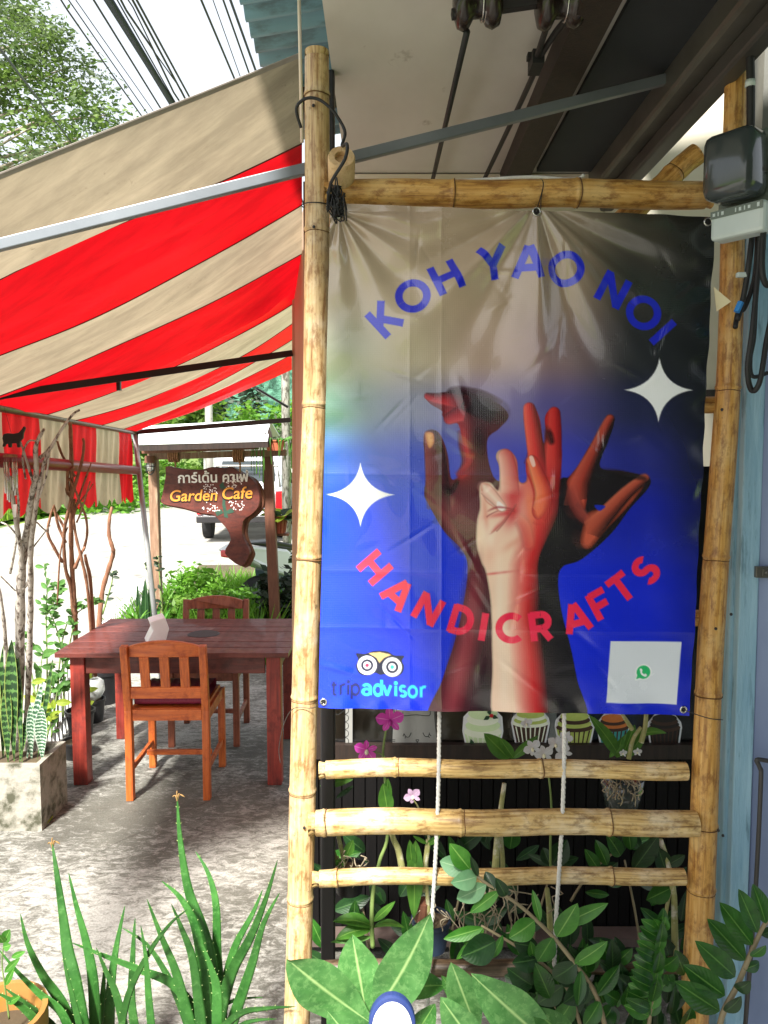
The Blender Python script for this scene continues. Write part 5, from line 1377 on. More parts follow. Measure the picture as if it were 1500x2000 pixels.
for poly in ([(420, 1000), (432, 994), (436, 1002), (424, 1008)], [(441, 999), (452, 992), (458, 1000), (446, 1004)], [(428, 948), (436, 940), (438, 952), (432, 956)]):
    mb.prism([at(x, y, SY - 0.0012) for x, y in poly], (0, -0.001, 0))
mb.prism([at(x, y, SY - 0.0008) for x, y in [(437, 950), (441, 950), (440, 985), (446, 1012), (438, 1010), (434, 985)]], (0, -0.001, 0))
o = mb.build('painted_leaf', M('green_sign_paint', (30, 62, 48), (40, 76, 58), 0.6, 20), sign); o['kind'] = 'stuff'
m_coir = M('brown_rope', (134, 92, 62), (156, 114, 82), 0.9, 40, bump=0.4)
for px, lab, ex in ((341, 'brown rope coil holding the narrow end of the cafe sign', 912), (467, 'brown rope coil holding the wide end of the cafe sign', 924)):
    mb = MB(); c = at(px, 888, GY - 0.06)
    for k in range(5): mb.tube([c + Vector((-0.04 + 0.018 * k, 0.048 * math.cos(a), 0.052 * math.sin(a) - 0.006)) for a in np.linspace(0, 2 * PI, 15)], 0.009, 6)
    mb.tube([c - Vector((0, .05, .045)), at(px + 2, 905, SY - .01), at(px + 2, ex, SY + 0.01)], 0.008, 6)
    tag(mb.build('hanging_rope', m_coir, smooth=True), lab, 'rope')

# ------------------------------------------------------------------ pick-up truck, scooter, poles and house beyond the gate
m_white = M('white_car_paint', (208, 210, 214), (216, 218, 222), 0.25, 2, coat=0.5)
m_tyre = M('tyre_rubber', (20, 20, 22), (30, 30, 32), 0.8, 20)
m_carglass, nt, N, L = new_mat('car_glass'); finish(nt, (0.03, 0.04, 0.045, 1), 0.06, 0, 0.6, None)
m_redlamp = M('red_lamp', (190, 12, 26), (204, 20, 34), 0.2, 5, coat=0.5)
TRK = Vector((-2.86, 15.2, -0.06)); RT = Matrix.Rotation(math.radians(4), 3, 'Z')
trk = empty('pickup_truck', TRK, 'white pick-up truck seen from behind, parked beyond the cafe sign', 'pick-up truck')
def tput(mb, name, mat, parent=trk, **k): return xf(mb, RT, TRK).build(name, mat, parent, **k)
def profile(pts, hw): return MB().prism([(-hw, y, z) for y, z in pts], (2 * hw, 0, 0))
tput(profile([(0, 0.46), (0, 1.02), (1.55, 1.04), (1.6, 1.06), (3.6, 1.06), (4.75, 0.96), (4.9, 0.8), (4.9, 0.46)], 0.84), 'body', m_white, bevel=0.03)
tput(profile([(1.55, 1.05), (1.72, 1.66), (2.0, 1.72), (3.0, 1.70), (3.6, 1.08)], 0.74), 'cab', m_white, bevel=0.05)
tput(MB().box((0, -0.012, 0.76), (1.42, 0.03, 0.46)), 'tailgate', m_white, bevel=0.015)
tput(MB().prism([(-0.60, 1.575, 1.16), (0.60, 1.575, 1.16), (0.56, 1.69, 1.60), (-0.56, 1.69, 1.60)], (0, -0.012, 0.004)), 'rear_window', m_carglass)
for s in (-1, 1):
    tput(MB().prism([(s * 0.745, 1.85, 1.12), (s * 0.745, 2.5, 1.12), (s * 0.745, 2.5, 1.60), (s * 0.745, 1.95, 1.60)], (s * 0.012, 0, 0)), 'side_window', m_carglass)
    tput(MB().box((s * 0.775, -0.02, 0.80), (0.125, 0.06, 0.46)), 'taillight', m_redlamp, bevel=0.012)
    for y in (0.95, 3.95):
        w = tput(MB().lathe([(0.0, -0.10), (0.24, -0.10), (0.34, -0.09), (0.35, 0), (0.34, 0.09), (0.24, 0.10), (0.0, 0.10)], (s * 0.76, y, 0.35), 24, (1, 0, 0)), 'wheel', m_tyre, smooth=True, auto=40)
        tput(MB().lathe([(0, 0.106), (0.19, 0.104), (0.20, 0.09)], (s * 0.76, y, 0.35), 16, (s, 0, 0)), 'rim', m_steel_grey, w)
    tput(MB().box((s * 0.76, 0.95, 0.62), (0.19, 0.86, 0.20)), 'wheel_arch', m_tyre, bevel=0.03)
tput(MB().box((0, -0.09, 0.48), (1.66, 0.12, 0.14)), 'bumper', m_steel_dark, bevel=0.02)
tput(MB().tube([(-.7, 1.45, 1.04), (-.66, 1.45, 1.5), (.66, 1.45, 1.5), (.7, 1.45, 1.04)], 0.025, 8), 'roll_bar', m_steel_grey)

SCO = gz(520, 1215, 0); SCO = Vector((-0.88, 8.0, -0.03)); RS = Matrix.Rotation(math.radians(52), 3, 'Z')
sco = empty('scooter', SCO, 'white and grey scooter with red tail parked behind the sign gate', 'scooter')
def sput(mb, name, mat, parent=sco, **k): return xf(mb, RS, SCO).build(name, mat, parent, **k)
for x in (-0.62, 0.62):
    sput(MB().lathe([(0.17, -0.04), (0.25, -0.045), (0.28, 0), (0.25, 0.045), (0.17, 0.04), (0.17, -0.04)], (x, 0, 0.28), 22, (0, 1, 0)), 'wheel', m_tyre, smooth=True)
m_scow = M('scooter_white', (206, 208, 212), (216, 218, 222), 0.25, 3, coat=0.4)
m_scog = M('scooter_grey', (64, 76, 92), (80, 92, 108), 0.35, 3)
sput(MB().prism([(-0.98, -0.07, 0.84), (-0.86, -0.10, 0.90), (-0.30, -0.13, 0.80), (-0.10, -0.13, 0.66), (-0.30, -0.13, 0.52), (-0.66, -0.11, 0.66)], (0, 0.24, 0)), 'tail_fairing', m_scow, bevel=0.03)
sput(MB().box((-0.94, 0.02, 0.81), (0.10, 0.15, 0.07)), 'taillight', m_redlamp, bevel=0.015)
sput(MB().prism([(-0.80, -0.09, 0.905), (-0.45, -0.11, 0.90), (-0.05, -0.11, 0.80), (0.02, -0.10, 0.74), (-0.3, -0.11, 0.79)], (0, 0.2, 0)), 'saddle', m_blackseat, bevel=0.02)
sput(MB().prism([(-0.55, -0.09, 0.62), (0.02, -0.11, 0.62), (0.30, -0.11, 0.36), (0.22, -0.10, 0.24), (-0.22, -0.10, 0.24), (-0.5, -0.08, 0.4)], (0, 0.2, 0)), 'engine_cover', m_scog, bevel=0.02)
sput(MB().prism([(0.30, -0.14, 0.36), (0.40, -0.16, 0.92), (0.52, -0.14, 0.96), (0.50, -0.12, 0.50), (0.42, -0.12, 0.34)], (0, 0.30, 0)), 'leg_shield', m_scow, bevel=0.03)
sput(MB().tube([(0.42, -0.34, 1.02), (0.46, -0.15, 1.0), (0.48, 0, 0.98), (0.46, 0.15, 1.0), (0.42, 0.34, 1.02)], 0.016, 8), 'handlebar', m_steel_dark)
sput(MB().tube([(0.5, 0.06, 0.92), (0.62, 0.06, 0.28)], 0.022, 8), 'fork', m_steel_grey)
sput(MB().prism([(0.40, -0.06, 0.56), (0.66, -0.07, 0.62), (0.86, -0.06, 0.50), (0.64, -0.06, 0.56)], (0, 0.13, 0)), 'mudguard', m_scow, bevel=0.01)
sput(MB().tube([(-0.28, -0.13, 0.26), (-0.6, -0.15, 0.32), (-0.86, -0.15, 0.40)], [0.03, 0.04, 0.045], 10), 'exhaust', m_steel_grey, smooth=True)

m_polec = M('pale_concrete_pole', (182, 180, 176), (200, 198, 194), 0.85, 3, c3=(130, 128, 124), s3=6, bump=0.2)
m_polem = M('mottled_pole', (150, 146, 138), (186, 182, 174), 0.9, 7, stretch=(3, 3, 1), c3=(92, 86, 76), s3=10, lo3=0.48, hi3=0.6, bump=0.4)
c = at(560, 1000, 9.0); tag(MB().tube([(c.x, 9.0, -0.1), (c.x, 9.0, 7.5)], [0.052, 0.045], 14).build('utility_pole', m_polem, smooth=True), 'grey mottled utility pole next to the awning post', 'pole')
c = at(411, 1000, 24); tag(MB().tube([(c.x, 24, -0.1), (c.x, 24, 8.5)], [0.13, 0.10], 12).build('utility_pole', m_polec, smooth=True), 'pale concrete utility pole rising behind the sign roof', 'pole')

hs = empty('roadside_house', (-5.6, 27, 0), 'small pale house with white framed windows far behind the sign', 'house')
hl = at(398, 930, 26).x; hr = at(455, 930, 26).x
MB().box(((hl + hr + 5) / 2, 27.5, 0.95), (hr - hl + 5, 3, 2.0)).build('wall', M('pale_house_wall', (196, 198, 188), (210, 212, 202), 0.8, 2), hs)
MB().prism([(hl - .4, 25.6, 1.96), (hr + 5.4, 25.6, 1.96), (hr + 5.4, 27.5, 2.3), (hl - .4, 27.5, 2.3)], (0, 0, 0.06)).build('roof', m_steel_grey, hs)
for px in (408, 422, 436, 448):
    x = at(px, 910, 25.9).x
    wv_ = MB().box((x, 25.97, 1.45), (0.20, 0.06, 1.2)).build('window', m_picket, hs)
    MB().box((x, 25.93, 1.45), (0.15, 0.02, 1.1)).build('pane', M('pale_pane', (190, 208, 200), (200, 216, 208), 0.1, 3), wv_)

# ------------------------------------------------------------------ wires overhead (all run along the road)
wires = [(119, 0.011, 'wavy thin black wire, first from the tree'), (134, 0.008, 'thin black wire, second from the tree'), (148, 0.006, 'thinnest black wire, third from the tree'), (183, 0.013, 'black wire splitting off next to the thick cable bundle'),
         (214, 0.050, 'thick navy cable bundle, heaviest of the overhead lines'), (206, 0.022, 'dark line along the edge of the thick cable bundle'), (229, 0.010, 'thin line just past the thick cable bundle'), (239, 0.014, 'knotted spiral wire past the thick cable bundle'), (247, 0.009, 'fine wire beside the knotted spiral wire'), (259, 0.015, 'black wire, second last of the middle bunch'), (267, 0.015, 'black wire, last of the middle bunch'),
         (393, 0.014, 'black wire nearest the middle of the white sky'), (416, 0.006, 'very thin wire in the bunch by the blue roof'), (436, 0.012, 'black wire second from the blue roof edge'), (450, 0.016, 'navy wire closest to the blue roof edge')]
m_navy = M('navy_cable', (30, 32, 58), (40, 42, 70), 0.6, 8)
for k, (px, r, lab) in enumerate(wires):
    p = at(px, 0, 9.0); tgt = 90; pts = []
    for i in range(40):
        t = i / 39; y = 7 + (tgt - 7) * t ** 1.6
        sag = 0.35 * math.sin(PI * min(1, y / 45)) * 0.0
        dxw = 0.02 * math.sin(k * 3 + y * 3.1) if 'wavy' in lab or 'spiral' in lab else 0
        pts.append((p.x + 0.012 * (y - 9) * ((k % 3) - 1) + dxw, y, p.z - 0.004 * (y - 9) + dxw))
    tag(MB().tube(pts, r, 6).build('overhead_wire', m_navy if ('navy' in lab or 'edge of' in lab) else m_blackcord, smooth=True), lab, 'wire', 'overhead wires along the road')
p = at(0, 96, 8.0); q = at(150, 292, 22)
tag(MB().tube([p + (p - q) * 0.2, p, q, q + (q - p) * 0.5], 0.016, 6).build('overhead_wire', m_blackcord), 'lone black wire crossing in front of the tree', 'wire', 'overhead wires along the road')

# ------------------------------------------------------------------ trees, bushes and greenery beyond
def leafcloud(name, mat, parent, clumps, n, size, seed, flat=0.4, asp=0.42):
    """many leaf-sized blades spread through clumps (centre, radii)"""
    rg = np.random.default_rng(seed)
    vol = np.array([c[1][0] * c[1][1] * c[1][2] for c in clumps]) ** 0.7; vol /= vol.sum()
    which = rg.choice(len(clumps), n, p=vol)
    C0 = np.array([c[0] for c in clumps])[which]; Rr = np.array([c[1] for c in clumps])[which]
    d = rg.normal(size=(n, 3)); d /= np.linalg.norm(d, axis=1)[:, None]
    rad = rg.uniform(0.15, 1.0, n) ** 0.45
    P = C0 + d * Rr * rad[:, None] * (1 + 0.25 * rg.normal(size=(n, 1)))
    u = rg.normal(size=(n, 3)); u[:, 2] *= flat; u /= np.linalg.norm(u, axis=1)[:, None]
    w = np.cross(u, rg.normal(size=(n, 3))); w /= np.linalg.norm(w, axis=1)[:, None]
    s = size * rg.uniform(0.6, 1.4, n)[:, None]
    nrm = np.cross(u, w) * 0.12
    A = P - u * s; B = P + w * s * asp + nrm * s; Cc = P + u * s; D = P - w * s * asp + nrm * s
    vs = np.stack([A, B, Cc, D], 1).reshape(-1, 3)
    o_ = vs.mean(0); o_[2] = vs[:, 2].min()
    me = bpy.data.meshes.new(name)
    me.vertices.add(4 * n); me.vertices.foreach_set('co', (vs - o_).ravel())
    q = np.arange(4 * n).reshape(n, 4)
    me.loops.add(4 * n); me.loops.foreach_set('vertex_index', q.ravel())
    me.polygons.add(n); me.polygons.foreach_set('loop_start', np.arange(0, 4 * n, 4)); me.polygons.foreach_set('loop_total', np.full(n, 4))
    me.update(); me.materials.append(mat)
    o = bpy.data.objects.new(name, me); COL.objects.link(o)
    o.parent = parent
    o.location = Vector(o_) - (WL[parent.name] if parent is not None else Vector((0, 0, 0)))
    WL[o.name] = Vector(o_)
    return o

def fol(name, d, l, tr=0.35, sc=1.6):
    return M(name, d, l, 0.55, sc, transl=tr, detail=6, lo=0.35, hi=0.65, rv=0.08)
m_treefol = fol('tree_foliage', (58, 84, 40), (112, 136, 62), 0.4, 0.8)
m_greyfol = fol('olive_foliage', (74, 92, 66), (118, 132, 94), 0.4, 0.8)
m_bushfol = fol('bush_foliage', (64, 104, 30), (120, 156, 52), 0.4)
m_darkfol = fol('dark_bush_foliage', (30, 46, 34), (58, 76, 52), 0.25)
m_fern = fol('fern_foliage', (66, 118, 28), (120, 172, 50), 0.45)
m_bark = M('tree_bark', (118, 108, 96), (142, 132, 118), 0.9, 5, stretch=(4, 4, 1), bump=0.4)

# tall open tree across the road
T0 = Vector((-13.2, 19.5, 0.2)); tr = empty('tree', T0, 'tall airy green tree standing across the road', 'tree')
MB().tube(smooth_path([T0, T0 + Vector((.2, 0, 3)), T0 + Vector((.8, .2, 6)), T0 + Vector((1.6, 0, 9)), T0 + Vector((1.9, 0.2, 12))], 5), rad_lerp(0.30, 0.07, 21), 10).build('trunk', m_bark, tr, smooth=True)
rg = random.Random(21); clumps = []
tips = [((-10, 340), 21), ((40, 330), 20), ((110, 300), 21), ((165, 265), 20), ((205, 225), 21), ((60, 250), 19), ((15, 200), 21), ((120, 215), 20), ((100, 150), 21), ((55, 150), 20), ((25, 95), 20), ((85, 85), 21), ((20, 35), 21), ((62, 30), 22), ((-30, 140), 20), ((-40, 260), 20), ((170, 180), 21), ((215, 265), 22), ((140, 130), 21), ((-40, 40), 21), ((70, 330), 18), ((150, 310), 19), ((-90, 180), 20), ((-110, 300), 20)]
for k, ((px, py), y) in enumerate(tips):
    p = at(px, py, y); base = T0 + Vector((1.2 * p.z / 9, 0, max(2.5, p.z - 2.2)))
    base.x = min(base.x, T0.x + 2.0)
    mid = base.lerp(p, 0.55) + Vector((rg.uniform(-.2, .2), 0, rg.uniform(-.1, .4)))
    MB().tube(smooth_path([base, mid, p], 5), rad_lerp(0.075, 0.012, 11), 6).build('limb', m_bark, tr, smooth=True)
    clumps.append((tuple(p), (0.85, 0.9, 0.55)))
    for _ in range(3):
        q = p + Vector((rg.uniform(-.9, .9), rg.uniform(-.8, .8), rg.uniform(-.6, .6)))
        clumps.append((tuple(q), (0.42, 0.45, 0.28)))
leafcloud('crown', m_treefol, tr, clumps[:60], 6000, 0.080, 3)
leafcloud('crown', m_greyfol, tr, clumps[40:], 5200, 0.070, 4)

def bush(name, label, cat, c, clumps, n, size, mat, seed, group=None):
    root = empty(name, c, label, cat, group)
    rg = random.Random(seed)
    for k in range(4):
        p = Vector(clumps[k % len(clumps)][0])
        MB().tube([Vector(c) + Vector((rg.uniform(-.08, .08), rg.uniform(-.05, .05), 0)), p], [0.02, 0.006], 5).build('stem', m_bark, root)
    leafcloud('foliage', mat, root, clumps, n, size, seed)
    return root
def bush_at(px, py, Y, w, h, label, mat, seed, n=1500, size=0.10, name='bush'):
    """bush whose top is at py and base on the ground at distance Y"""
    p = at(px, py, Y); rg = random.Random(seed); cl = []
    for _ in range(9):
        cl.append(((p.x + rg.uniform(-.4, .4) * w, Y + rg.uniform(-.4, .4) * w * 0.6, p.z - h * rg.uniform(0.12, 0.9)), (w * 0.26, w * 0.22, h * 0.2)))
    return bush(name, label, 'bush', (p.x, Y, max(-0.05, p.z - h)), cl, n, size, mat, seed)
bush_at(345, 770, 32, 3.2, 4.4, 'green tree clump behind the roof of the sign gate', m_bushfol, 31, 2600, 0.16)
bush_at(452, 745, 36, 2.6, 4.6, 'dark palm-like clump behind the pale concrete pole', m_darkfol, 32, 2200, 0.18)
bush_at(478, 768, 34, 2.4, 3.8, 'mid green bush right of the pale concrete pole', m_bushfol, 33, 2400, 0.14)
bush_at(532, 782, 30, 2.8, 3.4, 'yellow green hedge clump below the forested hill', m_fern, 34, 2600, 0.13)
bush_at(555, 840, 20, 1.6, 2.2, 'pale dry bush behind the mottled pole', m_greyfol, 35, 1500, 0.09)
bush_at(350, 890, 27, 3.4, 2.2, 'bright green bush seen under the sign beam', m_bushfol, 36, 2200, 0.12)
bush_at(290, 900, 31, 4.0, 2.2, 'grassy bush across the road behind the thin awning pole', m_fern, 37, 2200, 0.14)
for k, (px, py, Y, lab) in enumerate(((20, 930, 21, 'bush across the road behind the wind chime'), (120, 930, 23, 'bush across the road behind the brown branches'), (215, 930, 26, 'bush across the road under the valance end'))):
    bush_at(px, py, Y, 4.6, 1.9, lab, m_fern, 40 + k, 2200, 0.13)

# grass of the verge: one mass
def grass(name, pts, h, seed, mat, wd=0.012):
    rg = np.random.default_rng(seed); n = len(pts)
    P = np.array(pts); a = rg.uniform(0, 2 * PI, n); hh = h * rg.uniform(0.5, 1.3, n); ln = rg.uniform(0.1, 0.6, n) * hh
    sx = np.stack([np.cos(a), np.sin(a), np.zeros(n)], 1) * wd; b = rg.uniform(0, 2 * PI, n)
    mid = P + np.stack([np.cos(b) * ln * 0.35, np.sin(b) * ln * 0.35, hh * 0.6], 1); tip = P + np.stack([np.cos(b) * ln, np.sin(b) * ln, hh], 1)
    vs = np.stack([P - sx, P + sx, mid + sx * 0.7, mid - sx * 0.7, tip], 1).reshape(-1, 3)
    fs = []
    for i in range(n):
        k = i * 5; fs.append((k, k + 1, k + 2, k + 3)); fs.append((k + 3, k + 2, k + 4))
    o_ = vs.mean(0); me = bpy.data.meshes.new(name); me.from_pydata((vs - o_).tolist(), [], fs); me.materials.append(mat); me.update()
    o = bpy.data.objects.new(name, me); COL.objects.link(o); o.location = o_; o['kind'] = 'stuff'; return o
rg2 = np.random.default_rng(9)
yy = rg2.uniform(12, 42, 9000) ; xe = -9.6 - 0.026 * (yy - 10)
xx = xe - rg2.uniform(0, 1, 9000) ** 1.5 * 6
m_grass = fol('verge_grass', (84, 124, 30), (140, 168, 56), 0.4, 2)
tag(grass('verge_grass', np.stack([xx, yy, -0.05 + 0.10 * np.maximum(0, -xx - 10)], 1), 0.34, 10, m_grass, 0.028), 'grass on the verge across the road', 'grass')
# ferny ground cover of the small garden under the sign
pts = []
for _ in range(5200):
    y = rg2.uniform(6.25, 8.6); x = rg2.uniform(-2.15, -0.95); pts.append((x, y, -0.03))
tag(grass('ground_cover', pts, 0.42, 12, m_fern, 0.016), 'bright ferny ground cover in the garden under the sign', 'ground cover')
bush_at(415, 1100, 7.3, 0.9, 0.62, 'bright green ferny bush below the carved sign', m_fern, 51, 2600, 0.035)
bush_at(470, 1130, 6.9, 0.6, 0.5, 'bright green bush at the foot of the brown gate post', m_fern, 52, 1800, 0.03)
bush_at(548, 1055, 6.7, 0.42, 1.0, 'dark leaved bush in front of the scooter', m_darkfol, 53, 900, 0.05)
bush_at(365, 1150, 6.6, 0.7, 0.42, 'low green bush behind the far chair', m_bushfol, 54, 1600, 0.035)

# ------------------------------------------------------------------ leaf builders for the plants close by
def leaf_mb(B, T, w, nrm=(0, -1, 0.35), bulge=0.0, side=0.0, fold=0.25, peak=0.45, n=12, wave=0.0, seed=0, tipw=0.0):
    """blade from B to T, w wide, arched along its normal"""
    B = Vector(B); T = Vector(T); ax = T - B; L = ax.length; axn = ax.normalized()
    nv = Vector(nrm); nv = nv - axn * nv.dot(axn)
    nv = nv.normalized() if nv.length > 1e-4 else axn.orthogonal().normalized()
    sd = axn.cross(nv).normalized()
    Cc = (B + T) / 2 + nv * bulge + sd * side
    rows = []; ph = seed * 1.7
    for i in range(n + 1):
        t = i / n
        p = B * (1 - t) ** 2 + Cc * 2 * t * (1 - t) + T * t * t
        tg = ((Cc - B) * (1 - t) + (T - Cc) * t); tg = tg.normalized() if tg.length > 1e-6 else axn
        nn = (nv - tg * nv.dot(tg)).normalized(); ss = tg.cross(nn)
        e = math.log(0.5) / math.log(peak)
        ww = w * 0.5 * max(0.0, math.sin(PI * min(1, max(0, t ** e)))) ** 0.85 + (0.02 * w if 0 < i < n else 0)
        r = []
        for j in range(5):
            q = (j - 2) / 2
            z = fold * abs(q) * ww + wave * w * math.sin(t * 13 + ph + q * 1.3) * abs(q)
            r.append(p + ss * ww * q + nn * z)
        rows.append(r)
    return MB().sheet(rows)
def leaf(parent, b, t, wpx, Yb, Yt, mat, **k):
    Bp = at(b[0], b[1], Yb) if len(b) == 2 else Vector(b); Tp = at(t[0], t[1], Yt) if len(t) == 2 else Vector(t)
    name = k.pop('name', 'leaf')
    return leaf_mb(Bp, Tp, wpx * (Yb + Yt) / 2 / F, **k).build(name, mat, parent, smooth=True, origin=Bp)
def stem(parent, pts, Y, w0, w1, mat, name='stem', dy=0.0):
    n = len(pts)
    P = smooth_path([at(p[0], p[1], Y + dy * i / max(1, n - 1)) for i, p in enumerate(pts)], 5)
    return MB().tube(P, [r * Y / F / 2 for r in rad_lerp(w0, w1, len(P))], 8).build(name, mat, parent, smooth=True)

m_zz = leaf_mat('glossy_dark_leaf', (26, 70, 22), (54, 112, 34), (104, 150, 70), 10, rough=0.25, transl=0.25)
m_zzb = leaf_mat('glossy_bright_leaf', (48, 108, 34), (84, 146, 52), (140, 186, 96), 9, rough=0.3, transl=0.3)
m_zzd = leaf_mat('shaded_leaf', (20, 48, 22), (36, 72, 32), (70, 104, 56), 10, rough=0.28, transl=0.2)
m_pale = leaf_mat('pale_back_leaf', (96, 148, 104), (128, 174, 128), (160, 198, 150), 9, rough=0.4, transl=0.3)
m_vari = leaf_mat('silvery_mottled_leaf', (60, 114, 56), (96, 150, 82), (172, 206, 134), 8, 0.4, (124, 172, 104), 0.32, 0.35)
m_vard = leaf_mat('mottled_green_leaf', (40, 92, 34), (70, 124, 52), (120, 164, 84), 8, 0.3, (128, 168, 104), 0.35, 0.3)
m_orch = leaf_mat('orchid_leaf', (54, 104, 34), (86, 136, 46), (120, 164, 70), 3, rough=0.35, transl=0.25)
m_stemg = M('green_stem', (92, 118, 58), (122, 142, 80), 0.5, 9, stretch=(6, 6, 1))
m_stemb = M('pale_brown_stem', (116, 104, 78), (142, 130, 100), 0.6, 12)
m_cane = M('orchid_cane', (128, 132, 70), (176, 172, 120), 0.6, 9, c3=(206, 200, 184), s3=14, lo3=0.5, hi3=0.6)
m_root = M('orchid_root', (142, 130, 106), (176, 164, 140), 0.8, 20)

# ------------------------------------------------------------------ aloe plants
m_aloe = leaf_mat('aloe_skin', (32, 78, 28), (60, 114, 46), None, 2, 0.2, (88, 134, 72), 0.32, 0.06, 0.22)
m_tooth = M('pale_tooth', (150, 170, 104), (172, 190, 122), 0.5, 30)
m_drytip = M('dry_leaf_tip', (118, 92, 52), (150, 118, 70), 0.8, 30)
def aloe_leaf(parent, pts, w, Y0, Y1, seed):
    n0 = len(pts)
    P = smooth_path([at(x, y, lerp(Y1, Y0, i / (n0 - 1))) for i, (x, y) in enumerate(pts)], 6)
    P = P[::-1]; m = len(P); rows = []; edges = []
    rg = random.Random(seed)
    for i, p in enumerate(P):
        t = i / (m - 1)
        tg = (P[min(i + 1, m - 1)] - P[max(i - 1, 0)]).normalized()
        nn = Vector((0.15 * math.sin(seed), -1, 0.2)); nn = (nn - tg * nn.dot(tg)).normalized(); ss = tg.cross(nn)
        hw = w * 0.74 * Y0 / F * 0.5 * (1 - t ** 1.35) ** 0.9 + 0.0006; th = hw * 0.55
        rows.append([p - ss * hw, p - ss * hw * 0.5 + nn * (-0.12) * th, p + nn * (-0.22) * th, p + ss * hw * 0.5 - nn * 0.12 * th, p + ss * hw, p + ss * hw * 0.55 - nn * th * 0.95, p - nn * th * 1.25, p - ss * hw * 0.55 - nn * th * 0.95, p - ss * hw])
        # nn points to the viewer; the leaf is hollowed there and rounded behind
        if 1 < i < m - 2 and i % 2 == 0: edges.append((p, ss, hw, tg, nn))
    mb = MB().sheet(rows); mb.m = 1
    for p, ss, hw, tg, nn in edges:
        for s in (-1, 1):
            b = p + ss * s * hw * 0.98 + tg * rg.uniform(-.002, .002); tip = b + ss * s * 0.0036 + tg * 0.0026
            a1 = b + tg * 0.0014; a2 = b - tg * 0.0014; a3 = b - nn * 0.0014
            mb.add([a1, a2, a3, tip], [(0, 1, 3), (1, 2, 3), (2, 0, 3)])
    return mb.build('leaf', [m_aloe, m_tooth], parent, smooth=True)
AL = [([(382, 1663), (407, 1707), (422, 1769), (424, 1872), (432, 1975), (430, 2050)], 36, 1.90, 1.98), ([(316, 1721), (351, 1752), (378, 1800), (394, 1872), (404, 1975), (408, 2050)], 40, 1.84, 1.84),
      ([(346, 1556), (352, 1640), (368, 1738), (397, 1822), (412, 1900), (416, 2050)], 44, 1.88, 1.94), ([(542, 1680), (519, 1756), (489, 1831), (452, 1901), (428, 1990), (420, 2050)], 40, 1.88, 1.80),
      ([(513, 1738), (493, 1785), (457, 1855), (438, 1940), (428, 2050)], 32, 1.93, 1.96), ([(546, 1744), (514, 1806), (492, 1884), (461, 1975), (436, 2050)], 36, 1.84, 1.74),
      ([(287, 1756), (314, 1826), (343, 1897), (364, 1975), (384, 2050)], 36, 1.84, 1.78), ([(335, 1766), (355, 1814), (376, 1872), (388, 1955), (398, 2050)], 32, 1.82, 1.76),
      ([(366, 1776), (331, 1806), (289, 1864), (250, 1946), (232, 2040)], 20, 1.80, 1.72), ([(140, 1841), (207, 1868), (281, 1897), (340, 1924), (392, 1990)], 30, 1.86, 1.78),
      ([(238, 1812), (285, 1843), (322, 1897), (352, 1960), (384, 2050)], 26, 1.92, 1.96), ([(275, 1808), (285, 1872), (291, 1955), (300, 2050)], 26, 1.78, 1.74),
      ([(264, 1793), (260, 1855), (257, 1955), (270, 2050)], 28, 1.90, 1.94), ([(244, 1769), (227, 1851), (216, 1934), (212, 2050)], 32, 1.92, 1.98),
      ([(577, 1966), (517, 1970), (467, 1981), (412, 2030)], 24, 1.78, 1.66), ([(513, 1948), (457, 1954), (415, 1985), (405, 2040)], 18, 1.90, 1.84), ([(397, 1847), (413, 1893), (424, 1940), (424, 2050)], 34, 1.78, 1.76),
      ([(188, 1851), (207, 1897), (228, 1946), (252, 2050)], 28, 1.80, 1.78), ([(540, 1990), (480, 1998), (425, 2040)], 18, 1.78, 1.74)]
AR = [([(102, 1648), (110, 1700), (123, 1789), (132, 1855), (146, 1920), (168, 2050)], 42, 1.82, 1.90), ([(134, 1705), (149, 1769), (169, 1843), (182, 1920), (188, 2050)], 34, 1.86, 1.92),
      ([(40, 1785), (54, 1843), (84, 1905), (122, 1962), (158, 2050)], 38, 1.82, 1.80), ([(-4, 1852), (33, 1897), (76, 1940), (120, 1978), (150, 2050)], 30, 1.78, 1.74),
      ([(-8, 1938), (38, 1963), (80, 2004), (120, 2060)], 38, 1.76, 1.70), ([(10, 1930), (48, 1959), (98, 2000), (140, 2060)], 28, 1.80, 1.78), ([(122, 1860), (133, 1915), (150, 1980), (166, 2050)], 20, 1.78, 1.76), ([(205, 1880), (200, 1950), (190, 2050)], 24, 1.9, 1.94)]
for lst, c, lab, pm, plab in ((AL, (392, 2075), 'large spiky green aloe plant nearest the bamboo frame', m_potblack, 'black pot of the large aloe by the frame'), (AR, (165, 2085), 'spiky green aloe plant with a tall dry tipped leaf by the planter side', m_terra, 'terracotta pot of the second aloe')):
    Yp = 1.86 if lst is AL else 1.84
    pc = at(c[0], c[1], Yp); pc.z = 0.0
    root = empty('aloe_plant', (pc.x, Yp, 0.13), lab, 'aloe plant')
    for k, (pts, w, Y0, Y1) in enumerate(lst): aloe_leaf(root, pts, w, Y0, Y1, k + len(lst))
    tp = at(*lst[2 if lst is AL else 0][0][0], lst[2 if lst is AL else 0][3])
    mb = MB()
    for k in range(4): mb.tube(smooth_path([tp - Vector((0, 0, 0.012)), tp + Vector((0.003 * (k - 1.5), 0.002 * k, 0.003)), tp + Vector((0.010 * (k - 1.4) + 0.003 * (k % 2), 0.004, -0.003 + 0.009 * ((k * 2) % 3)))], 4), [0.0020, 0.0022, 0.002, 0.0024, 0.0018, 0.0016, 0.0022, 0.0014, 0.0004], 5)
    mb.build('dry_tip', m_drytip, root, smooth=True)
    pot((pc.x, Yp, 0), 0.12, 0.15, pm, plab)
ypot = gz(8, 2060, 0.0)
m_yel = M('yellow_glazed_pot', (140, 100, 50), (158, 118, 62), 0.6, 8, c3=(170, 120, 40), s3=9)
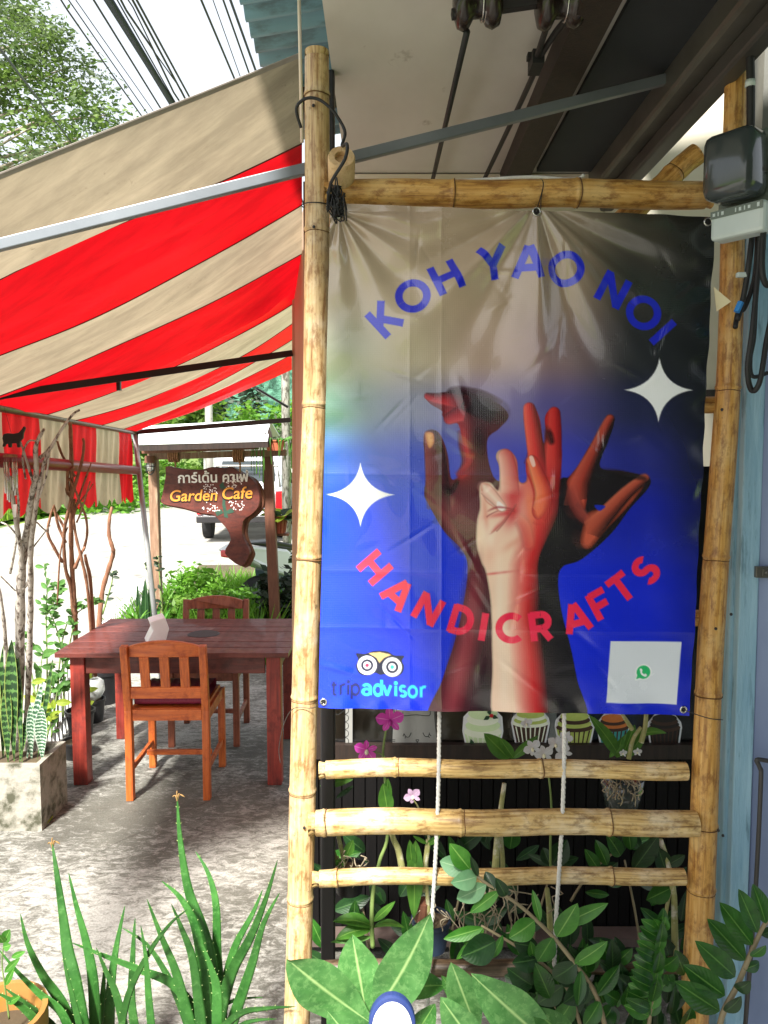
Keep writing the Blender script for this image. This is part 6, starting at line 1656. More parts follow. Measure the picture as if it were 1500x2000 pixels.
yc = at(-14, 1988, 1.70); pot((yc.x, 1.72, 0), 0.105, max(0.2, yc.z), m_yel, 'ochre glazed pot at the lower left corner with a small vine')
vine = empty('small_vine', (yc.x, 1.72, max(0.2, yc.z) - .02), 'thin vine with lobed green leaves growing from the ochre pot', 'vine')
stem(vine, [(18, 1990), (10, 1930), (4, 1880), (8, 1838)], 1.72, 4, 2, m_stemg)
for b, t, w in (((8, 1840), (20, 1815), 22), ((8, 1842), (-6, 1822), 20), ((6, 1850), (22, 1846), 18), ((8, 1900), (40, 1870), 14), ((10, 1925), (28, 1890), 14), ((22, 1870), (50, 1858), 12), ((14, 1960), (40, 1945), 14)):
    leaf(vine, b, t, w, 1.72, 1.70, m_zzb, n=6)

# ------------------------------------------------------------------ broad mottled plant at the foot of the frame
vp = empty('mottled_plant', at(760, 2060, 1.56), 'broad leaved plant with silvery mottled green leaves in front of the bamboo rails', 'plant')
VL = [((735, 2005), (561, 1873), 96, 1.54, 1.46, m_vari, dict(peak=0.58, fold=0.10, bulge=-0.015, wave=0.05, side=-0.012)), ((716, 1985), (688, 1825), 84, 1.56, 1.56, m_vari, dict(peak=0.55, fold=0.25, wave=0.05)),
      ((738, 1970), (840, 1784), 96, 1.55, 1.52, m_vari, dict(peak=0.42, fold=0.3, wave=0.05, side=0.014)), ((765, 1940), (870, 1925), 56, 1.60, 1.62, m_vard, dict(peak=0.5, fold=0.3, nrm=(0, -0.5, 1), bulge=0.02)),
      ((938, 2030), (881, 1879), 66, 1.53, 1.52, m_vari, dict(peak=0.6, fold=0.35, wave=0.03)), ((1085, 2050), (920, 1902), 92, 1.52, 1.48, m_vari, dict(peak=0.52, fold=0.18, wave=0.04, bulge=0.02)),
      ((940, 2060), (860, 1948), 66, 1.50, 1.48, m_vari, dict(peak=0.5, fold=0.2, wave=0.04)), ((1140, 2060), (1040, 1968), 62, 1.50, 1.50, m_vard, dict(peak=0.55, fold=0.2)), ((700, 2050), (640, 1975), 60, 1.48, 1.45, m_vari, dict(fold=0.2)),
      ((770, 2010), (742, 1930), 40, 1.58, 1.58, m_vard, dict(fold=0.2)), ((900, 1960), (862, 1905), 26, 1.60, 1.60, m_vard, dict(fold=0.2)), ((800, 2040), (850, 1960), 50, 1.60, 1.60, m_vard, dict(fold=0.2))]
for k, (b, t, w, yb, yt, m, kw) in enumerate(VL): leaf(vp, b, t, w, yb, yt, m, n=16, seed=k, **kw)
for pts in ([(735, 2005), (765, 2040), (790, 2100)], [(716, 1985), (745, 2040), (780, 2100)], [(738, 1970), (760, 2030), (790, 2100)], [(938, 2030), (930, 2060), (900, 2110)], [(1085, 2050), (1060, 2080), (980, 2130)], [(765, 1940), (775, 2000), (795, 2100)]):
    stem(vp, pts, 1.55, 9, 11, m_stemg, 'leaf_stalk')
c = at(830, 2110, 1.62); pot((c.x, 1.62, 0), 0.16, 0.28, m_potblack, 'black pot of the mottled plant below the rails')
ov = [(766 + 46 * math.cos(a), 2004 + 58 * math.sin(a) * (1.0 if math.sin(a) < 0 else 1.0)) for a in np.linspace(0, 2 * PI, 40, endpoint=False)]
ovi = [(766 + 39 * math.cos(a), 2006 + 51 * math.sin(a)) for a in np.linspace(0, 2 * PI, 40, endpoint=False)]
m_navyrim = M('navy_rim', (36, 52, 104), (46, 64, 120), 0.5, 9); m_whitebrd = M('white_board', (228, 230, 232), (238, 240, 240), 0.5, 5)
brd = empty('rounded_board', at(766, 2062, 1.43), 'white rounded board with navy blue rim poking up between the big leaves', 'board')
mb = MB().prism([at(x, y, 1.43) for x, y in ov], (0, 0.018, 0)); mb.build('rim', m_navyrim, brd, bevel=0.004)
mb = MB().prism([at(x, y, 1.43) + Vector((0, -0.006, 0)) for x, y in ovi], (0, 0.0055, 0)); mb.build('face', m_whitebrd, brd, bevel=0.002)
MB().bar(at(766, 2058, 1.445), (at(766, 2058, 1.445).x, 1.445, 0), 0.012, 0.012, up=(0, 1, 0)).build('stake', m_darkwood, brd)

# ------------------------------------------------------------------ plants with paired leaves (stem first, then leaf base, tip, width)
def paired(label, stems, leaves, Y, base):
    root = empty('leafy_plant', base, label, 'plant')
    for pts, w0, w1 in stems: stem(root, pts, Y, w0, w1, m_stemb)
    for k, (b, t, w, m) in enumerate(leaves):
        d = 0.03 * math.sin(k * 2.3)
        leaf(root, b, t, w, Y - 0.004, Y + d - 0.01, m, fold=0.28, bulge=0.006 * (1 + math.sin(k)), seed=k, peak=0.48)
    return root
paired('arching green plant whose pale tipped spray crosses the third bamboo rail', [([(915, 1692), (945, 1722), (1010, 1765), (1050, 1800), (1085, 1835), (1125, 1885), (1165, 1945), (1190, 2040)], 6, 11)], [
    ((918, 1698), (878, 1647), 38, m_zzb), ((916, 1698), (859, 1682), 40, m_pale), ((931, 1712), (880, 1724), 38, m_pale), ((950, 1728), (892, 1756), 38, m_pale), ((975, 1740), (918, 1783), 26, m_zzb),
    ((934, 1712), (919, 1672), 14, m_zzd), ((966, 1738), (948, 1702), 24, m_zzd), ((988, 1750), (968, 1714), 24, m_zzd), ((1044, 1798), (994, 1832), 42, m_zzb), ((1055, 1800), (1040, 1738), 17, m_zzb),
    ((1087, 1830), (1128, 1764), 42, m_zzb), ((1092, 1808), (1188, 1764), 30, m_zzb), ((1080, 1830), (1050, 1878), 40, m_zz), ((1122, 1882), (1187, 1838), 32, m_zzb), ((1126, 1880), (1080, 1910), 44, m_zzd),
    ((1130, 1890), (1148, 1842), 18, m_zz), ((1135, 1895), (1128, 1965), 26, m_zz), ((1165, 1945), (1210, 1885), 30, m_zz), ((1150, 1920), (1100, 1960), 40, m_zzd), ((1172, 1955), (1140, 2005), 34, m_zz)], 1.60, at(1190, 2080, 1.60))
paired('low green plant with dark oval leaves pointing at the middle rope', [([(940, 1808), (982, 1832), (1040, 1868), (1085, 1905), (1115, 1945), (1150, 2060)], 5, 9)], [
    ((944, 1812), (866, 1834), 26, m_zzb), ((946, 1814), (891, 1874), 20, m_zzb), ((968, 1838), (900, 1868), 56, m_zzd), ((982, 1826), (960, 1872), 18, m_zz), ((1004, 1842), (1052, 1850), 40, m_zzd),
    ((1042, 1872), (1036, 1838), 20, m_zzb), ((1044, 1868), (1016, 1892), 30, m_zzb), ((1050, 1872), (1000, 1880), 40, m_zzd), ((1040, 1925), (990, 1890), 40, m_zzd), ((1038, 1930), (985, 1905), 36, m_zzd), ((1075, 1950), (1045, 1880), 40, m_zz),
    ((1085, 1905), (1125, 1905), 40, m_zzd), ((1100, 1925), (1050, 1960), 40, m_zzd), ((1115, 1945), (1165, 1930), 36, m_zzd), ((1120, 1950), (1085, 2000), 40, m_zz)], 1.64, at(1150, 2090, 1.64))
lv = []
for k in range(13):
    y = 1985 - k * 14; x = 1268 + k * 1.6; w = 26 - k * 0.4
    lv.append(((x, y), (x - 50 + k * 1.2, y - 22), w, m_zz if k % 3 else m_zzb)); lv.append(((x + 2, y), (x + 14 - k * .4, y - 44), w, m_zzb if k % 2 else m_zz))
lv += [((1289, 1815), (1276, 1794), 20, m_zzb), ((1290, 1818), (1300, 1790), 22, m_zzb)]
paired('upright glossy plant with stacked leaves beside the right bamboo pole', [([(1262, 2060), (1270, 1980), (1282, 1880), (1290, 1812)], 10, 6)], lv, 1.58, at(1262, 2080, 1.58))
paired('glossy dark plant leaning in front of the pale blue door post', [([(1398, 2060), (1410, 1985), (1440, 1925), (1465, 1865), (1490, 1812), (1510, 1780)], 13, 8)], [
    ((1406, 1975), (1317, 1916), 50, m_zz), ((1416, 1945), (1334, 1884), 48, m_zz), ((1436, 1908), (1357, 1837), 46, m_zz), ((1456, 1876), (1381, 1794), 46, m_zz), ((1470, 1846), (1405, 1762), 44, m_zz), ((1480, 1822), (1442, 1736), 38, m_zz), ((1496, 1804), (1470, 1726), 36, m_zz),
    ((1414, 1975), (1448, 1945), 26, m_zzd), ((1436, 1930), (1466, 1916), 28, m_zzd), ((1452, 1892), (1483, 1880), 22, m_zz), ((1466, 1868), (1496, 1846), 22, m_zz), ((1486, 1826), (1520, 1815), 22, m_zzd)], 1.50, at(1398, 2080, 1.50))
paired('dark sprig of oval leaves between the second and third rails', [([(1115, 1760), (1130, 1735), (1152, 1705), (1190, 1672), (1215, 1655)], 6, 4)], [
    ((1170, 1700), (1142, 1658), 24, m_zz), ((1186, 1690), (1163, 1640), 26, m_zz), ((1212, 1672), (1184, 1628), 30, m_zz), ((1232, 1660), (1225, 1615), 28, m_zz), ((1245, 1668), (1292, 1620), 10, m_zzd), ((1236, 1700), (1286, 1632), 40, m_zzd), ((1142, 1742), (1190, 1748), 16, m_zz)], 1.86, at(1115, 1790, 1.86))
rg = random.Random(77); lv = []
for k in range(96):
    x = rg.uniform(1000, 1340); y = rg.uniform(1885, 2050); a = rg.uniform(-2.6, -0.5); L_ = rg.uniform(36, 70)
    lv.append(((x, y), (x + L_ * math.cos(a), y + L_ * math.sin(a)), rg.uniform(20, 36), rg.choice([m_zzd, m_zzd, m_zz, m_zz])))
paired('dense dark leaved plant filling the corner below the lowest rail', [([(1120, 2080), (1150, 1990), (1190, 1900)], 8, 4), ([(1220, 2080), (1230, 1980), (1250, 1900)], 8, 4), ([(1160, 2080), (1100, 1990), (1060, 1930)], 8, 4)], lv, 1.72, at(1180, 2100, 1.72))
lv = []
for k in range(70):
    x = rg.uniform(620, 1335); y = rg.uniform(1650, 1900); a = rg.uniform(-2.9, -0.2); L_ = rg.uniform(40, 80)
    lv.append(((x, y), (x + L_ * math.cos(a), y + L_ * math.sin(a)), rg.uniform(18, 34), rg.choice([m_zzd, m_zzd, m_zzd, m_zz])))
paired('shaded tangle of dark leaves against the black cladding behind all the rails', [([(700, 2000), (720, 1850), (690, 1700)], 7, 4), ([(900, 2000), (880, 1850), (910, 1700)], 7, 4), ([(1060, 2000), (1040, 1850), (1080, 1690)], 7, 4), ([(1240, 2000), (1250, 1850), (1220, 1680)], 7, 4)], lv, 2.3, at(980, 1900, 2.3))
for px, Y, r, lab in ((1185, 1.64, 0.15, 'black pot of the arching plants under the frame'), (1410, 1.5, 0.12, 'black pot of the plant by the blue post')):
    c = at(px, 2100, Y); pot((c.x, Y + .02, 0), r, 0.30, m_potblack, lab)

# ------------------------------------------------------------------ orchids hanging behind the rails
m_mag = leaf_mat('magenta_petal', (206, 46, 176), (226, 92, 200), (240, 170, 226), 4, rough=0.5, transl=0.4, rv=0.05)
m_lil = leaf_mat('pale_lilac_petal', (206, 170, 206), (222, 194, 222), (232, 214, 234), 4, rough=0.5, transl=0.4, rv=0.05)
m_wpet = leaf_mat('white_petal', (214, 216, 222), (228, 230, 236), (240, 240, 244), 4, rough=0.5, transl=0.4, rv=0.04)
m_lip = M('deep_magenta_lip', (150, 20, 120), (180, 44, 150), 0.5, 30)
m_lipw = M('cream_lip', (226, 222, 190), (236, 232, 206), 0.5, 30)
def flower(parent, px, py, Y, rpx, mat, lipm, rot=0.0, facing=(0, -1, 0.15)):
    c = at(px, py, Y); r = rpx * Y / F
    lp_ = MB().ball(c + Vector((0, -0.004, -r * 0.16)), r * 0.20, 10, 6, (0.8, 1.2, 1.1)).build('flower', lipm, parent, smooth=True)
    for k, (a, l, w) in enumerate(((90, 0.95, 0.52), (18, 1.0, 0.78), (162, 1.0, 0.78), (232, 0.85, 0.42), (308, 0.85, 0.42))):
        a = math.radians(a) + rot
        t = c + Vector((math.cos(a) * r * l, -0.004 + 0.006 * math.sin(k * 3), math.sin(a) * r * l))
        leaf_mb(c, t, r * w, nrm=facing, bulge=0.004, fold=0.15, peak=0.6, n=8, seed=k).build('petal', mat, lp_, smooth=True, origin=c)
    return lp_
def hang_wire(parent, px, y0, y1, Y): MB().tube([at(px, y0, Y), at(px + 3, y1, Y)], 0.0006, 4).build('hanger', m_wire, parent)
def roots(parent, px, py, w, h, Y, n, seed):
    rg = random.Random(seed); mb = MB()
    for k in range(n):
        x = px + rg.uniform(-.5, .5) * w; y = py + rg.uniform(-.4, .1) * h; pts = []
        for i in range(5):
            pts.append(at(x, y, Y + rg.uniform(-.02, .02))); x += rg.uniform(-.16, .16) * w; y += rg.uniform(0.02, .24) * h
        mb.tube(smooth_path(pts, 3), [0.0016] * 12 + [0.0007], 5)
    o = mb.build('root', m_root, parent, smooth=True); o['kind'] = 'stuff'
OP = lambda label, px, py, Y: empty('orchid_plant', at(px, py, Y), label, 'orchid')
o1 = OP('orchid with upright magenta bloom in front of the cat sticker', 725, 1840, 1.93)
stem(o1, [(728, 1850), (726, 1800), (729, 1740), (742, 1680), (757, 1630), (752, 1520), (748, 1470), (754, 1425)], 1.93, 10, 4, m_stemg)
flower(o1, 762, 1406, 1.90, 30, m_mag, m_lip, 0.1)
f_ = flower(o1, 716, 1464, 1.92, 26, m_mag, m_lipw, 2.5)
stem(o1, [(752, 1478), (742, 1472), (728, 1468)], 1.92, 3, 2, m_stemg)
for b, t, w, kw in (((727, 1810), (650, 1800), 30, dict(bulge=0.03, nrm=(0, -.4, 1))), ((725, 1815), (655, 1835), 30, dict(bulge=0.025, nrm=(0, -.5, 1))), ((729, 1800), (772, 1760), 16, {}), ((729, 1812), (790, 1812), 18, dict(bulge=0.03, nrm=(0, -.3, 1))), ((726, 1830), (645, 1840), 14, {}), ((758, 1590), (748, 1530), 30, {}), ((752, 1575), (758, 1520), 22, {})):
    leaf(o1, b, t, w, 1.93, 1.91, m_orch, **kw)
o2 = OP('orchid with one pale lilac bloom above the second rail', 838, 1800, 1.98)
flower(o2, 806, 1554, 1.90, 19, m_lil, m_lipw, 0.5)
stem(o2, [(838, 1790), (832, 1700), (838, 1640), (826, 1600), (816, 1575), (806, 1560)], 1.95, 9, 2, m_cane)
stem(o2, [(786, 1700), (778, 1660), (766, 1630), (755, 1560)], 1.98, 15, 9, m_cane, 'cane'); stem(o2, [(828, 1740), (832, 1680), (836, 1640)], 1.96, 13, 9, m_cane, 'cane')
for b, t, w in (((812, 1640), (808, 1795), 34), ((806, 1700), (800, 1640), 20), ((834, 1650), (860, 1632), 12), ((834, 1648), (806, 1632), 8)): leaf(o2, b, t, w, 1.95, 1.93, m_orch)
pc = at(842, 1850, 2.0); pot(pc, 0.052, 0.085, M('dark_blue_pot', (26, 38, 56), (36, 50, 70), 0.5, 8), None, parent=o2)
MB().tube([at(824, 1795, 1.965), at(826, 1760, 1.96)], 0.02, 10).build('bark_chunk', m_gatewood2, o2); roots(o2, 850, 1780, 90, 70, 1.96, 12, 5)
o3 = OP('small orchid in a hanging mossy pot near the left bamboo pole', 680, 1720, 2.0)
pc = at(682, 1740, 2.0); pot(pc, 0.045, 0.07, m_potblack, None, parent=o3); roots(o3, 680, 1690, 80, 90, 1.96, 16, 6)
for pts in ([(640, 1630), (650, 1660), (662, 1690)], [(660, 1630), (668, 1665), (672, 1690)]): stem(o3, pts, 1.97, 9, 8, m_cane, 'cane')
leaf(o3, (676, 1672), (690, 1640), 20, 1.96, 1.95, m_orch); leaf(o3, (672, 1690), (655, 1680), 18, 1.96, 1.95, m_orch); hang_wire(o3, 648, 1390, 1740, 2.0)
leaf(o3, (650, 1640), (628, 1560), 10, 1.98, 1.97, m_zzd); leaf(o3, (625, 1535), (690, 1522), 16, 1.98, 1.96, m_orch); leaf(o3, (690, 1535), (655, 1560), 10, 2.0, 2.0, m_zzd)
stem(o3, [(625, 1520), (632, 1450), (642, 1392)], 2.0, 4, 3, m_stemg)
o4 = OP('white orchid with many roots hanging behind the middle of the rails', 965, 1800, 1.96)
stem(o4, [(962, 1760), (968, 1690), (972, 1630), (985, 1530)], 1.95, 18, 9, m_cane, 'cane'); stem(o4, [(978, 1750), (982, 1690), (978, 1630)], 1.97, 11, 8, m_cane, 'cane')
for b, t, w in (((995, 1482), (945, 1432), 34), ((1004, 1482), (975, 1440), 20), ((1000, 1482), (1052, 1436), 18)): leaf(o4, b, t, w, 1.93, 1.91, m_orch)
roots(o4, 955, 1770, 120, 170, 1.9, 18, 8)
roots(o4, 1005, 1760, 150, 90, 1.9, 8, 9)
o5 = OP('white blooming orchid spray behind the second rope', 1075, 1800, 1.9)
for px, py, r, ro in ((1062, 1472, 21, 0.3), (1085, 1452, 20, -0.3), (1100, 1470, 20, 0.9), (1040, 1460, 20, 0.6), (1028, 1412, 13, 0.2), (1104, 1440, 16, -.5)): flower(o5, px, py, 1.88, r, m_wpet, m_lipw, ro)
stem(o5, [(1076, 1720), (1075, 1650), (1077, 1580), (1072, 1520), (1060, 1480)], 1.9, 6, 3, m_stemg)
for b, t, w, m in (((1076, 1690), (1030, 1668), 16, m_zzd), ((1078, 1690), (1108, 1640), 40, m_zzd), ((1075, 1690), (1060, 1655), 26, m_zzd), ((1080, 1690), (1130, 1675), 22, m_zzd)): leaf(o5, b, t, w, 1.9, 1.92, m)
stem(o5, [(1075, 1820), (1072, 1770), (1068, 1735)], 1.92, 13, 9, m_cane, 'cane')
o6 = OP('green orchid with knotted white roots in a clear pot under the blue banner corner', 1210, 1580, 1.9)
pc = at(1214, 1578, 1.92); MB().lathe([(0.0, 0.0), (0.042, 0.0), (0.056, 0.085), (0.054, 0.085), (0.040, 0.004)], pc, 20).build('clear_pot', m_smoke, o6, smooth=True)
roots(o6, 1216, 1535, 70, 60, 1.87, 26, 12)
for b, t, w, kw in (((1212, 1480), (1160, 1400), 14, {}), ((1208, 1475), (1150, 1396), 26, dict(bulge=0.03)), ((1215, 1478), (1240, 1415), 26, {}), ((1225, 1480), (1262, 1425), 20, {}), ((1240, 1440), (1302, 1432), 22, dict(bulge=0.02, nrm=(0, -.4, 1))), ((1205, 1480), (1215, 1440), 20, {}), ((1190, 1480), (1225, 1432), 14, {})):
    leaf(o6, b, t, w, 1.9, 1.88, m_orch, **kw)
for pts, w in (([(1228, 1482), (1236, 1445), (1252, 1420)], 10), ([(1252, 1450), (1260, 1420), (1262, 1395)], 12), ([(1235, 1425), (1222, 1405), (1215, 1395)], 9)): stem(o6, pts, 1.88, w, w * .7, m_cane, 'cane')
flower(o6, 1216, 1470, 1.86, 9, m_wpet, m_lipw); flower(o6, 1244, 1468, 1.86, 10, m_wpet, m_lipw)
o7 = OP('tall caned orchid against the right bamboo pole below the third rail', 1318, 1900, 1.84)
stem(o7, [(1322, 1900), (1318, 1830), (1316, 1750), (1305, 1690), (1290, 1640)], 1.84, 16, 10, m_cane, 'cane'); stem(o7, [(1296, 1860), (1300, 1790), (1308, 1745)], 1.84, 9, 7, m_cane, 'cane')
for b, t, w, m in (((1310, 1735), (1262, 1758), 36, m_zz), ((1300, 1700), (1285, 1655), 34, m_zzd), ((1304, 1690), (1338, 1670), 22, m_zzd), ((1310, 1880), (1296, 1830), 36, m_zzd), ((1302, 1960), (1312, 1870), 34, m_zzd), ((1330, 1800), (1340, 1740), 22, m_zzd)): leaf(o7, b, t, w, 1.84, 1.83, m)
for k, (px, y0, y1) in enumerate(((795, 1390, 1700), (1000, 1390, 1700), (1088, 1530, 1700), (1120, 1530, 1700), (985, 1640, 1760))):
    pass

# ------------------------------------------------------------------ stickers on the shop window
SYW = WY + 0.006
m_cardg = M('grey_sticker', (126, 126, 122), (138, 138, 134), 0.6, 10, rv=0)
m_line = M('black_ink', (14, 14, 14), (20, 20, 20), 0.7, 10)
cat = empty('cat_sticker', at(808, 1475, SYW), 'grey sticker with a line drawing of a sleepy cat face on the window', 'sticker')
for poly in ([(766, 1470), (768, 1400), (772, 1330), (780, 1310), (795, 1345), (828, 1345), (842, 1310), (848, 1330), (850, 1400), (856, 1470)], [(674, 1474), (674, 1330), (689, 1330), (689, 1474)]):
    MB().prism([at(x, y, SYW) for x, y in poly], (0, -0.0012, 0)).build('backing', m_cardg, cat)
lines = [[(763, 1471), (766, 1430), (770, 1390), (773, 1340)], [(856, 1471), (852, 1430), (848, 1390), (846, 1340)], [(789, 1433), (793, 1439), (799, 1439), (803, 1431)], [(789, 1433), (787, 1438)], [(793, 1438), (791, 1442)], [(826, 1431), (830, 1438), (836, 1438), (839, 1431)], [(836, 1438), (839, 1441)], [(838, 1434), (842, 1437)],
         [(812, 1445), (815, 1449), (818, 1445), (812, 1445)], [(815, 1449), (815, 1456), (811, 1462), (808, 1459)], [(815, 1456), (819, 1458), (822, 1454)], [(810, 1462), (813, 1466), (818, 1463), (818, 1457)], [(760, 1444), (772, 1445)], [(759, 1448), (772, 1448)], [(760, 1452), (771, 1451)], [(858, 1443), (866, 1442)], [(858, 1448), (868, 1448)], [(858, 1452), (866, 1453)],
         [(787, 1390), (789, 1398), (812, 1396), (838, 1398), (840, 1388)], [(773, 1392), (775, 1378)], [(674, 1474), (674, 1380)], [(689, 1474), (689, 1380)], [(650, 1390), (660, 1396), (674, 1386)]]
for i in range(6): lines.append([(674, 1380 + i * 15), (680, 1384 + i * 15), (680, 1391 + i * 15), (674, 1395 + i * 15)])
mb = MB()
for l in lines: mb.tube(smooth_path([at(x, y, SYW - 0.002) for x, y in l], 3), 0.0011, 4)
o = mb.build('drawn_line', m_line, cat); o['kind'] = 'stuff'
def cupcake(label, cx, ytop, ymid, ybot, wt, wb, cf, cs, cl, cstripe):
    root = empty('cupcake_sticker', at(cx, ybot, SYW), label, 'sticker')
    outline = [(cx - wt / 2 - 3, ymid - 4), (cx - wt / 2 - 1, ytop + 8), (cx - wt / 4, ytop - 12), (cx, ytop - 22), (cx + wt / 4, ytop - 12), (cx + wt / 2 + 1, ytop + 8), (cx + wt / 2 + 3, ymid - 4), (cx + wb / 2 + 3, ybot + 3), (cx - wb / 2 - 3, ybot + 3)]
    MB().prism([at(x, y, SYW) for x, y in outline], (0, -0.0010, 0)).build('outline', m_whitecard, root)
    MB().prism([at(x, y, SYW - 0.0014) for x, y in ((cx - wt / 2 + 1, ymid), (cx + wt / 2 - 1, ymid), (cx + wb / 2, ybot), (cx - wb / 2, ybot))], (0, -0.0008, 0)).build('wrapper', cl, root)
    for k in range(7):
        u = (k + 0.5) / 7 - 0.5
        MB().prism([at(x, y, SYW - 0.0026) for x, y in ((cx + u * wt * 0.95 - 1.3, ymid + 3), (cx + u * wt * 0.95 + 1.3, ymid + 3), (cx + u * wb * 0.95 + 1.0, ybot - 1), (cx + u * wb * 0.95 - 1.0, ybot - 1))], (0, -0.0005, 0)).build('stripe', cstripe, root)
    for k in range(4):
        f = k / 3.0; w = wt * (1 - 0.22 * f); y = ymid - 3 - f * (ymid - ytop - 4); hgt_ = (ymid - ytop) * 0.24 + 3
        el_ = [(cx + w / 2 * math.cos(a), y + hgt_ * math.sin(a)) for a in np.linspace(0, 2 * PI, 20, endpoint=False)]
        MB().prism([at(x, yy_, SYW - 0.0030 - 0.0012 * k) for x, yy_ in el_], (0, -0.0008, 0)).build('frosting', cf if k % 2 else cs, root)
    return root
mk = lambda n_, a, b: M(n_, a, b, 0.6, 30, rv=0)
mint, cream_, choc, lime, teal, oran, dch = mk('mint_print', (206, 228, 176), (218, 236, 190)), mk('cream_print', (232, 238, 214), (240, 244, 226)), mk('chocolate_print', (58, 36, 26), (70, 46, 34)), mk('lime_print', (172, 190, 92), (190, 204, 112)), mk('teal_print', (48, 140, 140), (70, 160, 156)), mk('orange_print', (190, 104, 44), (204, 122, 60)), mk('dark_chocolate_print', (28, 22, 20), (38, 30, 26))
red_, holly = mk('red_print', (190, 24, 34), (204, 36, 46)), mk('holly_print', (24, 60, 34), (34, 74, 44))
c_ = cupcake('cupcake sticker with mint green frosting and red holly berries', 943, 1392, 1432, 1468, 74, 56, mint, cream_, mint, cream_)
for x, y in ((958, 1398), (924, 1458)):
    for a in (0.3, 2.6, 4.4): MB().prism([at(x + r * math.cos(a + d), y + r * math.sin(a + d), SYW - 0.009) for r, d in ((0, 0), (9, .5), (16, 0), (9, -.5))], (0, -0.0006, 0)).build('holly_leaf', holly, c_)
    MB().lathe([(0, 0.002), (0.0065, 0.001), (0.007, 0)], at(x + 2, y, SYW - 0.010), 12, (0, -1, 0)).build('berry', red_, c_)
cupcake('cupcake sticker with pale speckled top and striped brown wrapper', 1036, 1394, 1416, 1450, 70, 54, lime, cream_, choc, cream_)
cupcake('cupcake sticker with chocolate layer and lime wrapper', 1122, 1398, 1424, 1459, 72, 54, lime, choc, lime, choc)
cupcake('cupcake sticker with orange top and teal wrapper', 1198, 1402, 1424, 1453, 60, 46, oran, choc, teal, choc)
cupcake('dim dark chocolate cupcake sticker nearest the right bamboo pole', 1298, 1402, 1424, 1459, 62, 50, dch, choc, dch, choc)

# ------------------------------------------------------------------ snake plants in the planter box, leafy stems by the fence
def band_mat(name, dark, pale, edge, sc):
    m, nt, N, L = new_mat(name)
    tc = N.new('ShaderNodeTexCoord'); sp = N.new('ShaderNodeSeparateXYZ'); L.new(tc.outputs['UV'], sp.inputs[0])
    nz = noise_node(nt, mapped(nt, 'UV', (3, 12, 1)), 2.5, 5)
    w = math_n(nt, 'SINE', math_n(nt, 'ADD', math_n(nt, 'MULTIPLY', sp.outputs[1], sc), math_n(nt, 'MULTIPLY', nz, 9.0)))
    col = ramp_node(nt, w, [(0.35, lin(dark)), (0.65, lin(pale))])
    a = math_n(nt, 'ABSOLUTE', math_n(nt, 'SUBTRACT', sp.outputs[0], 0.5))
    col = mixc(nt, math_n(nt, 'MULTIPLY', math_n(nt, 'SUBTRACT', a, 0.43, True), 14.0, True), col, lin(edge))
    finish(nt, col, 0.4, 0, 0.5, None, transl=0.15); return m
m_snake = band_mat('snake_plant_leaf', (26, 54, 26), (78, 116, 58), (150, 164, 84), 90)
m_snakew = band_mat('white_banded_leaf', (60, 96, 70), (186, 204, 184), (200, 214, 196), 110)
sn = empty('snake_plant', at(36, 1500, 3.58), 'tall banded snake plant standing in the concrete planter box', 'snake plant')
for k, (b, t, w, m) in enumerate((((28, 1495), (23, 1248), 26, m_snake), ((6, 1495), (10, 1250), 22, m_snake), ((44, 1495), (33, 1260), 15, m_snake), ((16, 1495), (14, 1330), 22, m_snake), ((62, 1495), (60, 1372), 15, m_snakew), ((83, 1490), (82, 1378), 25, m_snakew), ((72, 1490), (104, 1284), 10, m_snake), ((50, 1495), (84, 1330), 14, m_snakew), ((-10, 1495), (-6, 1300), 24, m_snake), ((38, 1495), (52, 1400), 14, m_snake))):
    leaf(sn, b, t, w, 3.57 + 0.04 * math.sin(k * 2), 3.57 + 0.05 * math.sin(k), m, n=18, fold=0.5, peak=0.62)
ag = empty('agave', at(285, 1240, 5.9), 'dark upright agave with pointed leaves at the end of the picket fence', 'agave')
for k, (b, t, w) in enumerate((((284, 1240), (284, 1130), 15), ((292, 1240), (294, 1136), 14), ((276, 1240), (268, 1140), 10), ((298, 1240), (318, 1160), 8), ((272, 1240), (246, 1180), 8), ((288, 1240), (262, 1196), 10), ((300, 1240), (335, 1185), 8))):
    leaf(ag, b, t, w, 5.9, 5.9 + 0.05 * math.sin(k * 3), m_zzd if k < 3 else m_zzb, fold=0.5, peak=0.4)
gr = empty('spider_plant', at(275, 1240, 5.7), 'yellow green arching grass like plant beside the agave', 'plant')
rg = random.Random(8)
for k in range(18):
    a = rg.uniform(-1, 1); leaf(gr, (272 + 8 * a, 1240), (272 + 62 * a, 1180 + 34 * abs(a)), 5, 5.7, 5.65 + 0.1 * math.sin(k), m_fern, bulge=0.10, nrm=(0.2 * a, -0.2, 1), n=8)
def herb(label, stems, Y, size, mat, n, seed, base):
    root = empty('herb_plant', base, label, 'plant'); rg = random.Random(seed)
    for pts in stems:
        stem(root, pts, Y, 4, 1.5, m_stemg, dy=0.05)
        P = smooth_path([Vector((x, y, 0)) for x, y in pts], 8)
        for k in range(n):
            q = P[int(rg.uniform(0.15, 1) * (len(P) - 1))]; a = rg.uniform(-2.9, 0.3); l = size * rg.uniform(0.6, 1.3)
            leaf(root, (q.x, q.y), (q.x + l * math.cos(a), q.y + l * math.sin(a) * 0.7), l * 0.42, Y, Y + rg.uniform(-.06, .06), mat, n=6, bulge=rg.uniform(0, .02))
m_herb = leaf_mat('herb_leaf', (58, 104, 44), (96, 142, 66), (120, 164, 90), 6, rough=0.5, transl=0.4)
m_herby = leaf_mat('yellow_green_leaf', (120, 150, 40), (168, 184, 60), (186, 200, 96), 6, rough=0.5, transl=0.4)
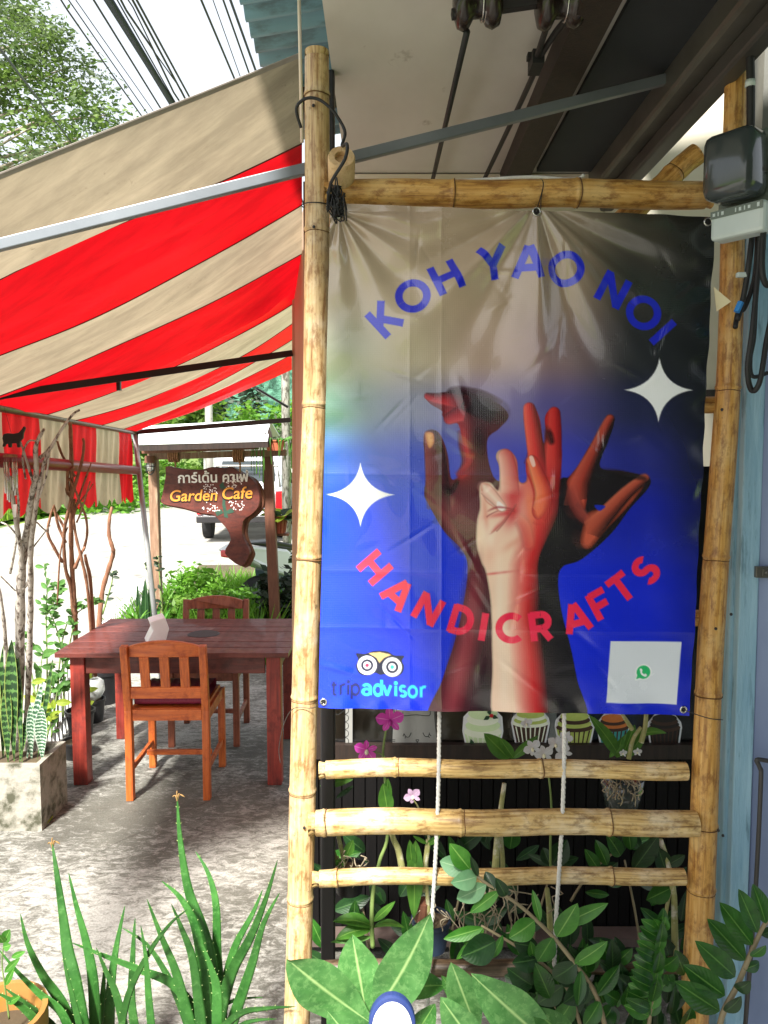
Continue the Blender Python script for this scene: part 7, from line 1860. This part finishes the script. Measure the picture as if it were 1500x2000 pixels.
herb('tall leafy stem with a pointed flower spike behind the planter', [[(92, 1430), (92, 1300), (90, 1200), (92, 1150), (86, 1100)], [(92, 1200), (110, 1165), (116, 1140)]], 4.35, 17, m_herb, 34, 1, gz(92, 1440, 0))
herb('leafy green stems leaning from the fence over the table edge', [[(112, 1420), (116, 1300), (130, 1220), (160, 1190), (188, 1172)], [(118, 1330), (140, 1240), (150, 1170)], [(124, 1400), (122, 1290), (104, 1210), (70, 1170)]], 4.4, 19, m_herb, 22, 2, gz(115, 1430, 0))
herb('bushy green stems filling the fence behind the snake plant', [[(70, 1440), (66, 1340), (50, 1270), (40, 1230)], [(85, 1440), (100, 1350), (130, 1300)], [(60, 1430), (76, 1330), (84, 1270)], [(100, 1440), (108, 1380), (116, 1330)]], 4.15, 24, m_herb, 17, 3, gz(80, 1445, 0))
herb('yellow green leaves beside the front left table leg', [[(80, 1440), (74, 1370), (60, 1330)], [(92, 1440), (104, 1390), (112, 1350)]], 4.0, 26, m_herby, 8, 4, gz(85, 1450, 0))
herb('thin sparse stems in front of the pale gate post', [[(318, 1215), (312, 1130), (308, 1085)], [(296, 1215), (298, 1150), (282, 1100)], [(200, 1200), (218, 1140), (220, 1115)]], 5.9, 12, m_darkfol, 14, 5, gz(310, 1225, 0))
herb('small green shoots under the red table by the clear jar', [[(170, 1380), (168, 1340), (160, 1320)], [(164, 1380), (162, 1350)]], 4.7, 22, m_herby, 6, 6, gz(166, 1390, 0))
hf = empty('hanging_fern', at(533, 935, 6.3), 'pot of trailing green cactus hanging at the corner of the sign gate roof', 'hanging plant')
pc = at(537, 880, 6.3); pot(pc, 0.082, 0.085, m_terra, None, parent=hf)
rg = random.Random(14)
for k in range(26):
    a = rg.uniform(0, 2 * PI); p = pc + Vector((0.07 * math.cos(a), 0.07 * math.sin(a), 0.07)); q = p + Vector((0.10 * math.cos(a), 0.08 * math.sin(a), 0.02)); r = q + Vector((rg.uniform(-.03, .03), 0, -rg.uniform(0.1, 0.42)))
    MB().tube(smooth_path([p, q, r], 4), rad_lerp(0.006, 0.003, 9), 5).build('frond', m_orch, hf)
MB().tube([pc + Vector((0, 0, .08)), at(530, 850, 6.3)], 0.002, 4).build('hanger', m_wire, hf)
rpot = empty('flower_pot', at(544, 1041, 6.6), 'ribbed red brown pot with trailing plant on the gate post bracket', 'pot')
pc = at(544, 1041, 6.62); prof = []
MB().lathe([(0, 0), (0.055, 0), (0.074, 0.13), (0.08, 0.13), (0.08, 0.15), (0.07, 0.15)], pc, 18).build('shell', m_redpot, rpot)
for k in range(12):
    a = k * 2 * PI / 12; MB().tube([pc + Vector((0.058 * math.cos(a), 0.058 * math.sin(a), 0.005)), pc + Vector((0.076 * math.cos(a), 0.076 * math.sin(a), 0.125))], 0.005, 5).build('rib', m_redpot, rpot)
for k in range(16):
    a = k * 2.4; b = pc + Vector((0.05 * math.cos(a), 0.05 * math.sin(a), 0.145)); leaf(rpot, tuple(b), tuple(b + Vector((0.11 * math.cos(a), 0.1 * math.sin(a), 0.06 - 0.05 * (k % 3)))), 26, 6.6, 6.6, m_darkfol if k % 2 else m_herby, n=5, nrm=(0, -.2, 1))
MB().bar(pc + Vector((-0.09, 0.02, -0.012)), pc + Vector((0.09, 0.02, -0.012)), 0.1, 0.02).build('bracket', m_gatewood2, rpot)
# fallen leaf on the floor by the planter
fl_ = leaf(None, gz(88, 1612, 0.006), gz(103, 1590, 0.012), 14, 3.4, 3.5, m_herby, nrm=(0, 0, 1), bulge=0.012, name='fallen_leaf')
tag(fl_, 'curled yellow fallen leaf on the concrete beside the planter', 'leaf')
